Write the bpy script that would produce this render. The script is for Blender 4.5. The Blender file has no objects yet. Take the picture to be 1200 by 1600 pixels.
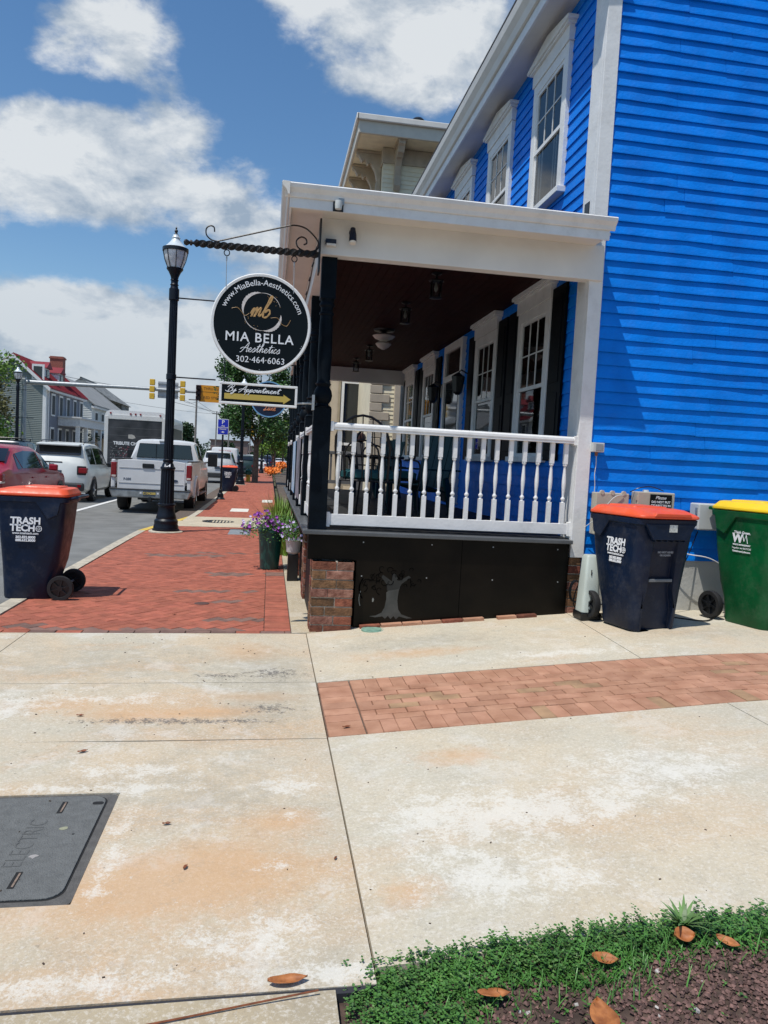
import bpy, bmesh, math, random
from math import sin, cos, pi, radians, sqrt, atan2
from mathutils import Vector, Matrix
random.seed(7)
SC = bpy.context.scene
COL = SC.collection
# ------------------------------------------------------------------ camera, light, sky, exposure
cd = bpy.data.cameras.new('camera'); cam = bpy.data.objects.new('camera', cd); COL.objects.link(cam)
cd.sensor_fit = 'VERTICAL'; cd.sensor_height = 24.0; cd.lens = 24.0*1180/1600; cd.clip_start = .05; cd.clip_end = 3000
R = ((.98736, -.04317, -.15245), (-.14886, .07108, -.98630), (.05342, .99654, .06376))
cam.matrix_world = Matrix(((R[0][0], R[0][1], R[0][2], 0), (R[1][0], R[1][1], R[1][2], 0), (R[2][0], R[2][1], R[2][2], 1.5), (0, 0, 0, 1)))
SC.camera = cam
SUN = Vector((.36, .26, -1)).normalized()          # the way the sunlight travels
sl = bpy.data.lights.new('sun', 'SUN'); sl.energy = 3.9; sl.angle = radians(.53); sl.color = (1, .965, .9)
so = bpy.data.objects.new('sun', sl); COL.objects.link(so); so.rotation_euler = SUN.to_track_quat('-Z', 'Y').to_euler()
SC.view_settings.view_transform = 'Standard'; SC.view_settings.look = 'None'; SC.view_settings.gamma = 1
SC.view_settings.use_curve_mapping = False; SC.view_settings.exposure = 0.0
W = bpy.data.worlds.new('World'); SC.world = W; W.use_nodes = True
def build_world():
    nt = W.node_tree; N = nt.nodes; L = nt.links; N.clear()
    out = N.new('ShaderNodeOutputWorld'); bg = N.new('ShaderNodeBackground'); L.new(bg.outputs[0], out.inputs[0])
    sky = N.new('ShaderNodeTexSky'); sky.sky_type = 'NISHITA'; sky.sun_disc = False
    sky.sun_elevation = math.asin(-SUN.z); sky.sun_rotation = atan2(-SUN.x, -SUN.y)
    sky.air_density = 1.15; sky.dust_density = .25; sky.ozone_density = 3.2
    bg.inputs[1].default_value = .105
    tc = N.new('ShaderNodeTexCoord')
    def m(op, a, b=None, c=None):
        n = N.new('ShaderNodeMath'); n.operation = op
        for i, x in enumerate((a, b, c)):
            if x is None: continue
            if isinstance(x, (int, float)): n.inputs[i].default_value = x
            else: L.new(x, n.inputs[i])
        return n.outputs[0]
    sep = N.new('ShaderNodeSeparateXYZ'); L.new(tc.outputs['Generated'], sep.inputs[0])
    x, y, z = sep.outputs
    yy = m('MAXIMUM', y, .12)
    u = m('DIVIDE', x, yy); v = m('DIVIDE', z, yy)
    uv = N.new('ShaderNodeCombineXYZ'); L.new(u, uv.inputs[0]); L.new(v, uv.inputs[1])
    def noise(scale, detail, rough, vec, dist=0, off=0):
        mp = N.new('ShaderNodeMapping'); mp.inputs['Location'].default_value = (off, off*.7, off*1.3); mp.inputs['Scale'].default_value = (1, 1, 1.7)
        L.new(vec, mp.inputs[0])
        n = N.new('ShaderNodeTexNoise'); n.inputs['Scale'].default_value = scale; n.inputs['Detail'].default_value = detail
        n.inputs['Roughness'].default_value = rough; n.inputs['Distortion'].default_value = dist; L.new(mp.outputs[0], n.inputs[0]); return n.outputs[0]
    g = tc.outputs['Generated']
    n1 = noise(7.0, 10, .58, g, .2, 3); n2 = noise(22, 8, .62, g, .1, 9)
    # cloud bodies as seen down the street (u, v = tangent coordinates round the street's direction)
    def bl(px, py, rx, ry, a): return ((px-422)/1180, (712-py)/1180, rx/1180, ry/1180, a)
    blobs = [bl(150, 80, 70, 35, .75), bl(215, 115, 60, 40, .65), bl(170, 150, 30, 25, .4), bl(60, 260, 95, 50, .8), bl(170, 270, 100, 62, .9), bl(270, 235, 55, 38, .8), bl(300, 320, 60, 40, .7), bl(80, 340, 120, 38, .7), bl(180, 345, 90, 30, .6),
             bl(420, 20, 90, 35, .6), bl(560, 50, 90, 50, .75), bl(690, 70, 100, 80, .85), bl(540, 130, 45, 22, .6), bl(620, 150, 60, 22, .45), bl(395, 370, 45, 60, .7), bl(330, 400, 40, 40, .5), bl(360, 480, 60, 40, .5), bl(60, 505, 130, 32, .8), bl(200, 515, 110, 32, .8), bl(300, 560, 130, 50, .8), bl(120, 590, 200, 60, .9), bl(330, 640, 200, 50, .6), bl(330, 330, 40, 40, .5), bl(422, 700, 3000, 55, .55), bl(410, 420, 50, 70, .4),
             bl(10, 90, 45, 110, -.9), bl(330, 130, 55, 70, -.8), bl(430, 230, 90, 45, -.8), bl(150, 200, 90, 16, -.55), bl(560, 190, 110, 22, -.5), bl(170, 430, 150, 20, -.55), bl(330, 60, 40, 40, -.5), bl(25, 180, 30, 40, -.5)]
    acc = None
    for (bu, bv, ru, rv, a) in blobs:
        s = N.new('ShaderNodeVectorMath'); s.operation = 'SUBTRACT'; L.new(uv.outputs[0], s.inputs[0]); s.inputs[1].default_value = (bu, bv, 0)
        t = N.new('ShaderNodeVectorMath'); t.operation = 'MULTIPLY'; L.new(s.outputs[0], t.inputs[0]); t.inputs[1].default_value = (1/ru, 1/rv, 0)
        q = N.new('ShaderNodeVectorMath'); q.operation = 'DOT_PRODUCT'; L.new(t.outputs[0], q.inputs[0]); L.new(t.outputs[0], q.inputs[1])
        e = m('MULTIPLY', m('EXPONENT', m('MULTIPLY', q.outputs['Value'], -.8)), a)
        acc = e if acc is None else m('ADD', acc, e)
    front = m('MULTIPLY', acc, m('GREATER_THAN', y, .12))
    dens = m('ADD', m('MULTIPLY', m('SUBTRACT', n1, .5), 2.5), m('MULTIPLY', m('SUBTRACT', n2, .5), 1.2))
    tot = m('ADD', m('ADD', dens, front), -.06)
    mr = N.new('ShaderNodeMapRange'); mr.interpolation_type = 'SMOOTHSTEP'; L.new(tot, mr.inputs[0]); mr.inputs[1].default_value = -.10; mr.inputs[2].default_value = .66
    zc = N.new('ShaderNodeMapRange'); L.new(z, zc.inputs[0]); zc.inputs[1].default_value = -.03; zc.inputs[2].default_value = 0.0
    mask = m('MULTIPLY', m('MULTIPLY', mr.outputs[0], .93), zc.outputs[0])
    n3 = noise(9, 8, .6, g, .2, 21)
    mr2 = N.new('ShaderNodeMapRange'); L.new(m('ADD', n3, m('MULTIPLY', tot, .10)), mr2.inputs[0]); mr2.inputs[1].default_value = .44; mr2.inputs[2].default_value = .62
    lowf = N.new('ShaderNodeMapRange'); L.new(z, lowf.inputs[0]); lowf.inputs[1].default_value = .02; lowf.inputs[2].default_value = .30
    shade = m('MULTIPLY', mr2.outputs[0], m('ADD', m('MULTIPLY', lowf.outputs[0], .5), .5))
    cc = N.new('ShaderNodeMix'); cc.data_type = 'RGBA'; L.new(shade, cc.inputs[0])
    cc.inputs[6].default_value = (3.2, 4.0, 5.0, 1); cc.inputs[7].default_value = (7.3, 7.6, 7.8, 1)
    mx = N.new('ShaderNodeMix'); mx.data_type = 'RGBA'; L.new(mask, mx.inputs[0]); hs = N.new('ShaderNodeHueSaturation'); hs.inputs['Saturation'].default_value = 1.18; hs.inputs['Value'].default_value = 1.14; L.new(sky.outputs[0], hs.inputs['Color']); hz = N.new('ShaderNodeMapRange'); hz.interpolation_type = 'SMOOTHSTEP'; L.new(z, hz.inputs[0]); hz.inputs[1].default_value = .17; hz.inputs[2].default_value = 0.0; hz.inputs[4].default_value = .85
    hm = N.new('ShaderNodeMix'); hm.data_type = 'RGBA'; L.new(hz.outputs[0], hm.inputs[0]); L.new(hs.outputs[0], hm.inputs[6]); hm.inputs[7].default_value = (3.3, 4.7, 6.0, 1); L.new(hm.outputs[2], mx.inputs[6]); L.new(cc.outputs[2], mx.inputs[7])
    L.new(mx.outputs[2], bg.inputs[0])
build_world()

# ------------------------------------------------------------------ helpers
def M(name, col, rough=.6, var=.12, scale=6, bump=0., bscale=60, metal=0., coat=0., c2=None, spec=.5, island=0., world=False, detail=4, dust=0.):
    m = bpy.data.materials.new(name); m.use_nodes = True; nt = m.node_tree; N = nt.nodes; L = nt.links
    p = N['Principled BSDF']; p.inputs['Roughness'].default_value = rough; p.inputs['Metallic'].default_value = metal
    p.inputs['Coat Weight'].default_value = coat; p.inputs['Coat Roughness'].default_value = .05; p.inputs['Specular IOR Level'].default_value = spec
    if world: g = N.new('ShaderNodeNewGeometry'); vec = g.outputs['Position']
    else: t = N.new('ShaderNodeTexCoord'); vec = t.outputs['Object']
    n = N.new('ShaderNodeTexNoise'); n.inputs['Scale'].default_value = scale; n.inputs['Detail'].default_value = detail; L.new(vec, n.inputs[0])
    r = N.new('ShaderNodeValToRGB'); L.new(n.outputs[0], r.inputs[0])
    a = [max(0, c*(1-var)) for c in col]; b = list(c2) if c2 else [min(1, c*(1+var)) for c in col]
    r.color_ramp.elements[0].position = .32; r.color_ramp.elements[1].position = .68
    r.color_ramp.elements[0].color = (*a, 1); r.color_ramp.elements[1].color = (*b, 1)
    cout = r.outputs[0]
    if island:
        gi = N.new('ShaderNodeNewGeometry'); oi = N.new('ShaderNodeObjectInfo')
        ad = N.new('ShaderNodeMath'); ad.operation = 'ADD'; L.new(gi.outputs['Random Per Island'], ad.inputs[0]); L.new(oi.outputs['Random'], ad.inputs[1])
        fr = N.new('ShaderNodeMath'); fr.operation = 'FRACT'; L.new(ad.outputs[0], fr.inputs[0])
        h = N.new('ShaderNodeHueSaturation'); mr = N.new('ShaderNodeMapRange'); L.new(fr.outputs[0], mr.inputs[0])
        mr.inputs[3].default_value = 1-island; mr.inputs[4].default_value = 1+island
        L.new(mr.outputs[0], h.inputs['Value']); L.new(cout, h.inputs['Color']); cout = h.outputs[0]
        mh = N.new('ShaderNodeMath'); mh.operation = 'MULTIPLY_ADD'; L.new(oi.outputs['Random'], mh.inputs[0]); mh.inputs[1].default_value = .03*island; mh.inputs[2].default_value = .5-.015*island; L.new(mh.outputs[0], h.inputs['Hue'])
    if dust:
        nd = N.new('ShaderNodeTexNoise'); nd.inputs['Scale'].default_value = 7; nd.inputs['Detail'].default_value = 10; nd.inputs['Roughness'].default_value = .75; L.new(vec, nd.inputs[0])
        rd = N.new('ShaderNodeMapRange'); L.new(nd.outputs[0], rd.inputs[0]); rd.inputs[1].default_value = .50; rd.inputs[2].default_value = .72; rd.inputs[4].default_value = dust
        md = N.new('ShaderNodeMix'); md.data_type = 'RGBA'; L.new(rd.outputs[0], md.inputs[0]); L.new(cout, md.inputs[6]); md.inputs[7].default_value = (.30, .27, .23, 1); cout = md.outputs[2]
        rr_ = N.new('ShaderNodeMapRange'); L.new(nd.outputs[0], rr_.inputs[0]); rr_.inputs[1].default_value = .35; rr_.inputs[2].default_value = .7; rr_.inputs[3].default_value = max(.05, rough-.08); rr_.inputs[4].default_value = min(1, rough+.25); L.new(rr_.outputs[0], p.inputs['Roughness'])
    L.new(cout, p.inputs['Base Color'])
    if bump:
        nb = N.new('ShaderNodeTexNoise'); nb.inputs['Scale'].default_value = bscale; nb.inputs['Detail'].default_value = 5; L.new(vec, nb.inputs[0])
        bp = N.new('ShaderNodeBump'); bp.inputs['Strength'].default_value = bump; bp.inputs['Distance'].default_value = .01; L.new(nb.outputs[0], bp.inputs['Height']); L.new(bp.outputs[0], p.inputs['Normal'])
    return m
class B:
    def __init__(s): s.v = []; s.f = []
    def add(s, vs, fs):
        o = len(s.v); s.v += [tuple(p) for p in vs]; s.f += [tuple(i+o for i in f) for f in fs]; return s
    def box(s, x0, x1, y0, y1, z0, z1):
        return s.add([(x0,y0,z0),(x1,y0,z0),(x1,y1,z0),(x0,y1,z0),(x0,y0,z1),(x1,y0,z1),(x1,y1,z1),(x0,y1,z1)],
                     [(0,3,2,1),(4,5,6,7),(0,1,5,4),(1,2,6,5),(2,3,7,6),(3,0,4,7)])
    def xf(s, mat, start=0):
        for i in range(start, len(s.v)): s.v[i] = tuple(mat @ Vector(s.v[i]))
        return s
    def cbox(s, c, d, rz=0., rx=0., ry=0.):
        st = len(s.v); s.box(-d[0]/2, d[0]/2, -d[1]/2, d[1]/2, -d[2]/2, d[2]/2)
        return s.xf(Matrix.Translation(c) @ Matrix.Rotation(rz, 4, 'Z') @ Matrix.Rotation(ry, 4, 'Y') @ Matrix.Rotation(rx, 4, 'X'), st)
    def tube(s, pts, r, n=8, cap=True):
        pts = [Vector(p) for p in pts]; rs = r if isinstance(r, (list, tuple)) else [r]*len(pts); base = len(s.v); up = None
        for i, p in enumerate(pts):
            t = (pts[min(i+1, len(pts)-1)]-pts[max(i-1, 0)]).normalized()
            if up is None: up = Vector((0, 0, 1)) if abs(t.z) < .9 else Vector((1, 0, 0))
            a = t.cross(up).normalized(); b = a.cross(t).normalized(); up = b
            for k in range(n):
                q = 2*pi*k/n; s.v.append(tuple(p+(a*cos(q)+b*sin(q))*rs[i]))
        for i in range(len(pts)-1):
            for k in range(n):
                k2 = (k+1) % n; s.f.append((base+i*n+k, base+(i+1)*n+k, base+(i+1)*n+k2, base+i*n+k2))
        if cap: s.f.append(tuple(base+k for k in range(n))); s.f.append(tuple(base+(len(pts)-1)*n+k for k in reversed(range(n))))
        return s
    def lathe(s, prof, c=(0,0,0), n=20, axis='z', star=0., sn=0):
        base = len(s.v)
        for (r, z) in prof:
            for k in range(n):
                q = 2*pi*k/n; rr = r*(1+(star*(1 if k % 2 else -1) if sn else 0))
                a, b = rr*cos(q), rr*sin(q)
                p = (a, b, z) if axis == 'z' else ((z, a, b) if axis == 'x' else (b, z, a))
                s.v.append((p[0]+c[0], p[1]+c[1], p[2]+c[2]))
        for i in range(len(prof)-1):
            for k in range(n):
                k2 = (k+1) % n; s.f.append((base+i*n+k, base+i*n+k2, base+(i+1)*n+k2, base+(i+1)*n+k))
        s.f.append(tuple(base+k for k in reversed(range(n)))); s.f.append(tuple(base+(len(prof)-1)*n+k for k in range(n)))
        return s
    def prism(s, poly, a, b, axis='y'):
        n = len(poly); base = len(s.v)
        for t in (a, b):
            for (p, q) in poly: s.v.append((p, t, q) if axis == 'y' else ((t, p, q) if axis == 'x' else (p, q, t)))
        s.f.append(tuple(base+i for i in range(n))); s.f.append(tuple(base+n+i for i in reversed(range(n))))
        for i in range(n): j = (i+1) % n; s.f.append((base+i, base+n+i, base+n+j, base+j))
        return s
    def loft(s, rings, cap=True):
        n = len(rings[0]); base = len(s.v)
        for r in rings: s.v += [tuple(p) for p in r]
        for i in range(len(rings)-1):
            for k in range(n): k2 = (k+1) % n; s.f.append((base+i*n+k, base+i*n+k2, base+(i+1)*n+k2, base+(i+1)*n+k))
        if cap: s.f.append(tuple(base+k for k in reversed(range(n)))); s.f.append(tuple(base+(len(rings)-1)*n+k for k in range(n)))
        return s
def mesh(name, b, mat=None, smooth=False):
    me = bpy.data.meshes.new(name); me.from_pydata(b.v, [], b.f)
    bm = bmesh.new(); bm.from_mesh(me); bmesh.ops.recalc_face_normals(bm, faces=bm.faces); bm.to_mesh(me); bm.free()
    if mat: me.materials.append(mat)
    if smooth:
        for p in me.polygons: p.use_smooth = True
        if smooth != 'all': me.set_sharp_from_angle(angle=radians(38))
    return me
def obj(name, b, mat=None, parent=None, smooth=False, bevel=0., local=False, kind=None, label=None):
    me = b if isinstance(b, bpy.types.Mesh) else mesh(name, b, mat, smooth)
    o = bpy.data.objects.new(name, me); COL.objects.link(o)
    if parent:
        o.parent = parent
        if not local: o.matrix_parent_inverse = WM[parent.name].inverted()
    WM[o.name] = Matrix.Identity(4) if not (parent and local) else WM[parent.name].copy()
    if bevel:
        md = o.modifiers.new('bevel', 'BEVEL'); md.width = bevel; md.segments = 2; md.limit_method = 'ANGLE'
    if kind: o['kind'] = kind
    if label: o['label'] = label
    return o
WM = {}
def thing(name, label, cat, loc=(0, 0, 0), rz=0., group=None):
    o = bpy.data.objects.new(name, None); o.empty_display_size = .2; COL.objects.link(o); o.location = loc; o.rotation_euler = (0, 0, rz)
    WM[o.name] = Matrix.Translation(loc) @ Matrix.Rotation(rz, 4, 'Z')
    return tag(o, label, cat, group)
def tag(o, label, cat, group=None):
    o['label'] = label; o['category'] = cat
    if group: o['group'] = group
    return o
def dup(root, loc, rz=None, label=None):
    def cp(o, par):
        c = o.copy(); COL.objects.link(c)
        if par: c.parent = par
        for ch in o.children: cp(ch, c)
        return c
    r = cp(root, None); r.location = loc
    if rz is not None: r.rotation_euler = (0, 0, rz)
    if label: r['label'] = label
    return r
def put(name, me, parent, loc=None, rot=None, scl=None, local=False):
    o = bpy.data.objects.new(name, me); COL.objects.link(o); o.parent = parent
    if not local: o.matrix_parent_inverse = WM[parent.name].inverted()
    if loc is not None: o.location = loc
    if rot is not None: o.rotation_euler = rot
    if scl is not None: o.scale = scl
    WM[o.name] = Matrix.Identity(4)
    return o
def text_mesh(body, size, bold=0., extrude=.0012, align='CENTER', shear=0., space=1.):
    cu = bpy.data.curves.new('lettering', 'FONT'); cu.body = body; cu.size = size; cu.offset = bold; cu.extrude = extrude
    cu.align_x = align; cu.align_y = 'CENTER'; cu.shear = shear; cu.space_character = space; cu.resolution_u = 3
    o = bpy.data.objects.new('tmp', cu); COL.objects.link(o); me = bpy.data.meshes.new_from_object(o)
    COL.objects.unlink(o); bpy.data.objects.remove(o); return me
def text(body, size, loc, mat, parent, rot=(pi/2, 0, 0), bold=0., align='CENTER', local=False, shear=0., space=1., sx=1., extrude=.0012):
    me = text_mesh(body, size, bold, extrude, align, shear, space); me.materials.clear(); me.materials.append(mat)
    return put('lettering', me, parent, loc, rot, (sx, 1, 1), local)
def gz(x, y=0.):
    if x < .38: return max(-.05, .015*(x-.38))
    if x < 2.6: return .087*(x-.38)
    u = min(1, (x-2.6)/1.6); return .1931+.087*1.6*(u-u*u/2)
def cr(pts, k=6):
    P = [Vector(p) for p in pts]; P = [P[0]]+P+[P[-1]]; o = []
    for i in range(1, len(P)-2):
        a, b, c, d = P[i-1:i+3]
        for j in range(k):
            t = j/k; o.append(.5*((2*b)+(c-a)*t+(2*a-5*b+4*c-d)*t*t+(3*b-a-3*c+d)*t**3))
    return o+[P[-2]]
def clip_poly(poly, a, b, c):      # keep a*x+b*y+c >= 0
    o = []
    for i in range(len(poly)):
        p, q = poly[i], poly[(i+1) % len(poly)]; dp = a*p[0]+b*p[1]+c; dq = a*q[0]+b*q[1]+c
        if dp >= 0: o.append(p)
        if dp*dq < 0: t = dp/(dp-dq); o.append((p[0]+(q[0]-p[0])*t, p[1]+(q[1]-p[1])*t))
    return o
def rrect(w, yf, yb, r, k=4):      # rounded rectangle ring, 4*(k+1) points
    o = []
    for (cx, cy, a0) in ((w/2-r, yb-r, 0), (-w/2+r, yb-r, 90), (-w/2+r, yf+r, 180), (w/2-r, yf+r, 270)):
        for j in range(k+1): a = radians(a0+90*j/k); o.append((cx+r*cos(a), cy+r*sin(a)))
    return o

# ------------------------------------------------------------------ materials
white = M('white_paint', (.78, .77, .75), .45, .05, 5, .2, 40, dust=.22)
offwhite = M('white_trim_metal', (.72, .68, .62), .45, .06, 3, .1, 30)
blue = M('blue_siding_paint', (.0, .19, .74), .5, .12, 3, .4, 35, c2=(.0, .225, .84), spec=.2, dust=.035)
blackp = M('black_post_paint', (.004, .007, .011), .5, .3, 8, .2, 50, spec=.08)
blackm = M('black_metal', (.006, .007, .009), .35, .3, 10)
lampmat = M('lamp_post_paint', (.004, .007, .014), .42, .3, 6, .15, 50, spec=.3)
darkred = M('dark_red_ceiling', (.024, .004, .003), .7, .3, 6, spec=.15)
floorm = M('porch_floor_paint', (.03, .031, .033), .6, .2, 5, spec=.2)
skirtm = M('black_skirt_panel', (.005, .0045, .0035), .3, .5, 2.2, .04, 8, c2=(.010, .0075, .005), spec=.14)
mortar = M('mortar', (.36, .32, .26), .9, .25, 30, .6, 80, world=True)
brickA = M('old_brick', (.19, .05, .028), .85, .45, 14, .8, 60, c2=(.28, .09, .05), island=.3, world=True)
paver = M('red_paver', (.365, .108, .064), .88, .18, 9, .5, 90, island=.14, world=True)
paver_d = M('dark_paver', (.20, .115, .09), .88, .2, 9, .5, 90, island=.15, world=True)
bandp = M('band_paver', (.42, .20, .115), .9, .15, 7, .6, 80, c2=(.50, .265, .165), island=.10, world=True)
bandp_g = M('mossy_band_paver', (.36, .22, .12), .88, .25, 7, .6, 80, world=True)
jointm = M('joint_sand', (.12, .09, .07), .95, .3, 40, .6, 120, world=True)
kerbm = M('kerb_concrete', (.47, .42, .33), .85, .2, 12, .5, 60, world=True)
navy = M('navy_bin_plastic', (.003, .011, .033), .36, .3, 3, .2, 25, spec=.28, dust=.10)
orange = M('orange_lid_plastic', (.78, .095, .028), .42, .08, 4, .08, 30, dust=.22)
green = M('green_bin_plastic', (.002, .085, .024), .36, .3, 3, .2, 25, spec=.3, dust=.10)
yellow = M('yellow_lid_plastic', (.85, .56, .01), .42, .06, 4, dust=.2)
rubber = M('tyre_rubber', (.012, .012, .013), .7, .2, 20)
decal = M('white_print', (.78, .79, .8), .5, .03)
signblack = M('sign_black', (.003, .005, .006), .35, .2, 3, spec=.18)
gold = M('gold_print', (.46, .27, .10), .45, .2, 30)
mustard = M('mustard_print', (.50, .36, .07), .5, .04)
iron = M('wrought_iron', (.010, .009, .009), .45, .3, 30, .3, 60)
steel = M('galvanised_steel', (.34, .36, .37), .45, .12, 8, metal=.4)
greybox = M('grey_utility_plastic', (.55, .57, .55), .5, .06, 4)
tanbox = M('tan_utility_plastic', (.46, .42, .33), .55, .08, 4)
beige = M('beige_paint', (.62, .52, .38), .6, .08, 3)
tanst = M('tan_quoin_paint', (.54, .45, .33), .65, .1, 4)
glassd = M('dark_glass', (.010, .013, .015), .04, .2, 2, spec=.8)
teal = M('teal_fabric', (.01, .09, .10), .7, .2, 8)
tealpot = M('teal_pot_glaze', (.01, .085, .07), .3, .15, 4)
bark = M('bark', (.13, .10, .075), .9, .35, 9, .8, 40)
leafm = M('maple_leaf', (.045, .11, .022), .5, .25, 1.2, island=.45, world=True)
leafl = M('light_leaf', (.13, .24, .03), .5, .25, 1.2, island=.4, world=True)
leafd = M('dark_leaf', (.025, .06, .018), .55, .3, .8, island=.45, world=True)
leafo = M('olive_leaf', (.12, .12, .035), .6, .25, 1, island=.4, world=True)
yelp = M('yellow_paint', (.70, .42, .03), .6, .15, 8)
signy = M('amber_sign', (.75, .30, .01), .5, .05)
redl = M('red_lens', (.22, .005, .01), .2, .1, 6)
signblue = M('blue_sign', (.005, .02, .42), .45, .05)
def glass_mat():
    m = bpy.data.materials.new('window_glass'); m.use_nodes = True; nt = m.node_tree; N = nt.nodes; L = nt.links; N.clear()
    o = N.new('ShaderNodeOutputMaterial'); t = N.new('ShaderNodeBsdfTransparent'); t.inputs[0].default_value = (.82, .86, .86, 1)
    g = N.new('ShaderNodeBsdfGlossy'); g.inputs['Roughness'].default_value = .02; f = N.new('ShaderNodeFresnel'); f.inputs[0].default_value = 1.6
    x = N.new('ShaderNodeMixShader'); L.new(f.outputs[0], x.inputs[0]); L.new(t.outputs[0], x.inputs[1]); L.new(g.outputs[0], x.inputs[2]); L.new(x.outputs[0], o.inputs[0]); return m
glass = glass_mat()
def concrete_mat(name, base, tan, orangec, w_amt=.5, dark_amt=.6, spots=()):
    m = bpy.data.materials.new(name); m.use_nodes = True; nt = m.node_tree; N = nt.nodes; L = nt.links
    p = N['Principled BSDF']; p.inputs['Roughness'].default_value = .9; p.inputs['Specular IOR Level'].default_value = .25
    pos = N.new('ShaderNodeNewGeometry').outputs['Position']
    def nz(scale, det, ro, dist=0, sc=(1, 1, 1), loc=(0, 0, 0)):
        mp = N.new('ShaderNodeMapping'); mp.inputs['Scale'].default_value = sc; mp.inputs['Location'].default_value = loc; L.new(pos, mp.inputs[0])
        n = N.new('ShaderNodeTexNoise'); n.inputs['Scale'].default_value = scale; n.inputs['Detail'].default_value = det; n.inputs['Roughness'].default_value = ro; n.inputs['Distortion'].default_value = dist
        L.new(mp.outputs[0], n.inputs[0]); return n.outputs[0]
    def rmp(s, a, b):
        r = N.new('ShaderNodeMapRange'); L.new(s, r.inputs[0]); r.inputs[1].default_value = a; r.inputs[2].default_value = b; return r.outputs[0]
    def mul(a, b):
        n = N.new('ShaderNodeMath'); n.operation = 'MULTIPLY'
        for i, q in enumerate((a, b)):
            if isinstance(q, (int, float)): n.inputs[i].default_value = q
            else: L.new(q, n.inputs[i])
        return n.outputs[0]
    def addn(a, b, k):
        n = N.new('ShaderNodeMath'); n.operation = 'MULTIPLY_ADD'; L.new(b, n.inputs[0]); n.inputs[1].default_value = k; L.new(a, n.inputs[2]); return n.outputs[0]
    def mix(f, a, b):
        n = N.new('ShaderNodeMix'); n.data_type = 'RGBA'
        L.new(f, n.inputs[0])
        for i, q in ((6, a), (7, b)):
            if isinstance(q, tuple): n.inputs[i].default_value = (*q, 1)
            else: L.new(q, n.inputs[i])
        return n.outputs[2]
    def spot(kind):
        acc = None
        for (k_, x, y_, rx, ry) in list(spots)+[(kind, 900, 900, .1, .1)]:
            if k_ != kind: continue
            a = N.new('ShaderNodeVectorMath'); a.operation = 'SUBTRACT'; L.new(pos, a.inputs[0]); a.inputs[1].default_value = (x, y_, 0)
            b_ = N.new('ShaderNodeVectorMath'); b_.operation = 'MULTIPLY'; L.new(a.outputs[0], b_.inputs[0]); b_.inputs[1].default_value = (1/rx, 1/ry, 0)
            q = N.new('ShaderNodeVectorMath'); q.operation = 'DOT_PRODUCT'; L.new(b_.outputs[0], q.inputs[0]); L.new(b_.outputs[0], q.inputs[1])
            e = N.new('ShaderNodeMath'); e.operation = 'EXPONENT'; L.new(mul(q.outputs['Value'], -.7), e.inputs[0])
            if acc is None: acc = e.outputs[0]
            else:
                n = N.new('ShaderNodeMath'); n.operation = 'ADD'; L.new(acc, n.inputs[0]); L.new(e.outputs[0], n.inputs[1]); acc = n.outputs[0]
        return acc
    c = mix(rmp(nz(1.1, 5, .6, .4), .40, .62), base, tan)
    c = mix(mul(rmp(nz(1.7, 7, .66, .5, (1, 1, 1), (2, 8, 0)), .48, .68), .42), c, tuple(q*.66 for q in base))     # broad grey-brown wear
    c = mix(mul(rmp(nz(.9, 5, .62, .6, (1, 1.5, 1), (4, 2, 0)), .50, .72), .75), c, orangec)
    c = mix(mul(rmp(addn(nz(2.3, 9, .74, .3, (1, 1.15, 1), (7, 1, 0)), nz(55, 5, .75), .22), .655, .70), w_amt), c, (.74, .72, .67))     # worn lime-white patches
    c = mix(mul(rmp(nz(70, 5, .75), .50, .62), .5), c, (.72, .67, .58))
    c = mix(mul(rmp(nz(48, 5, .75, 0, (1, 1, 1), (5, 5, 0)), .54, .64), .30), c, (.30, .25, .19))
    c = mix(mul(rmp(nz(95, 3, .6), .60, .72), .35), c, (.22, .18, .14))                                       # grit
    sp = mul(rmp(nz(30, 5, .75, 0, (1, 1, 1), (3, 9, 0)), .60, .68), rmp(nz(1.5, 4, .6, .5, (1, 1.4, 1), (1.2, -.4, 0)), .50, .66))
    c = mix(mul(sp, dark_amt), c, (.10, .09, .08))                                                            # dark lichen specks
    if spots:
        fine = nz(75, 5, .75, 0, (1, 1, 1), (9, 2, 0)); mid = nz(13, 9, .74, .2)
        c = mix(mul(rmp(addn(mid, spot('o'), .55), .70, 1.15), .62), c, (.60, .345, .165))
        c = mix(mul(rmp(addn(addn(mid, fine, .5), spot('g'), .22), .80, 1.02), .38), c, (.31, .28, .22))
        c = mix(mul(rmp(addn(addn(nz(9, 10, .76, .3, (1, 1, 1), (3, 3, 0)), fine, .7), spot('w'), .22), .985, 1.12), .62), c, (.74, .71, .63))
        c = mix(mul(rmp(addn(addn(nz(20, 8, .76, .2, (1, 1, 1), (6, 1, 0)), fine, .8), spot('l'), .25), 1.10, 1.19), .80), c, (.12, .11, .10))
    L.new(c, p.inputs['Base Color'])
    bp = N.new('ShaderNodeBump'); bp.inputs['Strength'].default_value = .5; bp.inputs['Distance'].default_value = .004
    L.new(nz(120, 6, .7), bp.inputs['Height']); L.new(bp.outputs[0], p.inputs['Normal']); return m
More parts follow.
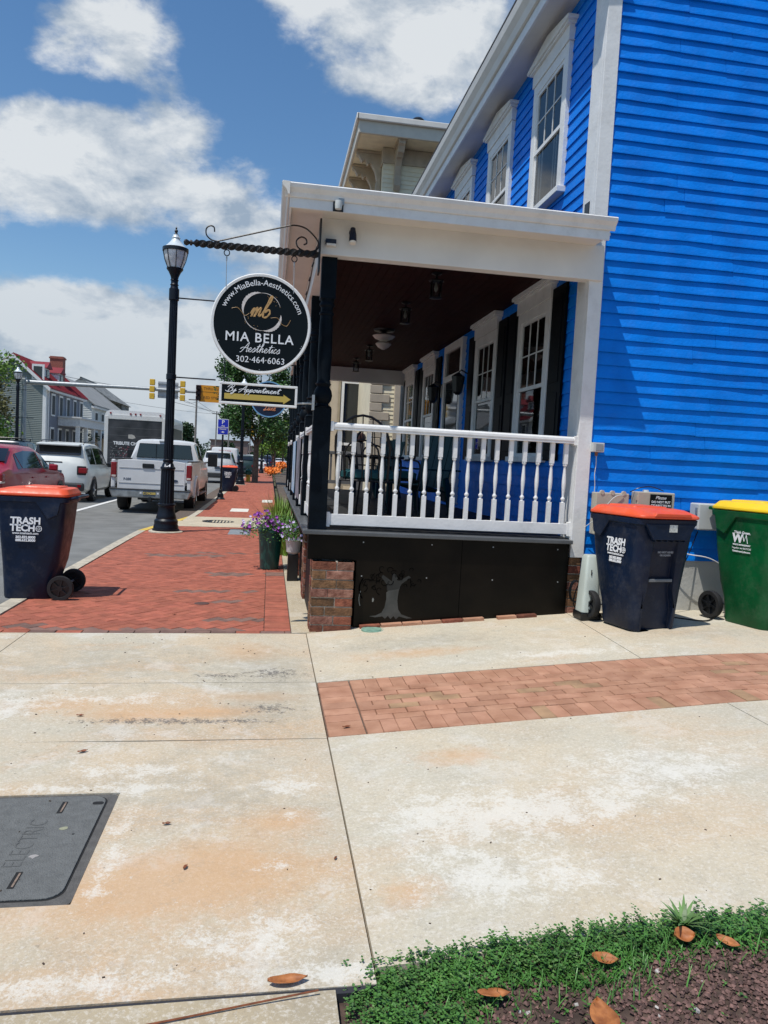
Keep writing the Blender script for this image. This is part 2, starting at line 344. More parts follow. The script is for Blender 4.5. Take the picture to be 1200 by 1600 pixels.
conc = concrete_mat('worn_pavement_concrete', (.52, .465, .355), (.57, .455, .31), (.58, .36, .19), .30, .8,
    [('o', -.63, 4.38, .35, .12), ('o', -1.11, 4.62, .3, .16), ('o', .0, 4.72, .3, .12), ('o', -.5, 2.55, .5, .22), ('o', -.1, 2.75, .35, .22), ('o', -.1, 5.85, .28, .3), ('o', .125, 3.08, .16, .1), ('o', -.2, 4.45, .25, .08), ('l', .1, 5.25, .22, .16), ('l', -.31, 5.2, .15, .06), ('l', .06, 4.5, .18, .10), ('l', -.7, 4.32, .35, .05), ('l', -.2, 4.28, .3, .04), ('w', -.60, 3.62, .30, .10), ('w', .16, 3.43, .14, .12), ('w', -.85, 3.43, .6, .05), ('w', .0, 2.32, .22, .12), ('w', -1.45, 4.6, .3, .3), ('w', .15, 3.12, .06, .05), ('w', .12, 2.72, .06, .04), ('w', -.52, 2.9, .05, .45), ('w', -.75, 4.72, .3, .10), ('w', -.9, 2.13, .9, .05), ('w', .25, 2.1, .15, .05), ('g', -1.1, 5.5, .8, .45), ('g', .05, 4.45, .25, .4), ('g', .1, 5.4, .25, .5), ('g', -.2, 3.35, .3, .3)])
conc2 = concrete_mat('drive_concrete', (.53, .48, .37), (.58, .49, .35), (.57, .42, .27), .22, .3,
    [('o', .55, 2.5, .12, .10), ('o', 1.0, 3.6, .25, .12), ('w', 1.9, 3.25, .5, .30), ('w', 1.3, 2.95, .3, .12), ('w', .8, 3.0, .3, .3), ('w', .9, 2.5, .4, .15), ('o', 1.2, 5.6, .5, .15), ('g', 1.3, 5.9, .6, .2), ('g', 3.6, 5.7, .5, .2), ('w', 2.3, 5.3, .8, .12)])
conc3 = concrete_mat('tan_kerb_concrete', (.40, .34, .24), (.46, .38, .26), (.5, .4, .25), .2, .3)
def asphalt_mat():
    m = M('asphalt', (.185, .187, .178), .9, .18, 2.0, .8, 110, world=True, detail=9); return m
asphalt = asphalt_mat()

# ================================================================== THE GROUND
def sheet(name, x0, x1, y0, y1, mat, dz=0., nx=12, ny=4, kind='structure', parent=None, zf=None, label=None):
    b = B(); zf = zf or gz
    for j in range(ny+1):
        for i in range(nx+1):
            x = x0+(x1-x0)*i/nx; y = y0+(y1-y0)*j/ny; b.v.append((x, y, zf(x, y)+dz))
    for j in range(ny):
        for i in range(nx): a = j*(nx+1)+i; b.f.append((a, a+1, a+nx+2, a+nx+1))
    return obj(name, b, mat, parent, smooth=True, kind=kind, label=label)
soil = M('soil', (.10, .075, .055), .95, .4, 6, .8, 60, world=True)
far_ground = obj('ground', B().box(-1500, 1500, -200, 2400, -.9, -.30), M('far_ground', (.09, .10, .06), .95, .3, .1, world=True), kind='structure')
obj('road', B().box(-15.2, -2.30, -40, 900, -.60, -.17), asphalt, kind='structure')
base = obj('pavement_bed', B().box(-2.30, 12, -20, 6.9, -.62, -.09), jointm, kind='structure')
obj('lane_line', B().box(-5.03, -4.89, -30, 400, -.166, -.162), M('road_paint', (.72, .72, .70), .7, .12, 14, .2, world=True), kind='structure')
obj('centre_line', B().box(-8.75, -8.63, -30, 400, -.166, -.162), yelp, kind='structure')
obj('opposite_pavement', B().box(-19, -15.2, -40, 400, -.6, -.03), kerbm, kind='structure')
def slab(name, poly, mat, top=0., th=.09, kind='structure', parent=None):
    # concrete slab from a convex outline, gridded so that it follows the fall of the ground, eased edges
    xs = [p[0] for p in poly]; b = B(); n = max(1, int((max(xs)-min(xs))/.45)); w = (max(xs)-min(xs))/n
    for i in range(n):
        q = clip_poly(clip_poly(poly, 1, 0, -(min(xs)+i*w)), -1, 0, min(xs)+(i+1)*w)
        if len(q) < 3: continue
        o = len(b.v); m_ = len(q)
        b.v += [(x, y, gz(x)+top) for x, y in q]; b.f.append(tuple(range(o, o+m_)))
    o = len(b.v); q = []
    for i in range(len(poly)):
        a, c = poly[i], poly[(i+1) % len(poly)]; k = max(1, int(abs(c[0]-a[0])/.3))
        q += [(a[0]+(c[0]-a[0])*t/k, a[1]+(c[1]-a[1])*t/k) for t in range(k)]
    m_ = len(q); b.v += [(x, y, gz(x)+top) for x, y in q]+[(x, y, gz(x)+top-th) for x, y in q]
    for i in range(m_): j = (i+1) % m_; b.f.append((o+i, o+j, o+m_+j, o+m_+i))
    me = bpy.data.meshes.new(name); me.from_pydata(b.v, [], b.f); me.materials.append(mat)
    return obj(name, me, None, parent, kind=kind)
pave = obj('pavement', B().box(-2.29, 12, -20, 6.9, -.089, -.085), jointm, kind='structure')
def bed_under():     # dark sand bed under slabs and pavers, following the fall
    sheet('paving_bed', -2.3, 7.5, -3, 6.62, jointm, -.035, 40, 6)
bed_under()
g = .004
for poly, mt in [([(-1.90, 5.04), (.371, 5.04), (.371, 6.46), (-1.90, 6.46)], conc), ([(-2.34, 5.04), (-1.907, 5.04), (-1.907, 6.46), (-2.34, 6.46)], conc),
                 ([(-2.34, 4.025), (.371, 4.0), (.371, 5.033), (-2.34, 5.033)], conc), ([(.379, 2.13), (2.72, 2.13), (2.72, 4.008), (.379, 4.008)], conc2),
                 ([(2.727, 2.13), (5.2, 2.13), (5.2, 4.008), (2.727, 4.008)], conc2), ([(.379, 5.022), (2.70, 5.022), (2.78, 6.62), (.379, 6.62)], conc2),
                 ([(2.708, 5.022), (6.4, 5.022), (6.4, 6.62), (2.788, 6.62)], conc2), ([(5.207, 2.13), (7.4, 2.13), (7.4, 4.008), (5.207, 4.008)], conc2)]:
    slab('concrete_slab', poly, mt, parent=pave, kind=None)
# the slab with the vault lid: four pieces round the opening read as one slab
VX0, VX1, VY0, VY1 = -1.30, -.590, 2.535, 3.385
for poly in [[(-2.34, 2.02), (VX0, 2.02), (VX0, 4.017), (-2.34, 4.017)], [(VX1, 2.055), (.371, 2.06), (.371, 3.993), (VX1, 3.993)],
             [(VX0, 2.03), (VX1, 2.055), (VX1, VY0), (VX0, VY0)], [(VX0, VY1), (VX1, VY1), (VX1, 3.993), (VX0, 4.017)]]:
    slab('slab_section', poly, conc, parent=pave, kind=None)
slab('tan_concrete_slab', [(-2.34, .2), (.25, .2), (.25, 2.047), (-2.34, 2.008)], conc3, .0, parent=pave, kind=None)
slab('expansion_joint', [(-2.34, 2.0), (.30, 2.035), (.37, 2.06), (-2.34, 2.028)], M('joint_filler', (.03, .03, .035),   .9), -.003, parent=pave, kind=None)
# kerb along the pavement: straight, then set back beyond the lamp post
def kerb_x(y):
    if y < 14.5: return -2.37
    if y > 19.5: return -1.76
    t = (y-14.5)/5; t = t*t*(3-2*t); return -2.37+.61*t
def kerb_run(y0, y1, mat, name, label=None):
    b = B(); ys = [y0+(y1-y0)*i/max(1, int((y1-y0)/1.0)) for i in range(int((y1-y0)/1.0)+1)] if y1-y0 > 1 else [y0, y1]
    ring = lambda y: [(kerb_x(y)-.14, y, -.5), (kerb_x(y)-.14, y, gz(-2)-.03), (kerb_x(y)-.12, y, gz(-2)-.002), (kerb_x(y)+.03, y, gz(-2)+.002), (kerb_x(y)+.03, y, -.5)]
    b.loft([ring(y) for y in ys]); return obj(name, b, mat, kerb_root, smooth=True, label=label)
kerb_root = obj('kerb', B().box(-2.45, -2.2, -20, 120, -.75, -.62), kerbm, kind='structure')
for i in range(9): kerb_run(-2+i*1.9, -2+i*1.9+1.892, kerbm, 'kerb_stone')
kerb_run(15.1, 18.9, M('yellow_kerb_paint', (.66, .46, .08), .7, .25, 10, .4, world=True), 'painted_kerb_stone', 'yellow painted kerb by the lamp post')
for i in range(24): kerb_run(18.91+i*4, 18.91+i*4+3.99, kerbm, 'kerb_stone')
# gutter apron
obj('gutter_pan', B().box(-2.62, -2.2, -20, 15, -.168, -.161), M('gutter_concrete', (.30, .29, .26), .9, .2, 9, .5, world=True), kind='structure')
# brick driveway band
band = sheet('brick_band', .379, 7.4, 4.01, 5.02, jointm, -.012, 24, 2)
def brick_piece(name, poly, h, mat, parent, zt=None, dz=0., join=None, inset=.003):
    cx = sum(p[0] for p in poly)/len(poly); cy = sum(p[1] for p in poly)/len(poly); b = join or B(); n = len(poly); o = len(b.v)
    tx, ty = random.uniform(-.008, .008), random.uniform(-.008, .008)
    for (x, y) in poly:
        L_ = max(.01, sqrt((x-cx)**2+(y-cy)**2)); k = 1-.006/L_
        X, Y = cx+(x-cx)*k, cy+(y-cy)*k; b.v.append((X, Y, gz(X)+dz+(x-cx)*tx+(y-cy)*ty))
    for (x, y) in poly:
        L_ = max(.01, sqrt((x-cx)**2+(y-cy)**2)); k = 1-inset/L_
        X, Y = cx+(x-cx)*k, cy+(y-cy)*k; b.v.append((X, Y, gz(X)+dz-.004))
    for (x, y) in poly: b.v.append((x*(1)-0, y, gz(x)+dz-h))
    b.f.append(tuple(range(o, o+n)))
    for l in (0, n):
        for i in range(n): j = (i+1) % n; b.f.append((o+l+i, o+l+n+i, o+l+n+j, o+l+j))
    if join is None: return obj(name, b, mat, parent)
def rect(x0, x1, y0, y1): return [(x0, y0), (x1, y0), (x1, y1), (x0, y1)]
y = 4.014
for k in range(9): brick_piece('brick', rect(.382, .592, y+k*.1115, y+(k+1)*.1115), .03, bandp, band, dz=random.uniform(-.001, .003))
x = .597
while x < 4.7:
    for (a, c) in ((4.014, 4.218), (4.814, 5.018)):
        brick_piece('brick', rect(x, x+.0900, a, c), .03, bandp_g if random.random() < .08 else bandp, band, dz=random.uniform(-.002, .003))
    x += .0905
for r in range(7):
    x = .597; rw = .594/7; ya = 4.22+r*rw
    if r % 2: brick_piece('brick', rect(x, x+.092, ya, ya+rw), .03, bandp, band); x += .0925
    while x < 4.7: brick_piece('brick', rect(x, x+.1845, ya, ya+rw), .03, bandp_g if random.random() < .07 else bandp, band, dz=random.uniform(-.002, .003)); x += .185
# red brick pavement, herringbone at 45 degrees: nearest 290 pieces are parts, the rest one joined part
bp_root = sheet('brick_pavement', -2.33, .26, 6.465, 130, jointm, -.012, 8, 30, zf=lambda x, y: gz(x))
rest = B(); rest_d = B(); pieces = []
aw = .104
for c in range(-30, 620):
    for r in range(-640, 40):
        d = (c-r) % 4
        if d == 0: q = [(c, r), (c+2, r), (c+2, r+1), (c, r+1)]
        elif d == 3: q = [(c, r), (c+1, r), (c+1, r+2), (c, r+2)]
        else: continue
        P = [((p+s)*aw*.70711-1.0, (p-s)*aw*.70711+6.4) for p, s in q]
        cx = sum(p[0] for p in P)/4; cy = sum(p[1] for p in P)/4
        if cx < -2.6 or cx > .2 or cy < 6.4 or cy > 40: continue
        for (A, Bq, Cq) in ((1, 0, 2.325), (-1, 0, .012), (0, 1, -6.565)): P = clip_poly(P, A, Bq, Cq)
        if cy > 14: P = clip_poly(P, 1, 0, -kerb_x(cy)-.04)
        if 16.2 < cy < 18.9 or len(P) < 3: continue
        ar = abs(sum(P[i][0]*P[(i+1) % len(P)][1]-P[(i+1) % len(P)][0]*P[i][1] for i in range(len(P))))/2
        if ar < .0008: continue
        pieces.append((cy, P))
x = -2.32
while x < .24: pieces.append((6.4, rect(x, min(.247, x+.208), 6.468, 6.562))); x += .2095
y = 6.567
while y < 40:
    if not 16.1 < y < 18.9: pieces.append((y, rect(.014, .247, y, y+.102)))
    y += .1035
pieces.sort(key=lambda t: t[0])
darkspots = [(-.25, 7.05, .16), (-2.1, 6.75, .14), (-.5, 8.5, .2), (-1.5, 6.55, .25), (-.7, 6.55, .25), (.1, 6.52, .2), (-.1, 9.8, .3), (-1.2, 11.5, .3), (-.55, 11.9, .25), (-.3, 7.9, .12)]
for i, (cy, P) in enumerate(pieces):
    cx = sum(p[0] for p in P)/len(P)
    dk = any(abs(cx-a)/2 < c_ and abs(sum(p[1] for p in P)/len(P)-b_) < c_*.45 for a, b_, c_ in darkspots) and random.random() < .75
    if i < 292: brick_piece('brick', P, .03, paver_d if dk else paver, bp_root, dz=random.uniform(-.002, .0015))
    else: brick_piece('brick', P, .03, None, None, dz=random.uniform(-.002, .0015), join=rest_d if dk else rest)
obj('joined_bricks', rest, paver, bp_root, kind='stuff'); obj('joined_dark_bricks', rest_d, paver_d, bp_root, kind='stuff')
sheet('far_brick_surface', -1.7, .247, 40, 130, paver, -.002, 2, 2, parent=bp_root)
slab('concrete_crossing', [(-2.34, 16.25), (.247, 16.25), (.247, 17.55), (-2.34, 17.55)], concrete_mat('crossing_concrete', (.50, .43, .30), (.55, .46, .33), (.5, .42, .3), .2, .2), .001, parent=bp_root, kind=None)
slab('concrete_crossing', [(-1.9, 17.56), (.247, 17.56), (.247, 18.85), (-1.9, 18.85)], bpy.data.materials['crossing_concrete'], .001, parent=bp_root, kind=None)
# concrete strip along the house and the ground east of it
slab('house_edge_strip', [(.251, 6.47), (.46, 6.47), (.46, 9.9), (.251, 9.9)], conc3, .004, kind='structure')
slab('house_edge_strip', [(.251, 9.91), (.46, 9.91), (.46, 17), (.251, 17)], conc3, .004, kind='structure')
obj('yard', B().box(.46, 60, 6.9, 300, -.5, -.06), soil, kind='structure')

# ================================================================== THE BLUE HOUSE
house = thing('blue_house', 'bright blue clapboard house with white trim and a deep street-side porch', 'house', (4, 11, 0))
FX, FY, HZ = 2.82, 6.62, 7.4
obj('wall', B().box(FX+.003, 11, FY+.003, 16.4, .3, 6.3).box(3.2, 11, FY+.01, FY+.2, 6.3, HZ+1.6), M('blue_under_siding', (.002, .09, .42), .6), house)
obj('foundation', B().box(2.95, 10.9, FY-.005, FY+.05, .0, .742), M('rendered_foundation', (.50, .49, .45), .85, .12, 2.5, .4, 30, world=True), house)
rowh = .1178
def clapboard_y(x0, x1, z, seg=7):
    b = B(); rows = []
    for i in range(seg+1):
        x = x0+(x1-x0)*i/seg; w = random.uniform(-.0055, .0045); zz = z+random.uniform(-.0035, .0035)
        rows.append([(x, FY+.004, zz), (x, FY-.022+w, zz-.002), (x, FY-.021+w, zz+.010), (x, FY-.001, zz+rowh+.006), (x, FY+.004, zz+rowh+.006)])
    return b.loft(rows)
def clapboard_x(y0, y1, z, seg=8):
    b = B(); rows = []
    for i in range(seg+1):
        y_ = y0+(y1-y0)*i/seg; w = random.uniform(-.0015, .0015)
        rows.append([(FX+.004, y_, z), (FX-.0165+w, y_, z-.002), (FX-.0155+w, y_, z+.010), (FX-.001, y_, z+rowh+.006), (FX+.004, y_, z+rowh+.006)])
    return b.loft(rows)
for k in range(56):
    z = .742+k*rowh; j1 = random.choice([None, 3.55, 4.1, 4.55, 4.9, 3.9])
    if j1:
        j1 += random.uniform(-.1, .1); obj('clapboard', clapboard_y(2.90, j1-.0015, z, 4), blue, house); obj('clapboard', clapboard_y(j1+.0015, 10.9, z+random.uniform(-.003, .003), 10), blue, house)
    else: obj('clapboard', clapboard_y(2.90, 10.9, z, 13), blue, house)
for k in range(46):
    z = .742+k*rowh
    if z < 6.12: obj('clapboard', clapboard_x(6.75, 16.38, z), blue, house)
# corner boards
obj('corner_board', B().box(2.775, 2.905, FY-.034, FY+.02, .73, 3.25).box(2.775, 2.905, FY-.033, FY+.02, 3.25, 6.24), white, house, bevel=.004)
obj('corner_board', B().box(2.775, FX-.003, FY+.0205, FY+.24, .73, 6.14), white, house, bevel=.003)
obj('dark_flashing', B().box(2.768, 2.80, 6.70, 6.80, 3.83, 3.98), blackm, house)
# main eave: soffit, fascia, crown gutter, running along the street front
def run_y(name, prof, y0, y1, mat, bev=0): return obj(name, B().prism([(p, q) for p, q in prof], y0, y1, 'y'), mat, house, bevel=bev)
run_y('soffit', [(2.5, 6.10), (2.84, 6.155), (2.84, 6.18), (2.5, 6.14)], 6.46, 16.7, offwhite)
run_y('fascia', [(2.47, 6.085), (2.498, 6.085), (2.498, 6.40), (2.47, 6.40)], 6.46, 16.7, white)
run_y('gutter', [(2.465, 6.20), (2.44, 6.21), (2.415, 6.28), (2.37, 6.34), (2.355, 6.42), (2.37, 6.432), (2.465, 6.43)], 6.44, 16.75, offwhite)
obj('roof', B().prism([(2.36, 6.44), (2.36, 6.47), (6.9, 9.5), (11.5, 6.47), (11.5, 6.44), (6.9, 9.45)], 6.46, 16.7, 'y'), M('dark_shingles', (.03, .03, .035), .9, .3, 20, .5), house)
obj('rake_board', B().prism([(2.50, 6.40), (6.9, 9.42), (6.9, 9.1), (2.5, 6.12)], 6.47, 6.50, 'y'), white, house)
# windows on the street front
def window(yc, zb, w, h, upper):
    y0, y1 = yc-w/2, yc+w/2; t = .115; X = FX
    wf = B()
    wf.box(X-.055, X-.005, y0, y0+t, zb, zb+h).box(X-.055, X-.005, y1-t, y1, zb, zb+h).box(X-.055, X-.005, y0+t, y1-t, zb+h-t, zb+h)
    wn = obj('window', wf, white, house, bevel=.004)
    obj('sill', B().box(X-.10, X-.003, y0-.03, y1+.03, zb-.06, zb), white, wn, bevel=.005)
    # head with a low pediment cap
    z = zb+h
    obj('window_head', B().box(X-.07, X-.003, y0-.02, y1+.02, z+.001, z+.16).prism([(y0-.09, z+.17), (y1+.09, z+.17), (y1+.09, z+.205), (yc, z+.30), (y0-.09, z+.205)], X-.12, X-.003, 'x').box(X-.10, X-.003, y0-.05, y1+.05, z+.145, z+.17), white, wn, bevel=.003)
    ya, yb = y0+t, y1-t; zt = z-t; zm = zb+(h-t)*.5
    fr = B()
    for (a, c, e) in ((zb, zm+.02, .018), (zm-.02, zt, .034)):
        fr.box(X-e-.012, X-e+.006, ya, ya+.035, a, c).box(X-e-.012, X-e+.006, yb-.035, yb, a, c).box(X-e-.012, X-e+.006, ya+.035, yb-.035, a, a+.04).box(X-e-.012, X-e+.006, ya+.035, yb-.035, c-.035, c)
    obj('sash', fr, white, wn)
    a0, a1 = ya+.035, yb-.035; s0, s1 = zm+.02, zt-.035; pw = (a1-a0)/3; ph = (s1-s0)/2
    for i in range(3):
        for j in range(2): obj('pane', B().box(X-.033, X-.031, a0+i*pw+.006, a0+(i+1)*pw-.006, s0+j*ph+.006, s0+(j+1)*ph-.006), glass, wn)
    mb = B()
    for i in (1, 2): mb.box(X-.040, X-.030, a0+i*pw-.006, a0+i*pw+.006, s0, s1)
    mb.box(X-.0405, X-.0305, a0, a1, s0+ph-.006, s0+ph+.006); obj('muntin', mb, white, wn)
    obj('pane', B().box(X-.026, X-.024, a0, a1, zb+.04, zm-.015), glass, wn)
    obj('unlit_room_backing', B().box(X-.0195, X-.0175, ya, yb, zb, zt), M_room, wn)  # dark sheet behind the panes; the room's shade is put into its colour
    if upper:
        c = B()
        for (q0, q1) in ((a0, a0+.20), (a1-.24, a1)):
            c.loft([[(X-.0235+.002*sin(i*2.2), q0+(q1-q0)*i/8, zb+.05), (X-.0235+.002*sin(i*2.2), q0+(q1-q0)*i/8, zt-.03)] + [(X-.0215, q0+(q1-q0)*i/8, zt-.03), (X-.0215, q0+(q1-q0)*i/8, zb+.05)] for i in range(9)])
        obj('curtain', c, M_curt, wn)
    return wn
M_room = M('unlit_room_backing', (.012, .012, .013), .8); M_curt = M('curtain', (.42, .42, .44), .9, .1, 4)
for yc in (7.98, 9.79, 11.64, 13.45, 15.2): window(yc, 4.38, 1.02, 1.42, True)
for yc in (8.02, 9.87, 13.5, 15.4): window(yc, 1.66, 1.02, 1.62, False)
# shutters beside the ground-floor windows
shm = M('black_shutter', (.003, .004, .006), .5, .3, 6, spec=.1)
for yc in (8.02, 9.87, 13.5, 15.4):
    for s in (-1, 1):
        a = yc+s*.53; y0, y1 = (a, a+.36) if s > 0 else (a-.36, a)
        if yc == 8.02 and s > 0: y1 = y0+.36
        b = B().box(FX-.045, FX-.018, y0, y1, 1.62, 3.36)
        for (c, d) in ((1.72, 2.3), (2.4, 3.26)): b.box(FX-.052, FX-.0451, y0+.07, y1-.07, c, d)
        obj('shutter', b, shm, house, bevel=.006)
# entrance: transom, glazed door, frame
fr = B().box(FX-.07, FX-.004, 11.05, 11.17, .95, 3.45).box(FX-.07, FX-.004, 12.13, 12.25, .95, 3.45).box(FX-.07, FX-.004, 11.17, 12.13, 3.33, 3.45).box(FX-.075, FX-.004, 11.17, 12.13, 2.85, 2.95)
dr = obj('doorway', fr, white, house, bevel=.005)
obj('door_leaf', B().box(FX-.04, FX-.015, 11.18, 12.12, .95, 2.84), blackp, dr)
obj('door_glass', B().box(FX-.046, FX-.0405, 11.30, 12.0, 1.25, 2.72), glassd, dr)
obj('transom_glass', B().box(FX-.04, FX-.03, 11.17, 12.13, 2.951, 3.329), glassd, dr)
obj('door_handle', B().lathe([(.02, 0), (.03, .02), (.02, .05)], (FX-.09, 11.36, 1.95), 10, 'x'), gold, dr)
# ---- porch: deck, skirt, roof, posts, railings
PX0, PX1, PY0, PY1, DZ = .36, 2.775, 6.60, 16.25, .895
dk = obj('porch_deck', B().box(.47, FX-.005, 6.64, 16.3, .70, DZ-.002), floorm, house)
for i in range(20):
    y0 = 6.64+i*.483; obj('deck_board', B().box(.47, FX-.006, y0+.003, y0+.48, DZ-.0015, DZ+.004+random.uniform(0, .002)), floorm, house)
obj('deck_nosing', B().box(.31, 2.765, 6.515, 6.64, .858, .893), M('grey_nosing', (.085, .09, .095), .4, .15, 4), house, bevel=.006)
obj('deck_nosing', B().box(.31, .47, 6.641, 16.3, .858, .893), bpy.data.materials['grey_nosing'], house, bevel=.006)
sk = obj('skirt_panel', B().prism([(.792, .02), (2.755, .17), (2.755, .857), (.36, .857), (.36, .635), (.792, .635)], 6.575, 6.60, 'y'), skirtm, house, bevel=.003)
# cut-out tree of the skirt panel, seen as a paler trunk with roots and faint curled branches
trunk = [(1.075, .36), (1.078, .30), (1.066, .225), (1.04, .175), (.99, .150), (.93, .142), (.985, .133), (1.05, .143), (1.075, .122), (1.10, .150), (1.125, .120), (1.15, .148), (1.175, .118), (1.20, .146), (1.27, .128), (1.32, .132), (1.27, .148), (1.22, .165), (1.19, .21), (1.178, .29), (1.185, .37), (1.20, .43), (1.13, .40)]
obj('tree_cutout', B().prism(trunk, 6.5745, 6.5765, 'y'), M('cutout_grey', (.052, .052, .046), .7, .3, 9), sk)
curls = B(); rnd = random.Random(5)
for i in range(30):
    a = pi*(.04+.92*rnd.random()); r_ = .10+.20*rnd.random()**.6; cx, cz = 1.125+r_*1.02*cos(a), .36+r_*.85*sin(a); q0 = rnd.random()*6; k = rnd.choice((-1, 1)); rr = .022+.022*rnd.random()
    curls.tube([(cx+rr*(1-t/9)*cos(q0+k*t*.62), 6.5735, cz+rr*(1-t/9)*sin(q0+k*t*.62)) for t in range(9)], [.0035*(1-t/11) for t in range(9)], 5)
curls.tube([(.83+.03*(t-3)**2/9, 6.5735, .30+.03*t) for t in range(7)], .006, 6)
obj('upper_trunk_cutout', B().prism([(1.082, .372), (1.184, .392), (1.21, .44), (1.29, .50), (1.27, .515), (1.18, .465), (1.15, .53), (1.125, .53), (1.12, .46), (1.04, .515), (1.02, .50), (1.075, .43)], 6.5744, 6.5764, 'y'), M('cutout_dim', (.014, .014, .012), .6), sk)
obj('branch_cutouts', curls, M('cutout_black', (.0015, .0015, .0015), .8, spec=.02), sk)
for sx_ in (.86, 1.45, 2.05, 2.65):
    for sz_ in (.80, .50): obj('screw', B().lathe([(.006, 6.571), (.006, 6.5745)], (sx_+random.uniform(-.02, .02), 0, sz_), 8, 'y'), bpy.data.materials['galvanised_steel'], sk)
obj('panel_seam', B().box(1.742, 1.746, 6.5738, 6.5748, .12, .85), bpy.data.materials['cutout_black'], sk)
pale_bits = B().prism([(.952, .27), (.962, .272), (.967, .295), (.957, .31), (.95, .295)], 6.5738, 6.5752, 'y').tube([(.832+.012*(t-3)**2/9, 6.5734, .235+.022*t) for t in range(7)], .0045, 5)  # small pale shapes on the panel face
obj('pale_cutouts', pale_bits, M('cutout_pale', (.22, .22, .2), .6), sk)
def masonry(x0, x1, y0, y1, z0, z1, name, jitter=.002, label=None):
    pr = obj(name, B().box(x0+.008, x1-.008, y0+.008, y1-.008, z0, z1-.004), mortar, house, label=label)
    rows = max(1, round((z1-z0)/.078)); rh = (z1-z0)/rows
    for r in range(rows):
        za, zb = z0+r*rh+.006, z0+(r+1)*rh-.004
        nb = max(1, round((x1-x0)/.2)); cut = x0+(x1-x0)*((.58 if r % 2 else .36)+random.uniform(-.04, .04))
        segs = [(x0, cut), (cut, x1)] if x1-x0 > .25 else [(x0, x1)]
        for (a, c) in segs:
            j = [random.uniform(-jitter, jitter) for _ in range(3)]
            obj('brick', B().box(a+.005+j[0], c-.005+j[1], y0+j[2], min(y1-.01, y0+.095), za, zb), random.choice([brickA, brickA, brickB, brickC]), pr, bevel=.004)
        n = max(1, round((y1-y0-.11)/.2)); st = .105
        for k in range(n):
            a = y0+st+(y1-y0-st)*k/n; c = y0+st+(y1-y0-st)*(k+1)/n
            obj('brick', B().box(x0+random.uniform(-jitter, jitter), x0+.095, a+.005, c-.005, za, zb), random.choice([brickA, brickB, brickC]), pr, bevel=.004)
    return pr
brickB = M('mossy_brick', (.14, .075, .035), .9, .4, 16, .8, 60, c2=(.22, .11, .05), island=.25, world=True)
brickC = M('pale_brick', (.22, .075, .045), .9, .35, 16, .8, 60, c2=(.34, .17, .12), island=.25, world=True)
masonry(.40, .77, 6.495, 6.78, -.01, .63, 'brick_pier', .004, 'weathered pier under the porch corner')
masonry(2.765, 2.895, 6.60, 6.85, .19, .728, 'brick_pier', .003, 'narrow dark pier under the corner board')
for yy in (8.05, 9.65, 12.8, 14.4, 15.95): masonry(.40, .66, yy, yy+.35, -.01, .70, 'brick_pier', .003)
obj('side_skirt', B().box(.43, .45, 6.8, 16.2, .0, .857), blackp, house)
# porch roof
CZ = 3.50
obj('porch_ceiling', B().box(.48, FX-.004, 6.68, 16.2, CZ, CZ+.05), darkred, house)
for i in range(26):
    x0 = .49+i*.0895; obj('ceiling_board', B().box(x0+.002, x0+.0875, 6.685, 16.19, CZ-.008, CZ-.0005), darkred, house)
obj('porch_beam', B().box(.345, 2.885, 6.555, 6.68, 3.245, 3.555), M('beam_white', (.78, .765, .73), .5, .05, 3), house, bevel=.004)
obj('porch_beam', B().box(.345, .48, 6.681, 16.22, 3.245, 3.555), bpy.data.materials['beam_white'], house, bevel=.004)
obj('porch_beam', B().box(.481, FX-.01, 16.08, 16.22, 3.20, 3.555), bpy.data.materials['beam_white'], house, bevel=.004)
obj('porch_soffit', B().box(.09, 2.79, 6.24, 6.554, 3.545, 3.565), offwhite, house)
obj('porch_soffit', B().box(.09, .344, 6.555, 16.5, 3.545, 3.565), offwhite, house)
obj('porch_fascia', B().box(.085, 2.775, 6.222, 6.24, 3.50, 3.60), white, house)
obj('porch_fascia', B().box(.068, .086, 6.222, 16.5, 3.50, 3.60), white, house)
gp = [(6.22, 3.575), (6.205, 3.58), (6.195, 3.61), (6.165, 3.64), (6.155, 3.668), (6.165, 3.678), (6.22, 3.676)]
obj('porch_gutter', B().prism(gp, .03, 2.815, 'x'), white, house, bevel=.002)
gp2 = [(6.22-p+.068, q) for p, q in gp]
obj('porch_gutter', B().prism([(.066-(6.22-p), q) for p, q in gp], 6.15, 16.55, 'y'), offwhite, house, bevel=.002)
obj('porch_roof', B().add([(.06, 6.17, 3.681), (2.815, 6.17, 3.681), (2.815, 16.5, 3.681), (.06, 16.5, 3.681), (2.815, 8.9, 4.02), (2.815, 15.5, 4.02)], [(0, 1, 4), (0, 4, 5, 3), (3, 5, 2), (1, 2, 5, 4), (0, 3, 2, 1)]), bpy.data.materials['dark_shingles'], house)
obj('downpipe_bracket', B().box(.455, .50, 6.197, 6.235, 3.55, 3.60), steel, house)
# posts
def post_mesh():
    b = B(); w = .155
    b.box(-w/2, w/2, -w/2, w/2, 0, 1.06).box(-.065, .065, -.065, .065, 2.00, 2.352)
    b.lathe([(.075, 1.06), (.08, 1.075), (.055, 1.09), (.052, 1.10), (.074, 1.13), (.082, 1.175), (.074, 1.215), (.056, 1.245), (.06, 1.26), (.071, 1.27), (.06, 1.28), (.056, 1.30),
             (.062, 1.50), (.058, 1.80), (.053, 1.86), (.064, 1.87), (.064, 1.885), (.052, 1.895), (.052, 1.93), (.066, 1.945), (.066, 1.96), (.055, 1.975), (.06, 2.0)], (0, 0, 0), 22)
    return mesh('porch_post', b, blackp, True)
pm = post_mesh()
POSTY = [6.685, 8.28, 9.85, 11.3, 12.75, 14.4, 16.15]
for yy in POSTY: put('porch_post', pm, house, (.435, yy, DZ))
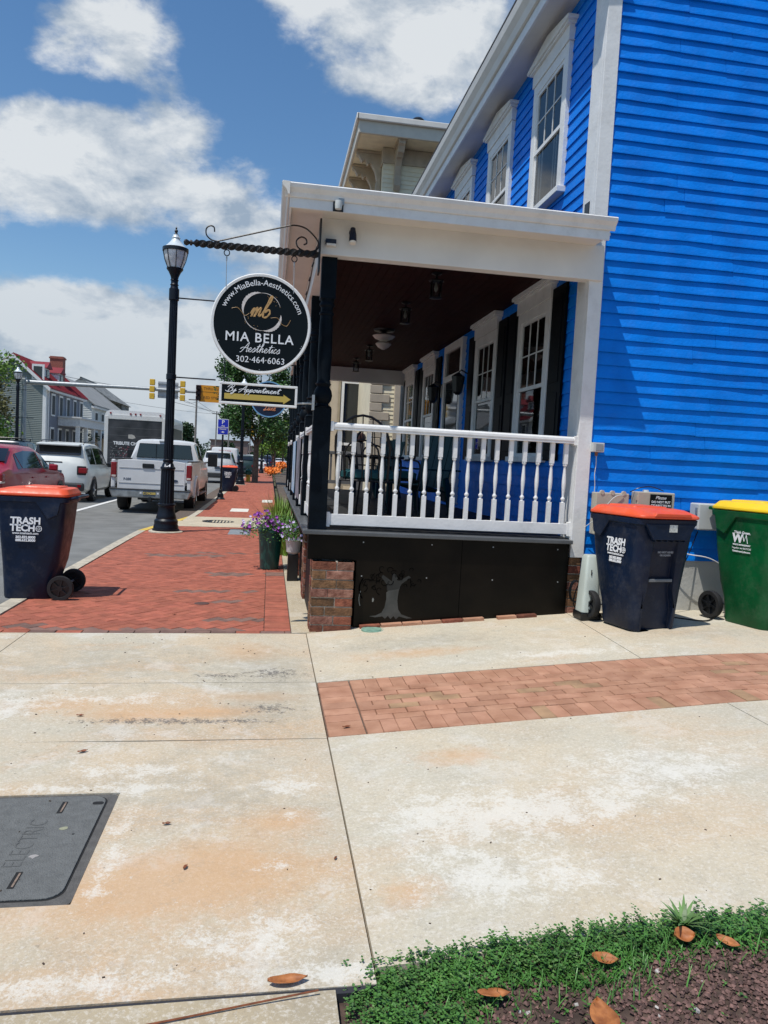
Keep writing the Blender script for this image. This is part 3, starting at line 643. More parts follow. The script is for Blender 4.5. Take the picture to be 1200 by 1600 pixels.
# baluster
def bal_mesh():
    b = B(); h = .775; q = .0185
    b.box(-q, q, -q, q, 0, .22).box(-q, q, -q, q, h-.20, h)
    b.lathe([(.016, .22), (.011, .228), (.012, .234), (.021, .246), (.021, .256), (.012, .268), (.010, .275), (.0125, .30), (.019, .38), (.0195, .42), (.013, .52), (.0105, .545), (.011, .55), (.020, .560), (.020, .568), (.012, .576)], (0, 0, 0), 10)
    return mesh('baluster', b, white, True)
bm_ = bal_mesh()
def railing(x0, y0, x1, y1, n, label=None):
    L_ = sqrt((x1-x0)**2+(y1-y0)**2); ang = atan2(y1-y0, x1-x0)
    mt = Matrix.Translation((x0, y0, 0)) @ Matrix.Rotation(ang, 4, 'Z')
    prof = [(-.045, 1.775), (.045, 1.775), (.045, 1.79), (.05, 1.80), (.048, 1.822), (.03, 1.838), (-.03, 1.838), (-.048, 1.822), (-.05, 1.80), (-.045, 1.79)]
    r = obj('railing', B().prism(prof, 0, L_, 'x').xf(mt), white, house, bevel=.002, label=label)
    obj('bottom_rail', B().box(0, L_, -.02, .02, .935, 1.035).xf(mt), white, r, bevel=.004)
    for bx in ((-.002, .03, -.03, .03, .92, 1.05), (L_-.03, L_+.002, -.03, .03, .92, 1.05), (-.002, .025, -.055, .055, 1.76, 1.845), (L_-.025, L_+.002, -.055, .055, 1.76, 1.845)):
        obj('rail_bracket', B().box(*bx).xf(mt), white, r, bevel=.003)
    for k in range(n):
        t = (k+.62)/(n+.24)*L_; p = mt @ Vector((t, 0, 1.01)); put('baluster', bm_, r, p, (0, 0, ang))
railing(.515, 6.66, 2.775, 6.66, 17, 'front end railing of the porch')
for a, c in ((0, 1), (1, 2), (2, 3), (4, 5), (5, 6)): railing(.42, POSTY[a]+.08, .42, POSTY[c]-.08, 11)

# ================================================================== THINGS ON THE PORCH
def lantern(loc, label, k):
    t = thing('porch_lantern', label, 'lantern', loc, 0, 'black lanterns hanging under the porch ceiling'); t.scale = (.8, .8, .62)
    obj('canopy', B().lathe([(.07, 0), (.07, -.02), (.03, -.04), (.012, -.05), (.012, -.09)], n=14), blackm, t, True, local=True)
    f = B().lathe([(.02, -.09), (.10, -.13), (.105, -.14), (.10, -.145)], n=8).lathe([(.08, -.40), (.085, -.405), (.085, -.42), (.03, -.43)], n=8)
    for q in range(4):
        a = pi/4+q*pi/2; f.tube([(.088*cos(a), .088*sin(a), -.14), (.078*cos(a), .078*sin(a), -.405)], .006, 5)
    obj('cage', f, blackm, t, local=True)
    obj('lamp_glass', B().lathe([(.075, -.145), (.07, -.40)], n=12, c=(0, 0, 0)), glass, t, True, local=True)
    obj('bulb', B().lathe([(.012, -.16), (.018, -.2), (.028, -.26), (.02, -.3), (.004, -.32)], n=10), M_bulb, t, True, local=True)
M_bulb = M('bulb_glass', (.32, .31, .28), .2)
lantern((1.62, 7.78, 3.492), 'black porch lantern nearest the front beam, large at the upper right of the ceiling', 0)
lantern((1.57, 9.30, 3.492), 'black porch lantern second from the front, just before the glass ceiling fixture', 1)
lantern((1.59, 12.9, 3.492), 'black porch lantern just beyond the double glass ceiling fixture', 2)
lantern((1.56, 14.6, 3.492), 'farthest black porch lantern, close to the back beam', 3)
t = thing('ceiling_light', 'ceiling fixture with two clear fluted glass shades among the porch lanterns', 'light', (1.60, 11.3, 3.492)); t.scale = (1, 1, .8)
obj('canopy', B().lathe([(.16, 0), (.15, -.03), (.04, -.05), (.03, -.08)], n=18), blackm, t, True, local=True)
obj('glass_shade', B().lathe([(.05, -.06), (.15, -.10), (.17, -.12), (.13, -.17), (.07, -.20)], n=20), M('frosted_glass', (.62, .60, .56), .25), t, True, local=True)
obj('glass_shade', B().lathe([(.03, -.21), (.11, -.25), (.12, -.27), (.08, -.33), (.02, -.37)], n=20), bpy.data.materials['frosted_glass'], t, True, local=True)
for i, (yy, zz) in enumerate(((10.75, 2.75), (12.45, 2.75))):
    t = thing('wall_lantern', ('black wall lantern on the near side of the glazed front door', 'black wall lantern on the far side of the glazed front door')[i], 'lantern', (FX-.02, yy, zz), 0, 'wall lanterns beside the front door')
    obj('bracket', B().box(-.02, .0, -.05, .05, -.1, .12).tube([(0, 0, .1), (-.12, 0, .16), (-.16, 0, .12)], .01, 6), blackm, t, local=True)
    obj('lamp_body', B().lathe([(.02, .12), (.09, .07), (.10, .06), (.07, -.16), (.03, -.2)], (-.16, 0, 0), 6), blackm, t, local=True)
def iron_chair(loc, rz, label):
    t = thing('iron_chair', label, 'chair', loc, rz, 'black iron chairs on the porch')
    for sx in (-1, 1):
        obj('leg', B().tube(cr([(sx*.25, -.26, 0), (sx*.24, -.24, .25), (sx*.26, -.25, .44), (sx*.27, -.2, .64), (sx*.27, .05, .66)]), .011, 6), iron, t, True, local=True)
        obj('leg', B().tube([(sx*.24, .28, 0), (sx*.22, .24, .44)], .011, 6), iron, t, True, local=True)
    arch = [(-.25+.0*q, 0, 0) for q in ()]
    pts = [(-.25, .25, .44), (-.27, .29, .75)]+[(-.27*cos(a), .33, .75+.30*sin(a)) for a in [pi*q/10 for q in range(1, 10)]]+[(.27, .29, .75), (.25, .25, .44)]
    obj('back_frame', B().tube(pts, .013, 6), iron, t, True, local=True)
    pts = [(-.17, .26, .46)]+[(-.17*cos(a), .31, .68+.14*sin(a)) for a in [pi*q/8 for q in range(0, 9)]]+[(.17, .26, .46)]
    obj('inner_arch', B().tube(pts, .009, 6), iron, t, True, local=True)
    for k in range(5):
        x = -.2+.1*k; top = .75+.30*sqrt(max(0, 1-(x/.27)**2)); obj('back_rod', B().tube([(x*.9, .25, .44), (x, .325, top)], .006, 5), iron, t, True, local=True)
    obj('seat_frame', B().tube([(-.25, -.25, .43), (.25, -.25, .43), (.24, .25, .43), (-.24, .25, .43), (-.25, -.25, .43)], .011, 6), iron, t, True, local=True)
    b = B(); b.loft([[(x*(.23+d), y_*(.23+d), z) for x, y_ in rrect(2, -1, 1, .25, 3)] for d, z in ((-.02, .44), (.015, .46), (.015, .51), (-.03, .535))]); obj('cushion', b, teal, t, True, local=True)
iron_chair((.98, 7.45, DZ), 2.75, 'black arched-back iron chair with teal cushion behind the first balusters')
iron_chair((1.35, 8.55, DZ), .5, 'black iron chair with teal cushion facing the nearer one')
t = thing('porch_table', 'small round black iron table between the porch chairs', 'table', (1.12, 8.05, DZ))
obj('table_top', B().lathe([(.30, .66), (.31, .67), (.31, .685), (.30, .69)], n=24), iron, t, True, local=True)
for q in range(3): a = q*2.094; obj('leg', B().tube([(.05*cos(a), .05*sin(a), .66), (.06*cos(a), .06*sin(a), .3), (.24*cos(a), .24*sin(a), 0)], .012, 6), iron, t, True, local=True)
def adirondack(loc, rz, label):
    t = thing('adirondack_chair', label, 'chair', loc, rz, 'dark green slatted armchairs on the porch'); mt = M('dark_green_paint', (.006, .045, .04), .5)
    if 'dark_green_paint.001' in bpy.data.materials: mt = bpy.data.materials['dark_green_paint']
    for k in range(5): obj('back_slat', B().cbox(((k-2)*.105, .30, .68), (.095, .02, .78-.04*abs(k-2)), rx=-.30), mt, t, local=True)
    for k in range(5): obj('seat_slat', B().cbox((0, -.25+k*.1, .36-.02*k), (.52, .09, .02), rx=-.15), mt, t, local=True)
    for s in (-1, 1):
        obj('arm', B().cbox((s*.33, -.02, .56), (.12, .66, .022)), mt, t, local=True)
        obj('leg', B().cbox((s*.29, -.29, .28), (.03, .09, .56)), mt, t, local=True); obj('leg', B().cbox((s*.28, .22, .22), (.03, .09, .5), rx=.3), mt, t, local=True)
adirondack((1.95, 9.6, DZ), -.9, 'dark green slatted armchair against the wall under the second window')
adirondack((1.9, 13.3, DZ), -.9, 'dark green slatted armchair far down the porch beyond the door')
# banners and boards tied to the street-side railing
bn = obj('hanging_banner', B().box(.33, .338, 8.62, 9.55, 1.05, 1.74), M('dark_banner_print', (.05, .05, .07), .5, .5, 4, c2=(.30, .28, .32)), None); tag(bn, 'dark printed banner tied to the second bay of the street-side railing', 'banner')
bn = obj('hanging_banner', B().box(.328, .336, 10.1, 11.1, 1.05, 1.74), M('blue_banner_print', (.12, .35, .62), .5, .2, 2, c2=(.75, .8, .82)), None); tag(bn, 'pale blue and white banner tied to the third bay of the street-side railing', 'banner')
# camera, floodlight and can light on the front beam
t = thing('security_camera', 'small dark bullet camera on a ball mount on the white beam', 'camera', (.61, 6.555, 3.42))
obj('mount', B().lathe([(.028, -.001), (.03, -.02), (.02, -.035)], (0, 0, .02), 12, 'y'), blackm, t, True, local=True)
obj('camera_body', B().tube([(0, -.045, .045), (0, -.07, -.01), (0, -.085, -.075)], [.022, .030, .033], 12), navy, t, True, local=True)
obj('lens_rim', B().tube([(0, -.086, -.078), (0, -.09, -.09)], [.033, .026], 12), offwhite, t, True, local=True)
t = thing('beam_light', 'small blue-black box light near the left end of the front beam', 'light', (.43, 6.555, 3.335))
obj('housing', B().box(-.045, .045, -.05, -.001, -.005, .03), navy, t, local=True, bevel=.003); obj('diffuser', B().box(-.035, .045, -.045, -.003, -.022, -.006), white, t, local=True)
t = thing('motion_sensor', 'small cylindrical sensor set under the gutter of the front fascia', 'sensor', (.455, 6.222, 3.545))
obj('back_box', B().box(-.042, .042, -.008, -.001, -.045, .045), blackm, t, local=True); obj('sensor_head', B().lathe([(.028, .03), (.03, .0), (.026, -.035), (.01, -.04)], (0, -.036, 0), 14), greybox, t, True, local=True)
# string-light cable under the left soffit
cb = B().tube(cr([(.345, 6.54, 3.46), (.338, 6.9, 3.40), (.338, 7.6, 3.43), (.338, 8.4, 3.38), (.338, 9.6, 3.42), (.338, 11, 3.38)]), .006, 5)
for yy in (6.95, 7.5, 8.1, 8.8, 9.6, 10.3): cb.tube([(.338, yy, 3.41), (.325, yy+.02, 3.37)], .008, 5)
tag(obj('light_string', cb, blackm), 'thin black cable of string lights along the left porch beam', 'string lights')

# ================================================================== THE HANGING SIGN
SY = 6.44
t = thing('sign_bracket', 'twisted wrought-iron bracket with scrolls fixed to the porch corner', 'bracket', (.34, SY, 3.2))
b = B(); n = 66
ring = []
for i in range(n+1):
    x = .33-1.0*i/n; a = i*.42; h = .024
    ring.append([(x, SY+h*1.3*cos(a+q*pi/2+pi/4), 3.205+h*1.3*sin(a+q*pi/2+pi/4)) for q in range(4)])
b.loft(ring); obj('twisted_bar', b, iron, t)
obj('finial', B().lathe([(.012, -.72), (.022, -.715), (.022, -.70), (.010, -.695), (.014, -.685), (.027, -.672)], (0, SY, 3.205), 14, 'x').lathe([(.002, -.768), (.018, -.762), (.026, -.745), (.018, -.728), (.010, -.72)], (0, SY, 3.205), 14, 'x'), iron, t, True)
def spiral(cx, cz, r0, r1, a0, a1, n=26): return [(cx+(r0+(r1-r0)*i/n)*cos(a0+(a1-a0)*i/n), SY, cz+(r0+(r1-r0)*i/n)*sin(a0+(a1-a0)*i/n)) for i in range(n+1)]
rod = spiral(-.545, 3.322, .022, .065, radians(200), radians(620-90-360+360), 20)
obj('scroll', B().tube(cr([(-.525, SY, 3.31), (-.53, SY, 3.345), (-.56, SY, 3.355), (-.59, SY, 3.33), (-.588, SY, 3.28), (-.55, SY, 3.245), (-.50, SY, 3.235)], 8), .006, 6), iron, t, True)
obj('stay_rod', B().tube([(-.50, SY, 3.236), (.02, SY, 3.40)]+cr([(.02, SY, 3.40), (.12, SY, 3.425), (.22, SY, 3.405), (.305, SY, 3.33), (.325, SY, 3.27), (.29, SY, 3.235), (.22, SY, 3.222), (.155, SY, 3.25), (.14, SY, 3.30), (.175, SY, 3.335), (.215, SY, 3.325), (.225, SY, 3.29), (.20, SY, 3.275)], 8), .0065, 6), iron, t, True)
obj('wall_plate', B().box(.328, .343, SY-.02, SY+.11, 3.06, 3.50), iron, t, bevel=.003)
for x in (-.42, .13): obj('eye_ring', B().tube([(x+.022*cos(q*pi/8), SY, 3.152+.024*sin(q*pi/8)) for q in range(17)], .0045, 6, False), iron, t, True)
sg = thing('round_sign', 'round black shop sign with white rim reading MIA BELLA Aesthetics', 'sign', (-.119, SY, 2.595))
CXs, CZs, RR = -.119, 2.597, .412
def circ(r, y0, y1, n=64): return B().lathe([(r, y0), (r, y1)], (CXs, 0, CZs), n, 'y')
obj('sign_disc', circ(RR-.018, SY-.012, SY+.012), signblack, sg, True)
rp = [(RR-.026, SY-.018), (RR-.008, SY-.020), (RR, SY-.012), (RR, SY+.012), (RR-.008, SY+.020), (RR-.026, SY+.018)]
b = B(); b.loft([[(CXs+r*cos(a), y_, CZs+r*sin(a)) for r, y_ in rp] for a in [2*pi*q/72 for q in range(73)]], False); obj('rim', b, white, sg, True)
ty = SY-.0135
def arc_text(body, r, size, a_mid, mat, parent):
    def adv(ch):
        def wd(sx_): me = text_mesh(sx_, size); xs = [v.co.x for v in me.vertices]; bpy.data.meshes.remove(me); return max(xs)-min(xs)
        return wd('H'+ch+'H')-wd('HH')
    A = [adv(c) for c in body]; tot = sum(A); pos = 0; V = []; F = []
    for c, w in zip(body, A):
        me = text_mesh(c, size); a = a_mid-(pos+w/2-tot/2)/r; pos += w
        mt = Matrix.Translation((CXs+r*sin(pi/2-a), ty, CZs+r*cos(pi/2-a))) @ Matrix.Rotation(pi/2-a, 4, 'Y') @ Matrix.Rotation(pi/2, 4, 'X')
        o = len(V); V += [tuple(mt @ v.co) for v in me.vertices]; F += [tuple(i+o for i in p.vertices) for p in me.polygons]; bpy.data.meshes.remove(me)
    me = bpy.data.meshes.new('lettering'); me.from_pydata(V, [], F); me.materials.append(mat); return obj('lettering', me, None, parent)
arc_text('www.MiaBella-Aesthetics.com', .335, .067, pi/2-.03, decal, sg)
text('MIA BELLA', .108, (CXs-.01, ty, CZs-.118), decal, sg, bold=.001, space=1.13, sx=1.0)
text('302\u00b7464\u00b76063', .072, (CXs+.005, ty, CZs-.298), decal, sg, space=1.02)
STR = {
 'A': ([[(0,-.1),(.3,.0),(.8,1.2),(1.2,2.2),(1.25,1.2),(1.3,.05),(1.5,.1)], [(-.1,.6),(.4,1.0),(1.6,.75)]], 1.5),
 'B': ([[(.45,-.1),(.6,1.0),(.85,2.1)], [(.0,1.3),(.4,2.1),(1.2,2.3),(1.25,1.6),(.7,1.2),(1.25,1.0),(1.2,.2),(.5,-.15),(-.2,.3)]], 1.35),
 'e': ([[(0,.3),(.4,.5),(.55,.85),(.35,1),(.15,.6),(.25,.1),(.6,.05),(.8,.3)]], .8), 's': ([[(0,.3),(.35,.9),(.45,1.0),(.6,.4),(.35,0),(.1,.1)], [(.45,.05),(.75,.3)]], .75),
 't': ([[(0,.3),(.3,1.2),(.42,1.9),(.35,.6),(.42,.05),(.7,.3)], [(.0,1.3),(.8,1.45)]], .7), 'h': ([[(0,.3),(.4,1.5),(.45,2.1),(.28,2.0),(.22,.0),(.3,.6),(.6,1.0),(.68,.6),(.7,.1),(.95,.3)]], .95),
 'i': ([[(0,.3),(.22,.95),(.22,.1),(.45,.3)], [(.3,1.35),(.34,1.42)]], .45), 'c': ([[(.5,.85),(.3,1.0),(.1,.5),(.25,.05),(.65,.3)]], .65),
 'y': ([[(0,.9),(.1,.3),(.35,.2),(.6,.95),(.5,-.3),(.2,-.9),(0,-.6),(.9,.4)]], .9), 'p': ([[(0,.3),(.22,.95),(.12,-.9),(.25,.6),(.5,1.0),(.6,.5),(.4,.05),(.3,.2),(.8,.3)]], .8),
 'o': ([[(.4,.95),(.1,.6),(.2,.05),(.5,.2),(.5,.8),(.35,.95),(.75,.8)]], .72), 'n': ([[(0,.3),(.18,.95),(.15,.0),(.3,.7),(.5,.95),(.52,.1),(.75,.3)]], .75),
 'm': ([[(0,.3),(.18,.95),(.15,0),(.3,.7),(.48,.95),(.48,0),(.62,.7),(.84,.95),(.86,.1),(1.1,.3)]], 1.1), ' ': ([], .55),
 'b': ([[(0,.3),(.35,1.4),(.45,2.1),(.28,2.2),(.15,1.0),(.2,.1),(.55,.05),(.75,.5),(.5,.85),(.28,.5)]], .9),
 'L': ([[(1.0,1.9),(.7,2.2),(.45,1.8),(.45,.6),(.0,.1),(.2,-.1),(.6,.1),(1.2,.2)]], 1.15), 'u': ([[(0,.3),(.15,.95),(.15,.2),(.4,.05),(.55,.95),(.55,.1),(.8,.3)]], .8), 'x': ([[(0,.9),(.3,.5),(.6,.05),(.8,.3)], [(.6,.95),(.1,.0)]], .8)}
def script(word, x, z, s, r, mat, parent, yy=None, slant=.32, name='script_lettering', sp=1.0):
    b = B(); cx = 0
    for ch in word:
        st, ad = STR[ch]
        for p in st:
            q = cr([(x+s*sp*(cx+a+slant*c), yy if yy else ty, z+s*c) for a, c in p], 5); b.tube(q, [r*(.75+.5*abs(sin(i*.7))) for i in range(len(q))], 5)
        cx += ad
    o = len(b.v); b.v = [(a, (yy or ty)+(c-(yy or ty))*.3, d) for a, c, d in b.v]; return obj(name, b, mat, parent, True), cx*s*sp
script('Aesthetics', CXs-.165, CZs-.235, .036, .0024, decal, sg, sp=1.12)
script('mb', CXs-.098, CZs+.055, .078, .0068, gold, sg, sp=1.05)
# crescent and swash of the emblem
cresc = B()
def brush(a0, a1, wmax, rad=.152):
    n_ = 26; o = len(cresc.v)
    for i in range(n_+1):
        a = a0+(a1-a0)*i/n_; w = wmax*abs(sin(pi*i/n_))**.8*(1+.12*sin(i*2.7))+.0015
        for rr in (rad, rad+w): cresc.v.append((CXs+.005+rr*cos(a), ty-.0005, CZs+.100+rr*sin(a)))
    for i in range(n_): cresc.f.append((o+2*i, o+2*i+1, o+2*i+3, o+2*i+2))
RINGZ = .100
brush(radians(95), radians(190), .026); brush(radians(-85), radians(-5), .026); brush(radians(20), radians(95), .004); brush(radians(190), radians(275), .0045)
obj('emblem_ring', cresc, M('pale_rose_print', (.62, .56, .52), .4, .2, 40), sg)
sw = B().tube(cr([(CXs-.245, ty, CZs+.11), (CXs-.20, ty, CZs+.12), (CXs-.165, ty, CZs+.09), (CXs-.135, ty, CZs+.06), (CXs-.10, ty, CZs+.08)]), .0016, 5).tube(cr([(CXs+.075, ty, CZs+.055), (CXs+.13, ty, CZs+.06), (CXs+.165, ty, CZs+.015), (CXs+.21, ty, CZs+.0), (CXs+.24, ty, CZs+.05)]), .0016, 5)
rnd = random.Random(3)
for i in range(26): a = radians(rnd.choice((35, 55, 215, 250))+rnd.uniform(-18, 18)); r_ = .150+rnd.uniform(-.028, .02); sw.cbox((CXs+.005+r_*cos(a), ty, CZs+.100+r_*sin(a)), (.004, .001, .004), ry=rnd.random())
obj('swash', sw, gold, sg)
for i, a in enumerate((90, 270, 205, -28, 335)): obj('screw', B().lathe([(.004, SY-.016), (.003, SY-.012)], (CXs+.375*cos(radians(a)), 0, CZs+.375*sin(radians(a))), 8, 'y'), steel, sg)
for x in (-.42, .13):
    obj('hanger_chain', B().tube([(x, SY, 3.128), (x, SY, 3.09)], .006, 6).tube([(x, SY, 3.09), (x+.006, SY-.02, 2.84 if x < 0 else 2.865)], .0032, 6), steel, sg, True)
sb = thing('arrow_sign', 'long black sign with gold arrow and the words By Appointment under the round sign', 'sign', (-.118, SY, 2.015))
AX0, AX1, AZ0, AZ1 = -.437, .205, 1.925, 2.105
obj('sign_board', B().box(AX0+.015, AX1-.015, SY-.011, SY+.011, AZ0+.013, AZ1-.013), signblack, sb)
for bx in ((AX0, AX1, AZ0, AZ0+.020), (AX0, AX1, AZ1-.020, AZ1)): obj('frame_rail', B().box(bx[0], bx[1], SY-.017, SY+.017, bx[2], bx[3]), white, sb, bevel=.004)
for bx in ((AX0, AX0+.020), (AX1-.020, AX1)): obj('frame_stile', B().box(bx[0], bx[1], SY-.0165, SY+.0165, AZ0+.0205, AZ1-.0205), white, sb, bevel=.003)
obj('arrow', B().prism([(-.395, 1.967), (.09, 1.967), (.09, 1.950), (.150, 1.992), (.09, 2.030), (.09, 2.014), (-.395, 2.014)], SY-.0135, SY-.0115, 'y'), mustard, sb)
script('By Appointment', -.385, 2.030, .0245, .0024, decal, sb, yy=SY-.0155, sp=1.50)
for x in (-.40, .165): obj('hanger_rod', B().tube([(x, SY-.012, 2.34 if x > 0 else 2.30), (x, SY-.012, 2.09)], .0045, 6), blackm, sb)
obj('stay_bar', B().tube([(.205, SY, 1.965), (.30, SY+.1, 1.98), (.345, SY+.18, 1.985)], .008, 8).box(.34, .36, SY+.15, SY+.21, 1.93, 2.06), greybox, sb)
# second round sign, half hidden behind
s2 = thing('round_sign', 'dark round sign with light blue rim half hidden behind the arrow sign', 'sign', (-.06, 12.9, 2.47))
b = B(); b.lathe([(.29, 12.89), (.29, 12.91)], (-.06, 0, 2.47), 40, 'y'); obj('sign_disc', b, M('navy_sign', (.008, .016, .05), .3), s2, True)
b = B(); b.loft([[(-.06+r*cos(a), y_, 2.47+r*sin(a)) for r, y_ in ((.28, 12.88), (.30, 12.88), (.30, 12.92), (.28, 12.92))] for a in [2*pi*q/48 for q in range(49)]], False); obj('rim', b, M('light_blue_rim', (.18, .42, .70), .4), s2, True)
script('Luxe', -.14, 2.285, .05, .006, M('copper_print', (.65, .25, .12), .5), s2, yy=12.884, sp=1.1)
obj('hanger_rod', B().tube([(-.06, 12.9, 2.75), (-.06, 12.9, 3.05)], .006, 6).tube([(-.36, 12.9, 3.06), (.36, 12.9, 3.06)], .012, 6), iron, s2)

# ================================================================== WHEELED BINS
def wheel_parts(parent, c, r, w, spokes=6):
    st = [(r*.72, -w/2), (r*.97, -w/2), (r, -w/4), (r, w/4), (r*.97, w/2), (r*.72, w/2), (r*.70, w*.3), (r*.70, -w*.3)]
    b = B(); b.loft([[(c[0]+z, c[1]+q*cos(a), c[2]+q*sin(a)) for q, z in st] for a in [2*pi*k/28 for k in range(29)]], False)
    w_ = obj('wheel', b, rubber, parent, True, local=True)
    b = B().lathe([(r*.72, -w*.15), (r*.72, w*.1)], c, 24, 'x').lathe([(r*.22, -w*.45), (r*.22, w*.45)], c, 12, 'x')
    for k in range(spokes):
        a = 2*pi*k/spokes+.3; b.cbox((c[0], c[1]+r*.45*cos(a), c[2]+r*.45*sin(a)), (w*.8, r*.52, r*.10), rx=a)
    obj('hub', b, blackm, w_, local=True)
def wheeled_bin(label, loc, rz, body, lid, side, H=1.0, name='wheeled_bin'):
    t = thing(name, label, 'bin', loc, rz, 'wheeled rubbish bins')
    rings = []; prof = [(.0, .43, -.24, .20, .07), (.02, .45, -.25, .205, .08), (.20, .47, -.262, .225, .08), (.34, .49, -.27, .27, .08), (.62, .535, -.29, .31, .07), (.80, .555, -.305, .325, .06), (.93, .57, -.315, .335, .05)]
    for z, w, yf, yb, r in prof:
        rr = [(x, y_) for x, y_ in rrect(w, yf, yb, r, 4)]
        # recess in the front face
        nd = .0 if z > .85 else (.045 if z < .65 else .0)
        ins = [(-.13, yf), (-.115, yf+nd), (.115, yf+nd), (.13, yf)]
        if z < .3: ins = [(-.17, yf), (-.155, yf+nd), (.155, yf+nd), (.17, yf)]
        rings.append([(x, y_, z*H) for x, y_ in rr[:15]+ins+rr[15:]])
    obj('body', B().loft(rings), body, t, True, bevel=.003, local=True)
    rim = lambda w, yf, yb, z: [(x, y_, z*H) for x, y_ in rrect(w, yf, yb, .06, 4)]
    obj('rim', B().loft([rim(.58, -.325, .345, .905), rim(.60, -.34, .36, .915), rim(.605, -.345, .365, .955), rim(.59, -.335, .355, .962), rim(.56, -.31, .33, .962)]), body, t, True, local=True)
    # lift skirt across the front and lugs at the sides
    sk_ = B().prism([(-.25, .92*H), (.25, .92*H), (.17, .79*H), (-.17, .79*H)], -.352, -.322, 'y')
    for k in range(6): sk_.cbox((-.15+k*.06, -.325, .80*H), (.006, .05, .05))
    obj('lift_skirt', sk_, body, t, bevel=.005, local=True)
    for s in (-1, 1): obj('side_lug', B().prism([(.05, .93*H), (.30, .93*H), (.27, .80*H), (.18, .76*H)], s*.300, s*.262, 'x'), body, t, bevel=.004, local=True)
    obj('grab_bar', B().box(-.12, .12, -.272, -.252, .425*H, .45*H), M_bar, t, bevel=.004, local=True)
    for s in (-1, 1): obj('handle_arm', B().tube([(s*.20, .34, .94*H), (s*.20, .43, .965*H)], .016, 8), body, t, True, local=True)
    obj('handle', B().tube([(-.22, .435, .965*H), (.22, .435, .965*H)], .016, 10), body, t, True, local=True)
    L = []
    for w, yf, yb, z, r in ((.60, -.355, .36, .966, .07), (.615, -.365, .365, .972, .07), (.61, -.36, .365, .99, .07), (.585, -.335, .355, 1.005, .08), (.52, -.24, .34, 1.035, .08), (.44, -.16, .32, 1.042, .06)):
        L.append([(x, y_, z*H) for x, y_ in rrect(w, yf, yb, r, 4)])
    ld = obj('lid', B().loft(L), lid, t, True, bevel=.003, local=True)
    obj('lid_panel', B().loft([[(x, y_, z*H) for x, y_ in rrect(w, yf, yb, .03, 3)] for w, yf, yb, z in ((.36, -.10, .26, 1.04), (.34, -.09, .25, 1.054))]), lid, ld, True, local=True)
    obj('lid_grip', B().prism([(-.19, .984*H), (.19, .984*H), (.17, 1.012*H), (-.17, 1.012*H)], -.372, -.30, 'y'), lid, ld, bevel=.006, local=True)
    for s in (-1, 1): wheel_parts(t, (s*.255, .305, .125), .125, .055)
    obj('axle', B().tube([(-.24, .305, .125), (.24, .305, .125)], .012, 8), steel, t, local=True)
    return t
M_bar = M('grey_bar', (.16, .17, .18), .5)
def side_text(t, s, rows, yc, zc, lean=.0):   # printed on the side s (+1/-1) of a bin, following the side's slope
    for (body, size, dz, dy, bold, sxx) in rows:
        x = s*(.2675+.001+.06*(zc+dz-.62)*.45)+s*.006
        rot = (pi/2-.05*1, 0, s*pi/2); text(body, size, (x, yc+dy, zc+dz), decal, t, rot, bold, 'CENTER', True, sx=sxx)
def trash_label(t, s, zc=.74, yc=-.02, q=1.):
    side_text(t, s, [(a_, b_*q, c_*q, d_*q, e_*q, f_) for a_, b_, c_, d_, e_, f_ in [('TRASH', .092, 0, 0, .0035, 1.0), ('TECH', .092, -.072, -.028*s, .0035, 1.0), ('www.trashtech.com', .03, -.122, 0, .0008, 1.0), ('302.832.8000', .034, -.162, 0, .0016, 1.0), ('888.632.8000', .034, -.192, 0, .0016, 1.0)]], yc, zc)
    x = s*(.2755+.06*(zc-.072-.62)*.45)+s*.004; b = B(); cy = yc+.125*s*q; cz = zc-.072*q
    b.loft([[(x+s*e, cy+r*cos(a), cz+r*sin(a)) for r, e in ((.030*q, 0), (.024*q, 0), (.024*q, .0015), (.030*q, .0015))] for a in [2*pi*k/20 for k in range(21)]], False)
    b.cbox((x, cy, cz), (.002, .056*q, .006)).cbox((x, cy, cz), (.002, .006, .056*q)).cbox((x, cy, cz), (.002, .026*q, .026*q), rx=.78)
    obj('emblem', b, decal, t, local=True)
HB = 1.075
t = wheeled_bin('navy wheeled bin with orange-red lid standing on the kerb at the left edge', (-2.32, 8.14, -.042), -pi/2, navy, orange, 1, HB); trash_label(t, 1, .79, -.03)
t = wheeled_bin('scuffed navy wheeled bin with orange-red lid against the blue clapboards', (3.17, 6.03, gz(3.17)), radians(12), navy, orange, -1, .975, 'wheeled_bin'); trash_label(t, -1, .72, -.02, .86)
obj('sticker', B().box(-.02, .06, -.3545, -.3525, .835, .895), M('paper_sticker', (.62, .64, .58), .6, .3, 60), t, local=True)
text('NO HOT ASHES', .022, (0, -.304, .665), M('grey_print', (.30, .31, .33), .5), t, (pi/2, 0, 0), .0006, 'CENTER', True); text('OR LIQUIDS', .02, (0, -.302, .64), bpy.data.materials['grey_print'], t, (pi/2, 0, 0), .0006, 'CENTER', True)
t = wheeled_bin('green wheeled bin with yellow lid at the right edge beside the grey box', (4.33, 6.03, gz(4.3)), radians(14), green, yellow, -1, 1.03)
side_text(t, -1, [('Think Green.', .032, .052, 0, .0008, 1.0), ('W', .105, 0, -(-.045), .0045, 1.0), ('WASTE MANAGEMENT', .018, -.055, 0, .0006, 1.0), ('Together we RECYCLE', .021, -.083, 0, .0, 1.0), ('ThinkGreenCycles.com', .020, -.112, 0, .0006, 1.0)], .0, .755)
wb = B(); pts = [(-.0, -.036), (.016, .036), (.036, -.02), (.056, .036), (.075, -.036)]
for i in range(4): wb.tube([(-.2795-.0018, .01-pts[i][0]+.0, .755+pts[i][1]), (-.2795-.0018, .01-pts[i+1][0], .755+pts[i+1][1])], .003, 5)
obj('outlined_letter', wb, decal, t, local=True)
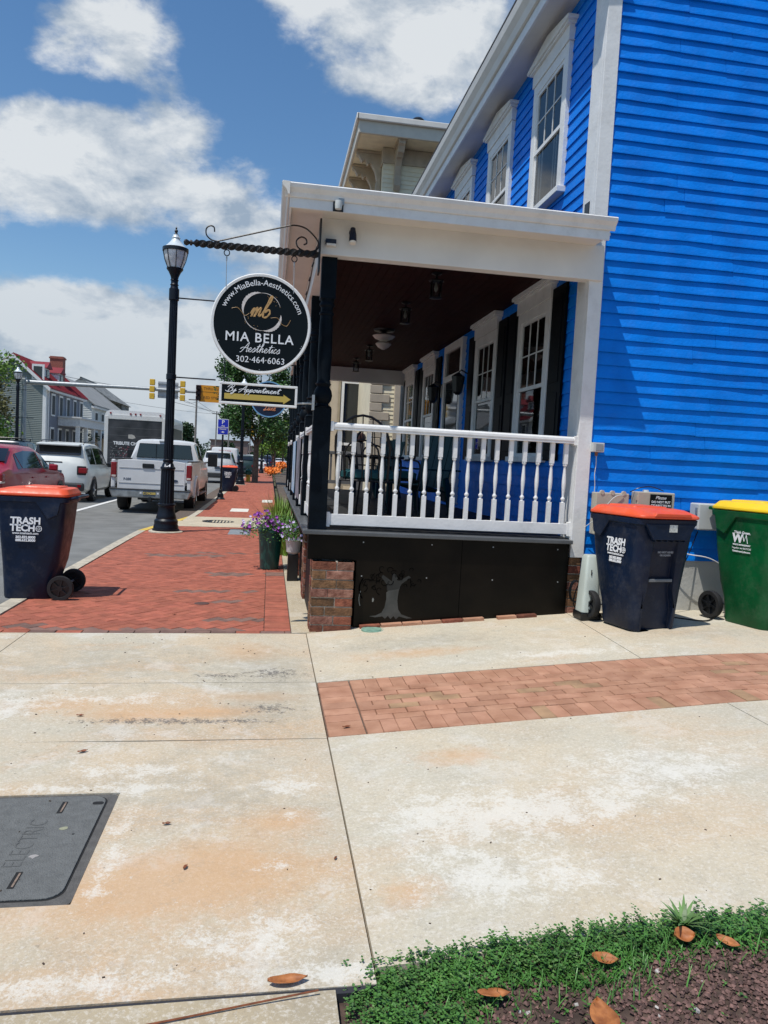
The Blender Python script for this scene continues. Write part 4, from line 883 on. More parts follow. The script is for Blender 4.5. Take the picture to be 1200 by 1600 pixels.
t = wheeled_bin('distant navy bin with orange-red lid beyond the parking sign', (-1.70, 32.9, -.03), -pi/2, navy, orange, 1, 1.05); trash_label(t, 1, .79, -.03)

# ================================================================== UTILITY THINGS ON THE SIDE WALL
t = thing('meter_socket', 'small grey outlet box with dangling wire high on the blue side wall', 'outlet box', (2.955, 6.60, 1.75))
obj('box_body', B().box(2.90, 3.01, 6.535, 6.60, 1.71, 1.795), greybox, t, bevel=.005); obj('cover', B().box(2.925, 2.995, 6.528, 6.5345, 1.722, 1.785), steel, t, bevel=.004)
obj('fitting', B().tube([(2.95, 6.57, 1.71), (2.95, 6.57, 1.675)], .014, 8), M('rust', (.25, .10, .05), .8), t)
obj('wire', B().tube(cr([(2.95, 6.57, 1.68), (2.957, 6.575, 1.6), (2.948, 6.57, 1.5), (2.96, 6.575, 1.4), (2.955, 6.57, 1.25), (2.975, 6.57, 1.15)]), .004, 5), greybox, t, True)
t = thing('utility_box', 'tan telecom box without a notice behind the navy bin', 'utility box', (3.1, 6.58, 1.2))
obj('box_body', B().box(2.945, 3.262, 6.49, 6.60, .96, 1.345), tanbox, t, bevel=.008)
for x in (3.0, 3.10, 3.21): obj('hinge_clip', B().lathe([(.02, -.015), (.02, .015)], (x, 6.50, 1.347), 10, 'y'), tanbox, t)
t = thing('utility_box', 'tan telecom box carrying the black cigarette notice', 'utility box', (3.5, 6.58, 1.2))
obj('box_body', B().box(3.335, 3.70, 6.47, 6.60, .96, 1.37), tanbox, t, bevel=.008)
for z in (1.29, 1.23, 1.17): obj('latch', B().box(3.322, 3.345, 6.475, 6.49, z, z+.035), tanbox, t)
obj('vent_knob', B().lathe([(.03, 0), (.025, .02)], (3.44, 6.53, 1.368), 12), greybox, t)
t = thing('notice', 'small black notice reading Please DO NOT PUT CIGARETTES IN, on the tan box', 'notice', (3.55, 6.468, 1.3))
obj('notice_plate', B().box(3.455, 3.665, 6.461, 6.469, 1.19, 1.352), signblack, t)
script('Ple', 3.50, 1.312, .013, .0018, decal, t, yy=6.459, sp=1.2, name='lettering') if False else text('Please', .042, (3.555, 6.460, 1.322), decal, t, shear=.35)
text('DO NOT PUT', .030, (3.56, 6.460, 1.282), decal, t, bold=.0006); text('CIGARETTES IN', .028, (3.56, 6.460, 1.250), decal, t, bold=.0006); text('PLANTERS', .028, (3.56, 6.460, 1.218), decal, t, bold=.0006)
t = thing('junction_box', 'light grey junction box between the navy and green bins', 'utility box', (4.05, 6.55, 1.17))
obj('box_body', B().box(3.93, 4.23, 6.44, 6.60, 1.045, 1.29), greybox, t, bevel=.012); obj('hinge', B().box(3.922, 3.9299, 6.46, 6.49, 1.19, 1.25), steel, t)
t = thing('pedestal', 'pale grey-green cable pedestal leaning by the corner pier', 'pedestal', (2.86, 6.33, gz(2.86)))
b = B(); b.loft([[(2.865+x*k, 6.34+y_*k2, gz(2.86)+z) for x, y_ in rrect(.17, -.085, .085, .03, 3)] for k, k2, z in ((1.0, 1.0, .07), (.86, .9, .30), (.70, .75, .555), (.60, .6, .575))]); obj('cover', b, M('grey_green_plastic', (.50, .55, .50), .5, .06, 5), t, True)
obj('pedestal_base', B().cbox((2.865, 6.34, gz(2.86)+.035), (.19, .19, .07)), blackm, t, bevel=.01); obj('latch_slot', B().box(2.845, 2.852, 6.262, 6.2655, gz(2.86)+.40, gz(2.86)+.45), blackm, t)
cabs = [([(2.93, 6.54, .62), (2.84, 6.50, .50), (2.80, 6.50, .35), (2.84, 6.5, .26), (2.95, 6.45, .25)], .006, blackm, 'coiled black cable behind the grey pedestal'),
        ([(3.30, 6.56, 1.36), (3.36, 6.52, 1.40), (3.48, 6.52, 1.42), (3.62, 6.54, 1.385)], .0045, blackm, 'thin black wire looping over the two tan boxes'),
        ([(3.60, 6.56, .93), (3.85, 6.50, .82), (4.10, 6.48, .78), (4.35, 6.5, .66)], .006, decal, 'white cable sagging from the wall to behind the green bin'),
        ([(4.02, 6.58, 1.02), (3.86, 6.5, .72), (3.68, 6.42, .55), (3.4, 6.4, .40)], .005, blackm, 'black cable dropping from the junction box to the ground'),
        ([(3.4, 6.3, gz(3.4)+.05), (3.65, 6.25, gz(3.6)+.01), (3.85, 6.1, gz(3.8)+.008), (4.0, 6.2, gz(4)+.008)], .006, blackm, 'black cable lying on the concrete between the bins'),
        ([(2.88, 6.55, 1.02), (2.95, 6.50, 1.10), (3.1, 6.47, 1.3), (3.2, 6.48, 1.33)], .004, greybox, 'thin pale wire slanting across the front of the plain tan box')]
for p, r_, mt, lb in cabs: tag(obj('cable', B().tube(cr(p), r_, 6), mt, None, True), lb, 'cable')
cb = B()
for q in range(4): cb.tube([(2.80+.01*q, 6.52-.012*q, .42+.0*q)] and [(2.815+.055*cos(a), 6.52-.012*q, .43+.10*sin(a)) for a in [2*pi*k/20 for k in range(21)]], .006, 5, False)
tag(obj('cable_coil', cb, blackm, None, True), 'coil of black cable hanging by the narrow dark pier', 'cable coil')

# ================================================================== STREET LAMPS
def lamp_meshes():
    P = {}
    b = B().lathe([(.27, .0), (.27, .05), (.25, .055), (.25, .09), (.245, .10), (.245, .12), (.232, .15), (.236, .17), (.236, .22), (.20, .26), (.205, .28), (.185, .34), (.165, .42), (.155, .50), (.16, .515), (.175, .525), (.175, .56), (.16, .57)], n=28)
    P['base'] = (b, lampmat)
    b = B(); b.lathe([(.135, .57), (.125, 1.25)], n=32, star=.05, sn=1); b.lathe([(.13, 1.25), (.15, 1.27), (.15, 1.30), (.125, 1.32), (.115, 1.36), (.095, 1.40), (.105, 1.42), (.105, 1.45), (.08, 1.47)], n=24); P['lower_shaft'] = (b, lampmat)
    b = B(); b.lathe([(.088, 1.47), (.074, 4.72)], n=32, star=.06, sn=1); P['shaft'] = (b, lampmat)
    for z in (3.12, 4.66): pass
    b = B().lathe([(.082, 4.72), (.10, 4.73), (.10, 4.86), (.082, 4.87), (.07, 4.92), (.085, 4.94), (.07, 4.96), (.07, 5.02), (.085, 5.03), (.07, 5.05), (.08, 5.10), (.12, 5.19), (.16, 5.24), (.165, 5.26), (.14, 5.27)], n=24); P['neck'] = (b, lampmat)
    b = B().lathe([(.135, 5.27), (.19, 5.40), (.225, 5.54), (.23, 5.60)], n=24); P['globe'] = (b, M('lamp_globe_glass', (.66, .66, .66), .2, .35, 6, spec=.6))
    b = B(); b.loft([[(r*cos(a), r*sin(a), z) for r, z in ((.235, 5.585), (.255, 5.59), (.255, 5.655), (.235, 5.66))] for a in [2*pi*k/28 for k in range(29)]], False)
    for k in range(8): a = 2*pi*k/8+.2; b.tube([(.14*cos(a), .14*sin(a), 5.26), (.205*cos(a), .205*sin(a), 5.42), (.242*cos(a), .242*sin(a), 5.59)], .008, 5)
    P['cage'] = (b, blackm)
    b = B().lathe([(.235, 5.655), (.16, 5.72), (.10, 5.79), (.075, 5.83), (.085, 5.86), (.06, 5.89), (.055, 5.92)], n=24); P['cap'] = (b, M('lamp_cap_aluminium', (.70, .76, .77), .3, .12, 8, metal=.15))
    b = B().lathe([(.05, 5.92), (.035, 5.94), (.02, 5.96), (.035, 5.985), (.03, 6.01), (.012, 6.03), (.02, 6.05), (.004, 6.08)], n=14); P['finial'] = (b, blackm)
    return P
LM = lamp_meshes(); proto = thing('street_lamp', 'nearest fluted black street lamp standing at the yellow kerb', 'street lamp', (-1.92, 14.95, -.02), 0, 'black street lamps with glass globes')
for nme, (b, mt) in LM.items(): obj(nme, b, mt, proto, True, local=True)
for z in (3.12, 4.69): obj('collar', B().lathe([(.085, z-.06), (.10, z-.05), (.10, z+.05), (.085, z+.06)], n=20), lampmat, proto, True, local=True); obj('banner_arm', B().tube([(.09, 0, z), (.88, 0, z)], .014, 8), lampmat, proto, True, local=True)
obj('footing', B().lathe([(.34, -.3), (.34, .0), (.32, .015)], n=28), kerbm, proto, True, local=True)
proto.scale = (.94, .94, .945)
text('124', .085, (.0, -.118, 1.335), decal, proto, (pi/2-.5, 0, 0), .003, 'CENTER', True)
dup(proto, (-1.50, 41.0, -.03), 0, 'second black street lamp, its globe just below the round sign')
dup(proto, (-.75, 72.0, -.03), 0, 'small far street lamp under the crown of the sidewalk tree')
dup(proto, (-13.4, 43.0, -.03), 0, 'black street lamp across the road in front of the grey house')
dup(proto, (-17.3, 88, -.03), 0, 'distant lamp with pale cap showing above the box truck')

# ================================================================== VEHICLES
paints = {}
def paint(name, col, rough=.3, coat=.35): 
    if name not in paints: paints[name] = M(name, col, rough, .05, 3, coat=coat)
    return paints[name]
darkplas = M('dark_grey_plastic', (.035, .037, .04), .55, .1)
chrome = M('brushed_chrome', (.55, .56, .57), .2, .05, metal=.9)
reflw = M('clear_lens', (.62, .55, .50), .2)
plate_m = M('licence_plate', (.05, .07, .10), .4, .1); plate_gold = M('plate_gold', (.70, .52, .12), .5)
def body_loft(stations):
    rings = []
    for (y_, zb, bl, zr, w, wr) in stations:
        h = [(0, zb), (w*.86, zb), (w*.97, zb+.10), (w, zb+.42*(bl-zb)), (w*.985, bl-.10), (w*.95, bl), (wr, zr-.055), (wr-.10, zr-.005), (wr*.45, zr+.022)]
        rings.append([(x, y_, z) for x, z in h]+[(-x, y_, z) for x, z in reversed(h[1:])])
    return B().loft(rings)
def car_wheel(t, x, y_, r, w, hubm=None):
    s = 1 if x > 0 else -1; b = B()
    b.loft([[(x+z, y_+q*cos(a), r+q*sin(a)) for q, z in ((r*.66, -w/2), (r*.95, -w/2), (r, -w*.3), (r, w*.3), (r*.95, w/2), (r*.66, w/2), (r*.64, 0))] for a in [2*pi*k/26 for k in range(27)]], False)
    o = obj('wheel', b, rubber, t, True, local=True); b = B()
    b.lathe([(r*.66, -w*.2), (r*.66, w*.1)], (x, y_, r), 22, 'x')
    for k in range(5): a = 2*pi*k/5; b.cbox((x+s*w*.28, y_+r*.34*cos(a), r+r*.34*sin(a)), (w*.35, r*.6, r*.14), rx=a)
    b.lathe([(r*.15, -w*.5), (r*.12, w*.5)], (x, y_, r), 12, 'x'); obj('rim', b, hubm or chrome, o, True, local=True)
def arch(t, x, y_, r, mat, w=.012):
    s = 1 if x > 0 else -1; n_ = 16
    b = B(); o = [(y_+r*cos(a), r*.86+r*sin(a)) for a in [pi*(-.12+1.24*k/n_) for k in range(n_+1)]]
    b.prism(o, x, x+s*w, 'x'); return obj('wheel_arch', b, mat, t, local=True)
def quadp(t, name, P, mat, th=.008, bevel=0):
    P = [Vector(p) for p in P]; n = (P[1]-P[0]).cross(P[2]-P[0]).normalized()*th; k = len(P)
    b = B().add([p-n for p in P]+[p+n for p in P], [tuple(range(k)), tuple(range(k, 2*k))]+[(i, (i+1) % k, k+(i+1) % k, k+i) for i in range(k)]); return obj(name, b, mat, t, local=True, bevel=bevel)
def side_windows(t, st, spans):
    for s in (-1, 1):
        for (i, j, a, c) in spans:          # stations i..j, trimmed fore and aft
            def P(k, f):
                y_, zb, bl, zr, w, wr = st[k]; lo = Vector((s*w*.95, y_, bl)); hi = Vector((s*wr, y_, zr-.055)); return lo+(hi-lo)*f
            lo = [P(k, .10) for k in range(i, j+1)]; hi = [P(k, .88) for k in range(i, j+1)]
            lo[0] = lo[0]+(lo[1]-lo[0])*a; hi[0] = hi[0]+(hi[1]-hi[0])*a; lo[-1] = lo[-1]+(lo[-2]-lo[-1])*c; hi[-1] = hi[-1]+(hi[-2]-hi[-1])*c
            b = B()
            for k in range(len(lo)-1):
                q = [lo[k], lo[k+1], hi[k+1], hi[k]]; off = Vector((s*.010, 0, .003)); b.add([p+off for p in q]+[p-off*2 for p in q], [(0, 1, 2, 3), (7, 6, 5, 4), (0, 4, 5, 1), (1, 5, 6, 2), (2, 6, 7, 3), (3, 7, 4, 0)])
            obj('side_window', b, glassd, t, local=True)
def plate(t, y_, z, rx=0, gold_=False, txt=''):
    p = obj('licence_plate', B().cbox((0, y_, z), (.31, .012, .155), rx=rx), M('plate_frame', (.3, .3, .3), .5) if False else plate_m, t, local=True)
    if txt: text(txt, .10, (0, y_-.008, z), plate_gold, p, (pi/2+rx, 0, 0), .003, local=True)
CS = {'sedan': [(0, .38, .86, .90, .74, .64), (.05, .30, .95, 1.0, .83, .72), (.35, .26, 1.02, 1.06, .88, .74), (.62, .25, 1.0, 1.12, .89, .72), (1.10, .25, .99, 1.40, .90, .64), (1.7, .25, .98, 1.47, .90, .62), (2.5, .25, .97, 1.46, .90, .62), (2.95, .25, .95, 1.36, .90, .63), (3.55, .25, .95, 1.0, .89, .72), (4.2, .27, .85, .90, .87, .70), (4.48, .32, .70, .74, .76, .6), (4.55, .38, .6, .64, .66, .5)],
      'suv': [(0, .40, 1.00, 1.10, .78, .66), (.06, .33, 1.05, 1.18, .86, .72), (.16, .30, 1.07, 1.42, .89, .70), (.40, .28, 1.08, 1.70, .90, .67), (1.2, .28, 1.06, 1.76, .91, .68), (2.1, .28, 1.05, 1.75, .91, .68), (2.65, .28, 1.04, 1.66, .91, .68), (3.2, .28, 1.05, 1.12, .90, .74), (3.9, .30, 1.0, 1.04, .88, .72), (4.2, .34, .85, .9, .80, .64), (4.26, .42, .7, .75, .7, .55)],
      'van': [(0, .38, 1.10, 1.98, .90, .78), (.05, .32, 1.12, 2.08, .97, .84), (.2, .3, 1.12, 2.12, .99, .86), (3.2, .3, 1.10, 2.12, .99, .86), (3.8, .3, 1.08, 2.05, .99, .84), (4.5, .3, 1.08, 1.3, .97, .84), (5.2, .32, 1.0, 1.05, .93, .76), (5.4, .4, .8, .85, .8, .6)]}
def car(kind, name, cat, label, loc, pm, s=1.0, rz=0, group='vehicles on the road', detail=True, rear_dark=None):
    t = thing(name, label, cat, loc, rz, group); st = CS[kind]; st = [tuple(q*s for q in a) for a in st]
    obj('body', body_loft(st), pm, t, True, local=True)
    L_ = st[-1][0]; w = st[3][4]; wy = {'sedan': (.92, 3.72), 'suv': (.78, 3.42), 'van': (.95, 4.4)}[kind]; r = {'sedan': .32, 'suv': .35, 'van': .36}[kind]*s
    for sx in (-1, 1):
        for y_ in wy: arch(t, sx*w*.985, y_*s, r+.07, blackm, .022); car_wheel(t, sx*(w-.075), y_*s, r, .21)
    side_windows(t, st, {'sedan': [(3, 4, .5, 0), (4, 6, .08, .05), (6, 8, .1, .45)], 'suv': [(3, 4, .05, .1), (4, 5, .05, .05), (5, 7, .05, .5)], 'van': [(3, 5, .3, .4)]}[kind])
    def RW(i, j, f0, f1, q, off=.012):
        a, c = st[i], st[j]; za, zc = a[3] if kind != 'van' else a[2], c[3]
        y0, y1 = a[0]+(c[0]-a[0])*f0, a[0]+(c[0]-a[0])*f1; z0, z1 = za+(zc-za)*f0, za+(zc-za)*f1; w0 = (a[5]+(c[5]-a[5])*f0)*q; w1 = (a[5]+(c[5]-a[5])*f1)*q
        nrm = Vector((0, -(z1-z0), y1-y0)).normalized()*off
        return [Vector((-w0, y0, z0))+nrm, Vector((w0, y0, z0))+nrm, Vector((w1, y1, z1))+nrm, Vector((-w1, y1, z1))+nrm]
    if kind == 'sedan': quadp(t, 'rear_window', RW(3, 4, .08, .95, .93, .024), glassd); quadp(t, 'windscreen', RW(7, 8, .08, .9, .9, .024), glassd)
    if kind == 'suv': quadp(t, 'rear_window', RW(1, 3, .34, .84, .93, .085), glassd, .004, .0); quadp(t, 'windscreen', RW(6, 7, .1, .9, .9, .03), glassd)
    if kind == 'van':
        for sx in (-1, 1): quadp(t, 'rear_window', [(sx*.12, -.012, 1.28*s), (sx*.62*s, .0, 1.28*s), (sx*.58*s, .03, 1.72*s), (sx*.12, .02, 1.72*s)], glassd, .01)
    hz = {'sedan': .86, 'suv': .95, 'van': 1.0}[kind]*s
    for sx in (-1, 1): obj('tail_light', B().cbox((sx*w*.82, .05*s, hz), (.24*s, .20, .17*s) if kind != 'van' else (.12, .12, .3)), redl, t, bevel=.03, local=True)
    obj('bumper', B().cbox((0, .02, .46*s), (w*1.75, .20, .24*s)), pm if kind == 'sedan' else darkplas, t, bevel=.05, local=True)
    plate(t, -.03 if kind != 'sedan' else -.015, {'sedan': .78, 'suv': .86, 'van': .8}[kind]*s)
    for sx in (-1, 1): obj('door_mirror', B().cbox((sx*(w+.09), L_*.62, st[5][2]+.06), (.2, .10, .15)), pm if kind == 'sedan' else blackm, t, bevel=.03, local=True)
    return t
# white pickup
t = thing('pickup_truck', 'white pickup truck with dented tailgate behind the nearest lamp post', 'pickup truck', (-3.10, 20.9, -.17), 0, 'vehicles on the road')
pw = paint('white_car_paint', (.72, .72, .71)); W2 = 1.04
tg = [(-W2*.84, .62), (W2*.84, .62), (W2*.84, 1.40), (W2*.6, 1.425), (-W2*.6, 1.425), (-W2*.84, 1.40)]
obj('tailgate', B().prism(tg, -.02, .05, 'y'), pw, t, bevel=.012, local=True)
obj('tailgate_crease', B().cbox((0, -.024, 1.20), (W2*1.6, .012, .012)).cbox((0, -.024, .80), (W2*1.6, .012, .010)), M('panel_gap', (.35, .35, .35), .6), t, local=True)
for sx in (-1, 1):
    prof = [(-.01, .66), (-.01, 1.42), (2.42, 1.42), (2.42, .60), (2.1, .56)]+[(1.22+.50*cos(a), .44+.50*sin(a)) for a in [pi*q/10 for q in range(0, 11)]]+[(.5, .58)]
    b = B(); n_ = len(prof)
    b.prism([(p, q) for p, q in prof], sx*(W2-.11), sx*W2, 'x'); obj('bed_side', b, pw, t, bevel=.03, local=True)
    f_ = [(1.22+r_*cos(a), .44+r_*sin(a)) for r_ in (.60,) for a in [pi*q/12 for q in range(0, 13)]]+[(1.22+.50*cos(a), .44+.50*sin(a)) for a in [pi*(12-q)/12 for q in range(0, 13)]]
    obj('fender_flare', B().prism(f_, sx*(W2-.02), sx*(W2+.055), 'x'), pw, t, bevel=.015, local=True)
    obj('bed_rail', B().cbox((sx*(W2-.06), 1.2, 1.43), (.13, 2.4, .03)), darkplas, t, bevel=.008, local=True)
    obj('tail_light', B().box(*sorted((sx*(W2-.14), sx*(W2+.004))), -.035, .12, .93, 1.335), redl, t, bevel=.02, local=True)
    obj('tail_light_lens', B().box(*sorted((sx*(W2-.125), sx*(W2-.02))), -.038, -.034, .95, 1.0), reflw, t, local=True)
    for y_ in (1.22, 5.0): car_wheel(t, sx*(W2-.14), y_, .41, .27)
    obj('step_board', B().cbox((sx*(W2-.06), 3.3, .46), (.2, 1.7, .05)), blackm, t, bevel=.01, local=True)
    obj('tow_mirror', B().cbox((sx*(W2+.22), 4.35, 1.48), (.30, .12, .42)).tube([(sx*(W2-.05), 4.4, 1.38), (sx*(W2+.2), 4.4, 1.42)], .03, 6), blackm, t, bevel=.03, local=True)
obj('bed_floor', B().box(-W2+.1, W2-.1, .05, 2.4, .72, .78), darkplas, t, local=True)
cst = [(2.46, .5, 1.42, 1.80, W2-.01, W2*.76), (2.52, .5, 1.44, 1.97, W2, W2*.79), (2.8, .5, 1.43, 2.02, W2, W2*.80), (3.6, .5, 1.40, 2.02, W2, W2*.80), (4.1, .5, 1.38, 1.93, W2, W2*.80), (4.65, .5, 1.34, 1.45, W2, W2*.86), (5.4, .5, 1.28, 1.33, W2, W2*.84), (5.9, .5, 1.15, 1.2, W2*.97, W2*.8), (5.98, .55, 1.0, 1.05, W2*.9, W2*.7)]
obj('cab', body_loft(cst), pw, t, True, local=True)
side_windows(t, cst, [(1, 3, .1, .04), (3, 5, .05, .35)])
quadp(t, 'rear_window', [(-.82, 2.445, 1.47), (.82, 2.445, 1.47), (.74, 2.475, 1.90), (-.74, 2.475, 1.90)], glassd, .015, .03)
for x in (-.25, .25): obj('window_divider', B().cbox((x, 2.44, 1.68), (.02, .03, .42)), blackm, t, local=True)
obj('brake_light', B().cbox((0, 2.49, 1.985), (.36, .06, .045)), greybox, t, bevel=.01, local=True)
bp = obj('rear_bumper', B().prism([(-.98, .42), (.98, .42), (1.06, .64), (-1.06, .64)], -.16, .05, 'y'), M('scuffed_chrome', (.34, .35, .35), .35, .3, 7, metal=.6), t, bevel=.03, local=True)
obj('bumper_step', B().box(-1.04, 1.04, -.17, .0, .622, .655), darkplas, t, bevel=.01, local=True)
obj('hitch', B().cbox((0, -.12, .39), (.09, .22, .09)).cbox((0, .1, .40), (.7, .1, .08)), blackm, t, local=True)
p = obj('licence_plate', B().cbox((-.02, -.172, .545), (.32, .012, .155)), plate_m, t, local=True); text('C104388', .088, (-.02, -.181, .545), plate_gold, p, (pi/2, 0, 0), .003, local=True)
for x in (-.24, .2): obj('plate_lamp', B().cbox((x, -.17, .55), (.05, .02, .04)), decal, t, local=True)
obj('tailgate_handle', B().cbox((-.09+.0, -.035, 1.275), (.30, .03, .115)), blackm, t, bevel=.03, local=True)
obj('badge', B().lathe([(.075, -.03), (.07, -.022)], (.62, 0, .0), 20, 'y').xf(Matrix.Translation((0, 0, .90)) @ Matrix.Scale(.5, 4, (0, 0, 1))), M('oval_badge', (.05, .07, .12), .3), t, local=True)
text('F-250', .085, (-.62, -.022, .90), M('badge_grey', (.10, .12, .16), .3), t, (pi/2, 0, 0), .004, local=True)
obj('axle', B().tube([(-.8, 1.22, .42), (.8, 1.22, .42)], .05, 8).lathe([(.05, -.15), (.15, 0), (.05, .15)], (0, 1.22, .42), 14, 'x'), blackm, t, True, local=True)
obj('underbody', B().box(-.62, .62, .3, 5.6, .48, .72), blackm, t, local=True)
# white compact SUV
wsuv = car('suv', 'compact_car', 'car', 'white compact SUV with black roof rails between the red sedan and the box truck', (-6.33, 24.0, -.17), paint('pearl_white_paint', (.66, .68, .65)), 1.02)
for sx in (-1, 1): obj('roof_rail', B().tube(cr([(sx*.62, .55, 1.76), (sx*.63, .8, 1.84), (sx*.63, 2.2, 1.845), (sx*.62, 2.6, 1.74)]), .018, 6), blackm, wsuv, True, local=True)
obj('wiper', B().cbox((-.1, .02, 1.20), (.5, .02, .03)), blackm, wsuv, local=True); obj('spoiler', B().cbox((0, .22, 1.735), (1.22, .36, .05), rx=.10), paints['pearl_white_paint'], wsuv, bevel=.015, local=True)
for sx in (-1, 1):
    obj('tail_light_frame', B().cbox((sx*.72, -.005, .97), (.27, .05, .27)), blackm, wsuv, bevel=.02, local=True)
    obj('tail_light_cross', B().cbox((sx*.72, -.036, .97), (.16, .01, .03), ry=.7).cbox((sx*.72, -.0365, .97), (.16, .01, .03), ry=-.7), reflw, wsuv, local=True)
    obj('reflector', B().cbox((sx*.68, -.09, .50), (.10, .02, .08)), redl, wsuv, local=True)
text('Jeep', .085, (-.14, -.022, 1.13), blackm, wsuv, (pi/2, 0, 0), .006, local=True)
# red sedan
rs = car('sedan', 'sedan_car', 'car', 'dark red sedan cut off by the left edge behind the navy bin', (-6.30, 16.4, -.17), paint('dark_red_paint', (.32, .008, .02), .3, .3), 1.11)
for sx in (-1, 1): obj('tail_lens', B().cbox((sx*.84, .045, .87), (.20, .215, .05)), reflw, rs, bevel=.015, local=True); obj('door_handle', B().cbox((sx*1.0, 1.87, .93), (.03, .2, .03)), paints['dark_red_paint'], rs, bevel=.01, local=True); obj('door_handle', B().cbox((sx*1.0, 2.93, .92), (.03, .2, .03)), paints['dark_red_paint'], rs, bevel=.01, local=True)
dsuv = car('suv', 'parked_car', 'car', 'dark blue SUV with roof rack across the road, behind the white compact SUV', (-13.4, 41, -.17), paint('blue_grey_paint', (.05, .085, .12)), 1.05)
obj('roof_rack', B().box(-.6, .6, .8, 2.4, 1.93, 1.96).tube([(-.62, .7, 1.97), (.62, .7, 1.97), (.62, 2.5, 1.97), (-.62, 2.5, 1.97), (-.62, .7, 1.97)], .02, 5), blackm, dsuv, local=True)
for x in (-.6, .6):
    for y_ in (.9, 2.3): obj('rack_foot', B().box(x-.02, x+.02, y_-.02, y_+.02, 1.8, 1.95), blackm, dsuv, local=True)
# box truck
t = thing('box_truck', 'white box truck with black printed roll-up rear door ahead of the white pickup', 'truck', (-5.62, 33.0, -.17), 0, 'vehicles on the road')
BW = 1.24
b = B(); ring = lambda y_, k=1.: [(x*k, y_, z) for x, z in [(BW, .95), (BW, 3.05), (BW-.06, 3.22), (BW-.2, 3.30), (-BW+.2, 3.30), (-BW+.06, 3.22), (-BW, 3.05), (-BW, .95)]]
obj('cargo_box', b.loft([ring(0), ring(6.2)]), pw, t, True, local=True)
obj('cab', body_loft([(6.3, .5, 1.4, 2.3, 1.05, .9), (7.2, .5, 1.4, 2.35, 1.05, .92), (8.0, .5, 1.3, 1.5, 1.03, .9), (8.8, .5, 1.15, 1.2, .95, .8)]), pw, t, True, local=True)
obj('cab_fairing', B().loft([[(x*.9, 6.2, z) for x, z in ((1.1, 2.2), (1.1, 3.1), (-1.1, 3.1), (-1.1, 2.2))], [(x*.8, 7.2, z) for x, z in ((1.0, 2.2), (1.0, 2.5), (-1.0, 2.5), (-1.0, 2.2))]]), pw, t, local=True)
door = obj('roll_door', B().box(-1.08, 1.08, -.012, .0, 1.06, 2.92), M('door_wrap_print', (.018, .018, .02), .35, .5, 1.6, c2=(.055, .055, .06)), t, local=True)
for z in (1.30, 1.62, 1.94, 2.26, 2.58): obj('door_panel_gap', B().cbox((0, -.0135, z), (2.14, .006, .012)), M('gap_grey', (.12, .12, .12), .5) if 'gap_grey' not in bpy.data.materials else bpy.data.materials['gap_grey'], door, local=True)
fr_ = B().box(-1.24, -1.085, -.03, .0, .95, 3.05).box(1.085, 1.24, -.03, .0, .95, 3.05).box(-1.085, 1.085, -.03, .0, 2.925, 3.12)
obj('door_frame', fr_, paint('white_frame_paint', (.62, .62, .60), .4, .2), t, bevel=.01, local=True)
obj('rear_sill', B().box(-1.2, 1.2, -.06, .02, .86, 1.05), steel, t, bevel=.01, local=True); obj('rear_bumper', B().box(-1.1, 1.1, -.15, .05, .50, .62), blackm, t, local=True)
text('TRIBUTE CHERRY LINE', .185, (0, -.021, 1.93), decal, door, (pi/2, 0, 0), .006, local=True, sx=.92)
obj('printed_blossom', B().prism([(-.27, 2.15), (-.10, 2.13), (.03, 2.18), (-.03, 2.28), (-.12, 2.32), (-.27, 2.31)], -.02, -.014, 'y'), M('print_cream', (.42, .40, .36), .5), door, local=True)
rnd = random.Random(11); b1, b2, b3 = B(), B(), B()
for i in range(60):
    x = rnd.gauss(-.35, .16); z = rnd.uniform(1.18, 1.8); (b1 if rnd.random() < .5 else b2).cbox((x, -.0175, z), (.02+.06*rnd.random(), .003, .015+.03*rnd.random()), ry=rnd.random()*3)
for i in range(24): b1.cbox((rnd.uniform(-.98, -.78), -.0175, rnd.uniform(1.2, 1.75)), (.02+.05*rnd.random(), .003, .012), ry=rnd.random()*3)
for k in range(44): 
    if k % 7 != 3: b1.cbox((-.95+k*.043, -.0175, 1.14), (.03, .003, .035))
obj('print_pale', b1, M('print_pale', (.30, .30, .30), .5), door, local=True, kind='stuff'); obj('print_red', b2, M('print_red', (.22, .06, .08), .5), door, local=True, kind='stuff')
for x in (-1.0, -.2, 0, .2, 1.0): obj('marker_lamp', B().lathe([(.035, -.05), (.04, -.0)], (x, 0, 3.17-.0*abs(x)), 12, 'y'), M_dr if 'M_dr' in globals() else redl, t, local=True)
for sx in (-1, 1):
    for y_ in (1.6, 7.9): car_wheel(t, sx*1.0, y_, .42, .28)
    obj('side_panel_print', B().box(*sorted((sx*(BW+.001), sx*(BW+.006))), .3, 5.9, 1.3, 2.75), bpy.data.materials['door_wrap_print'], t, local=True)
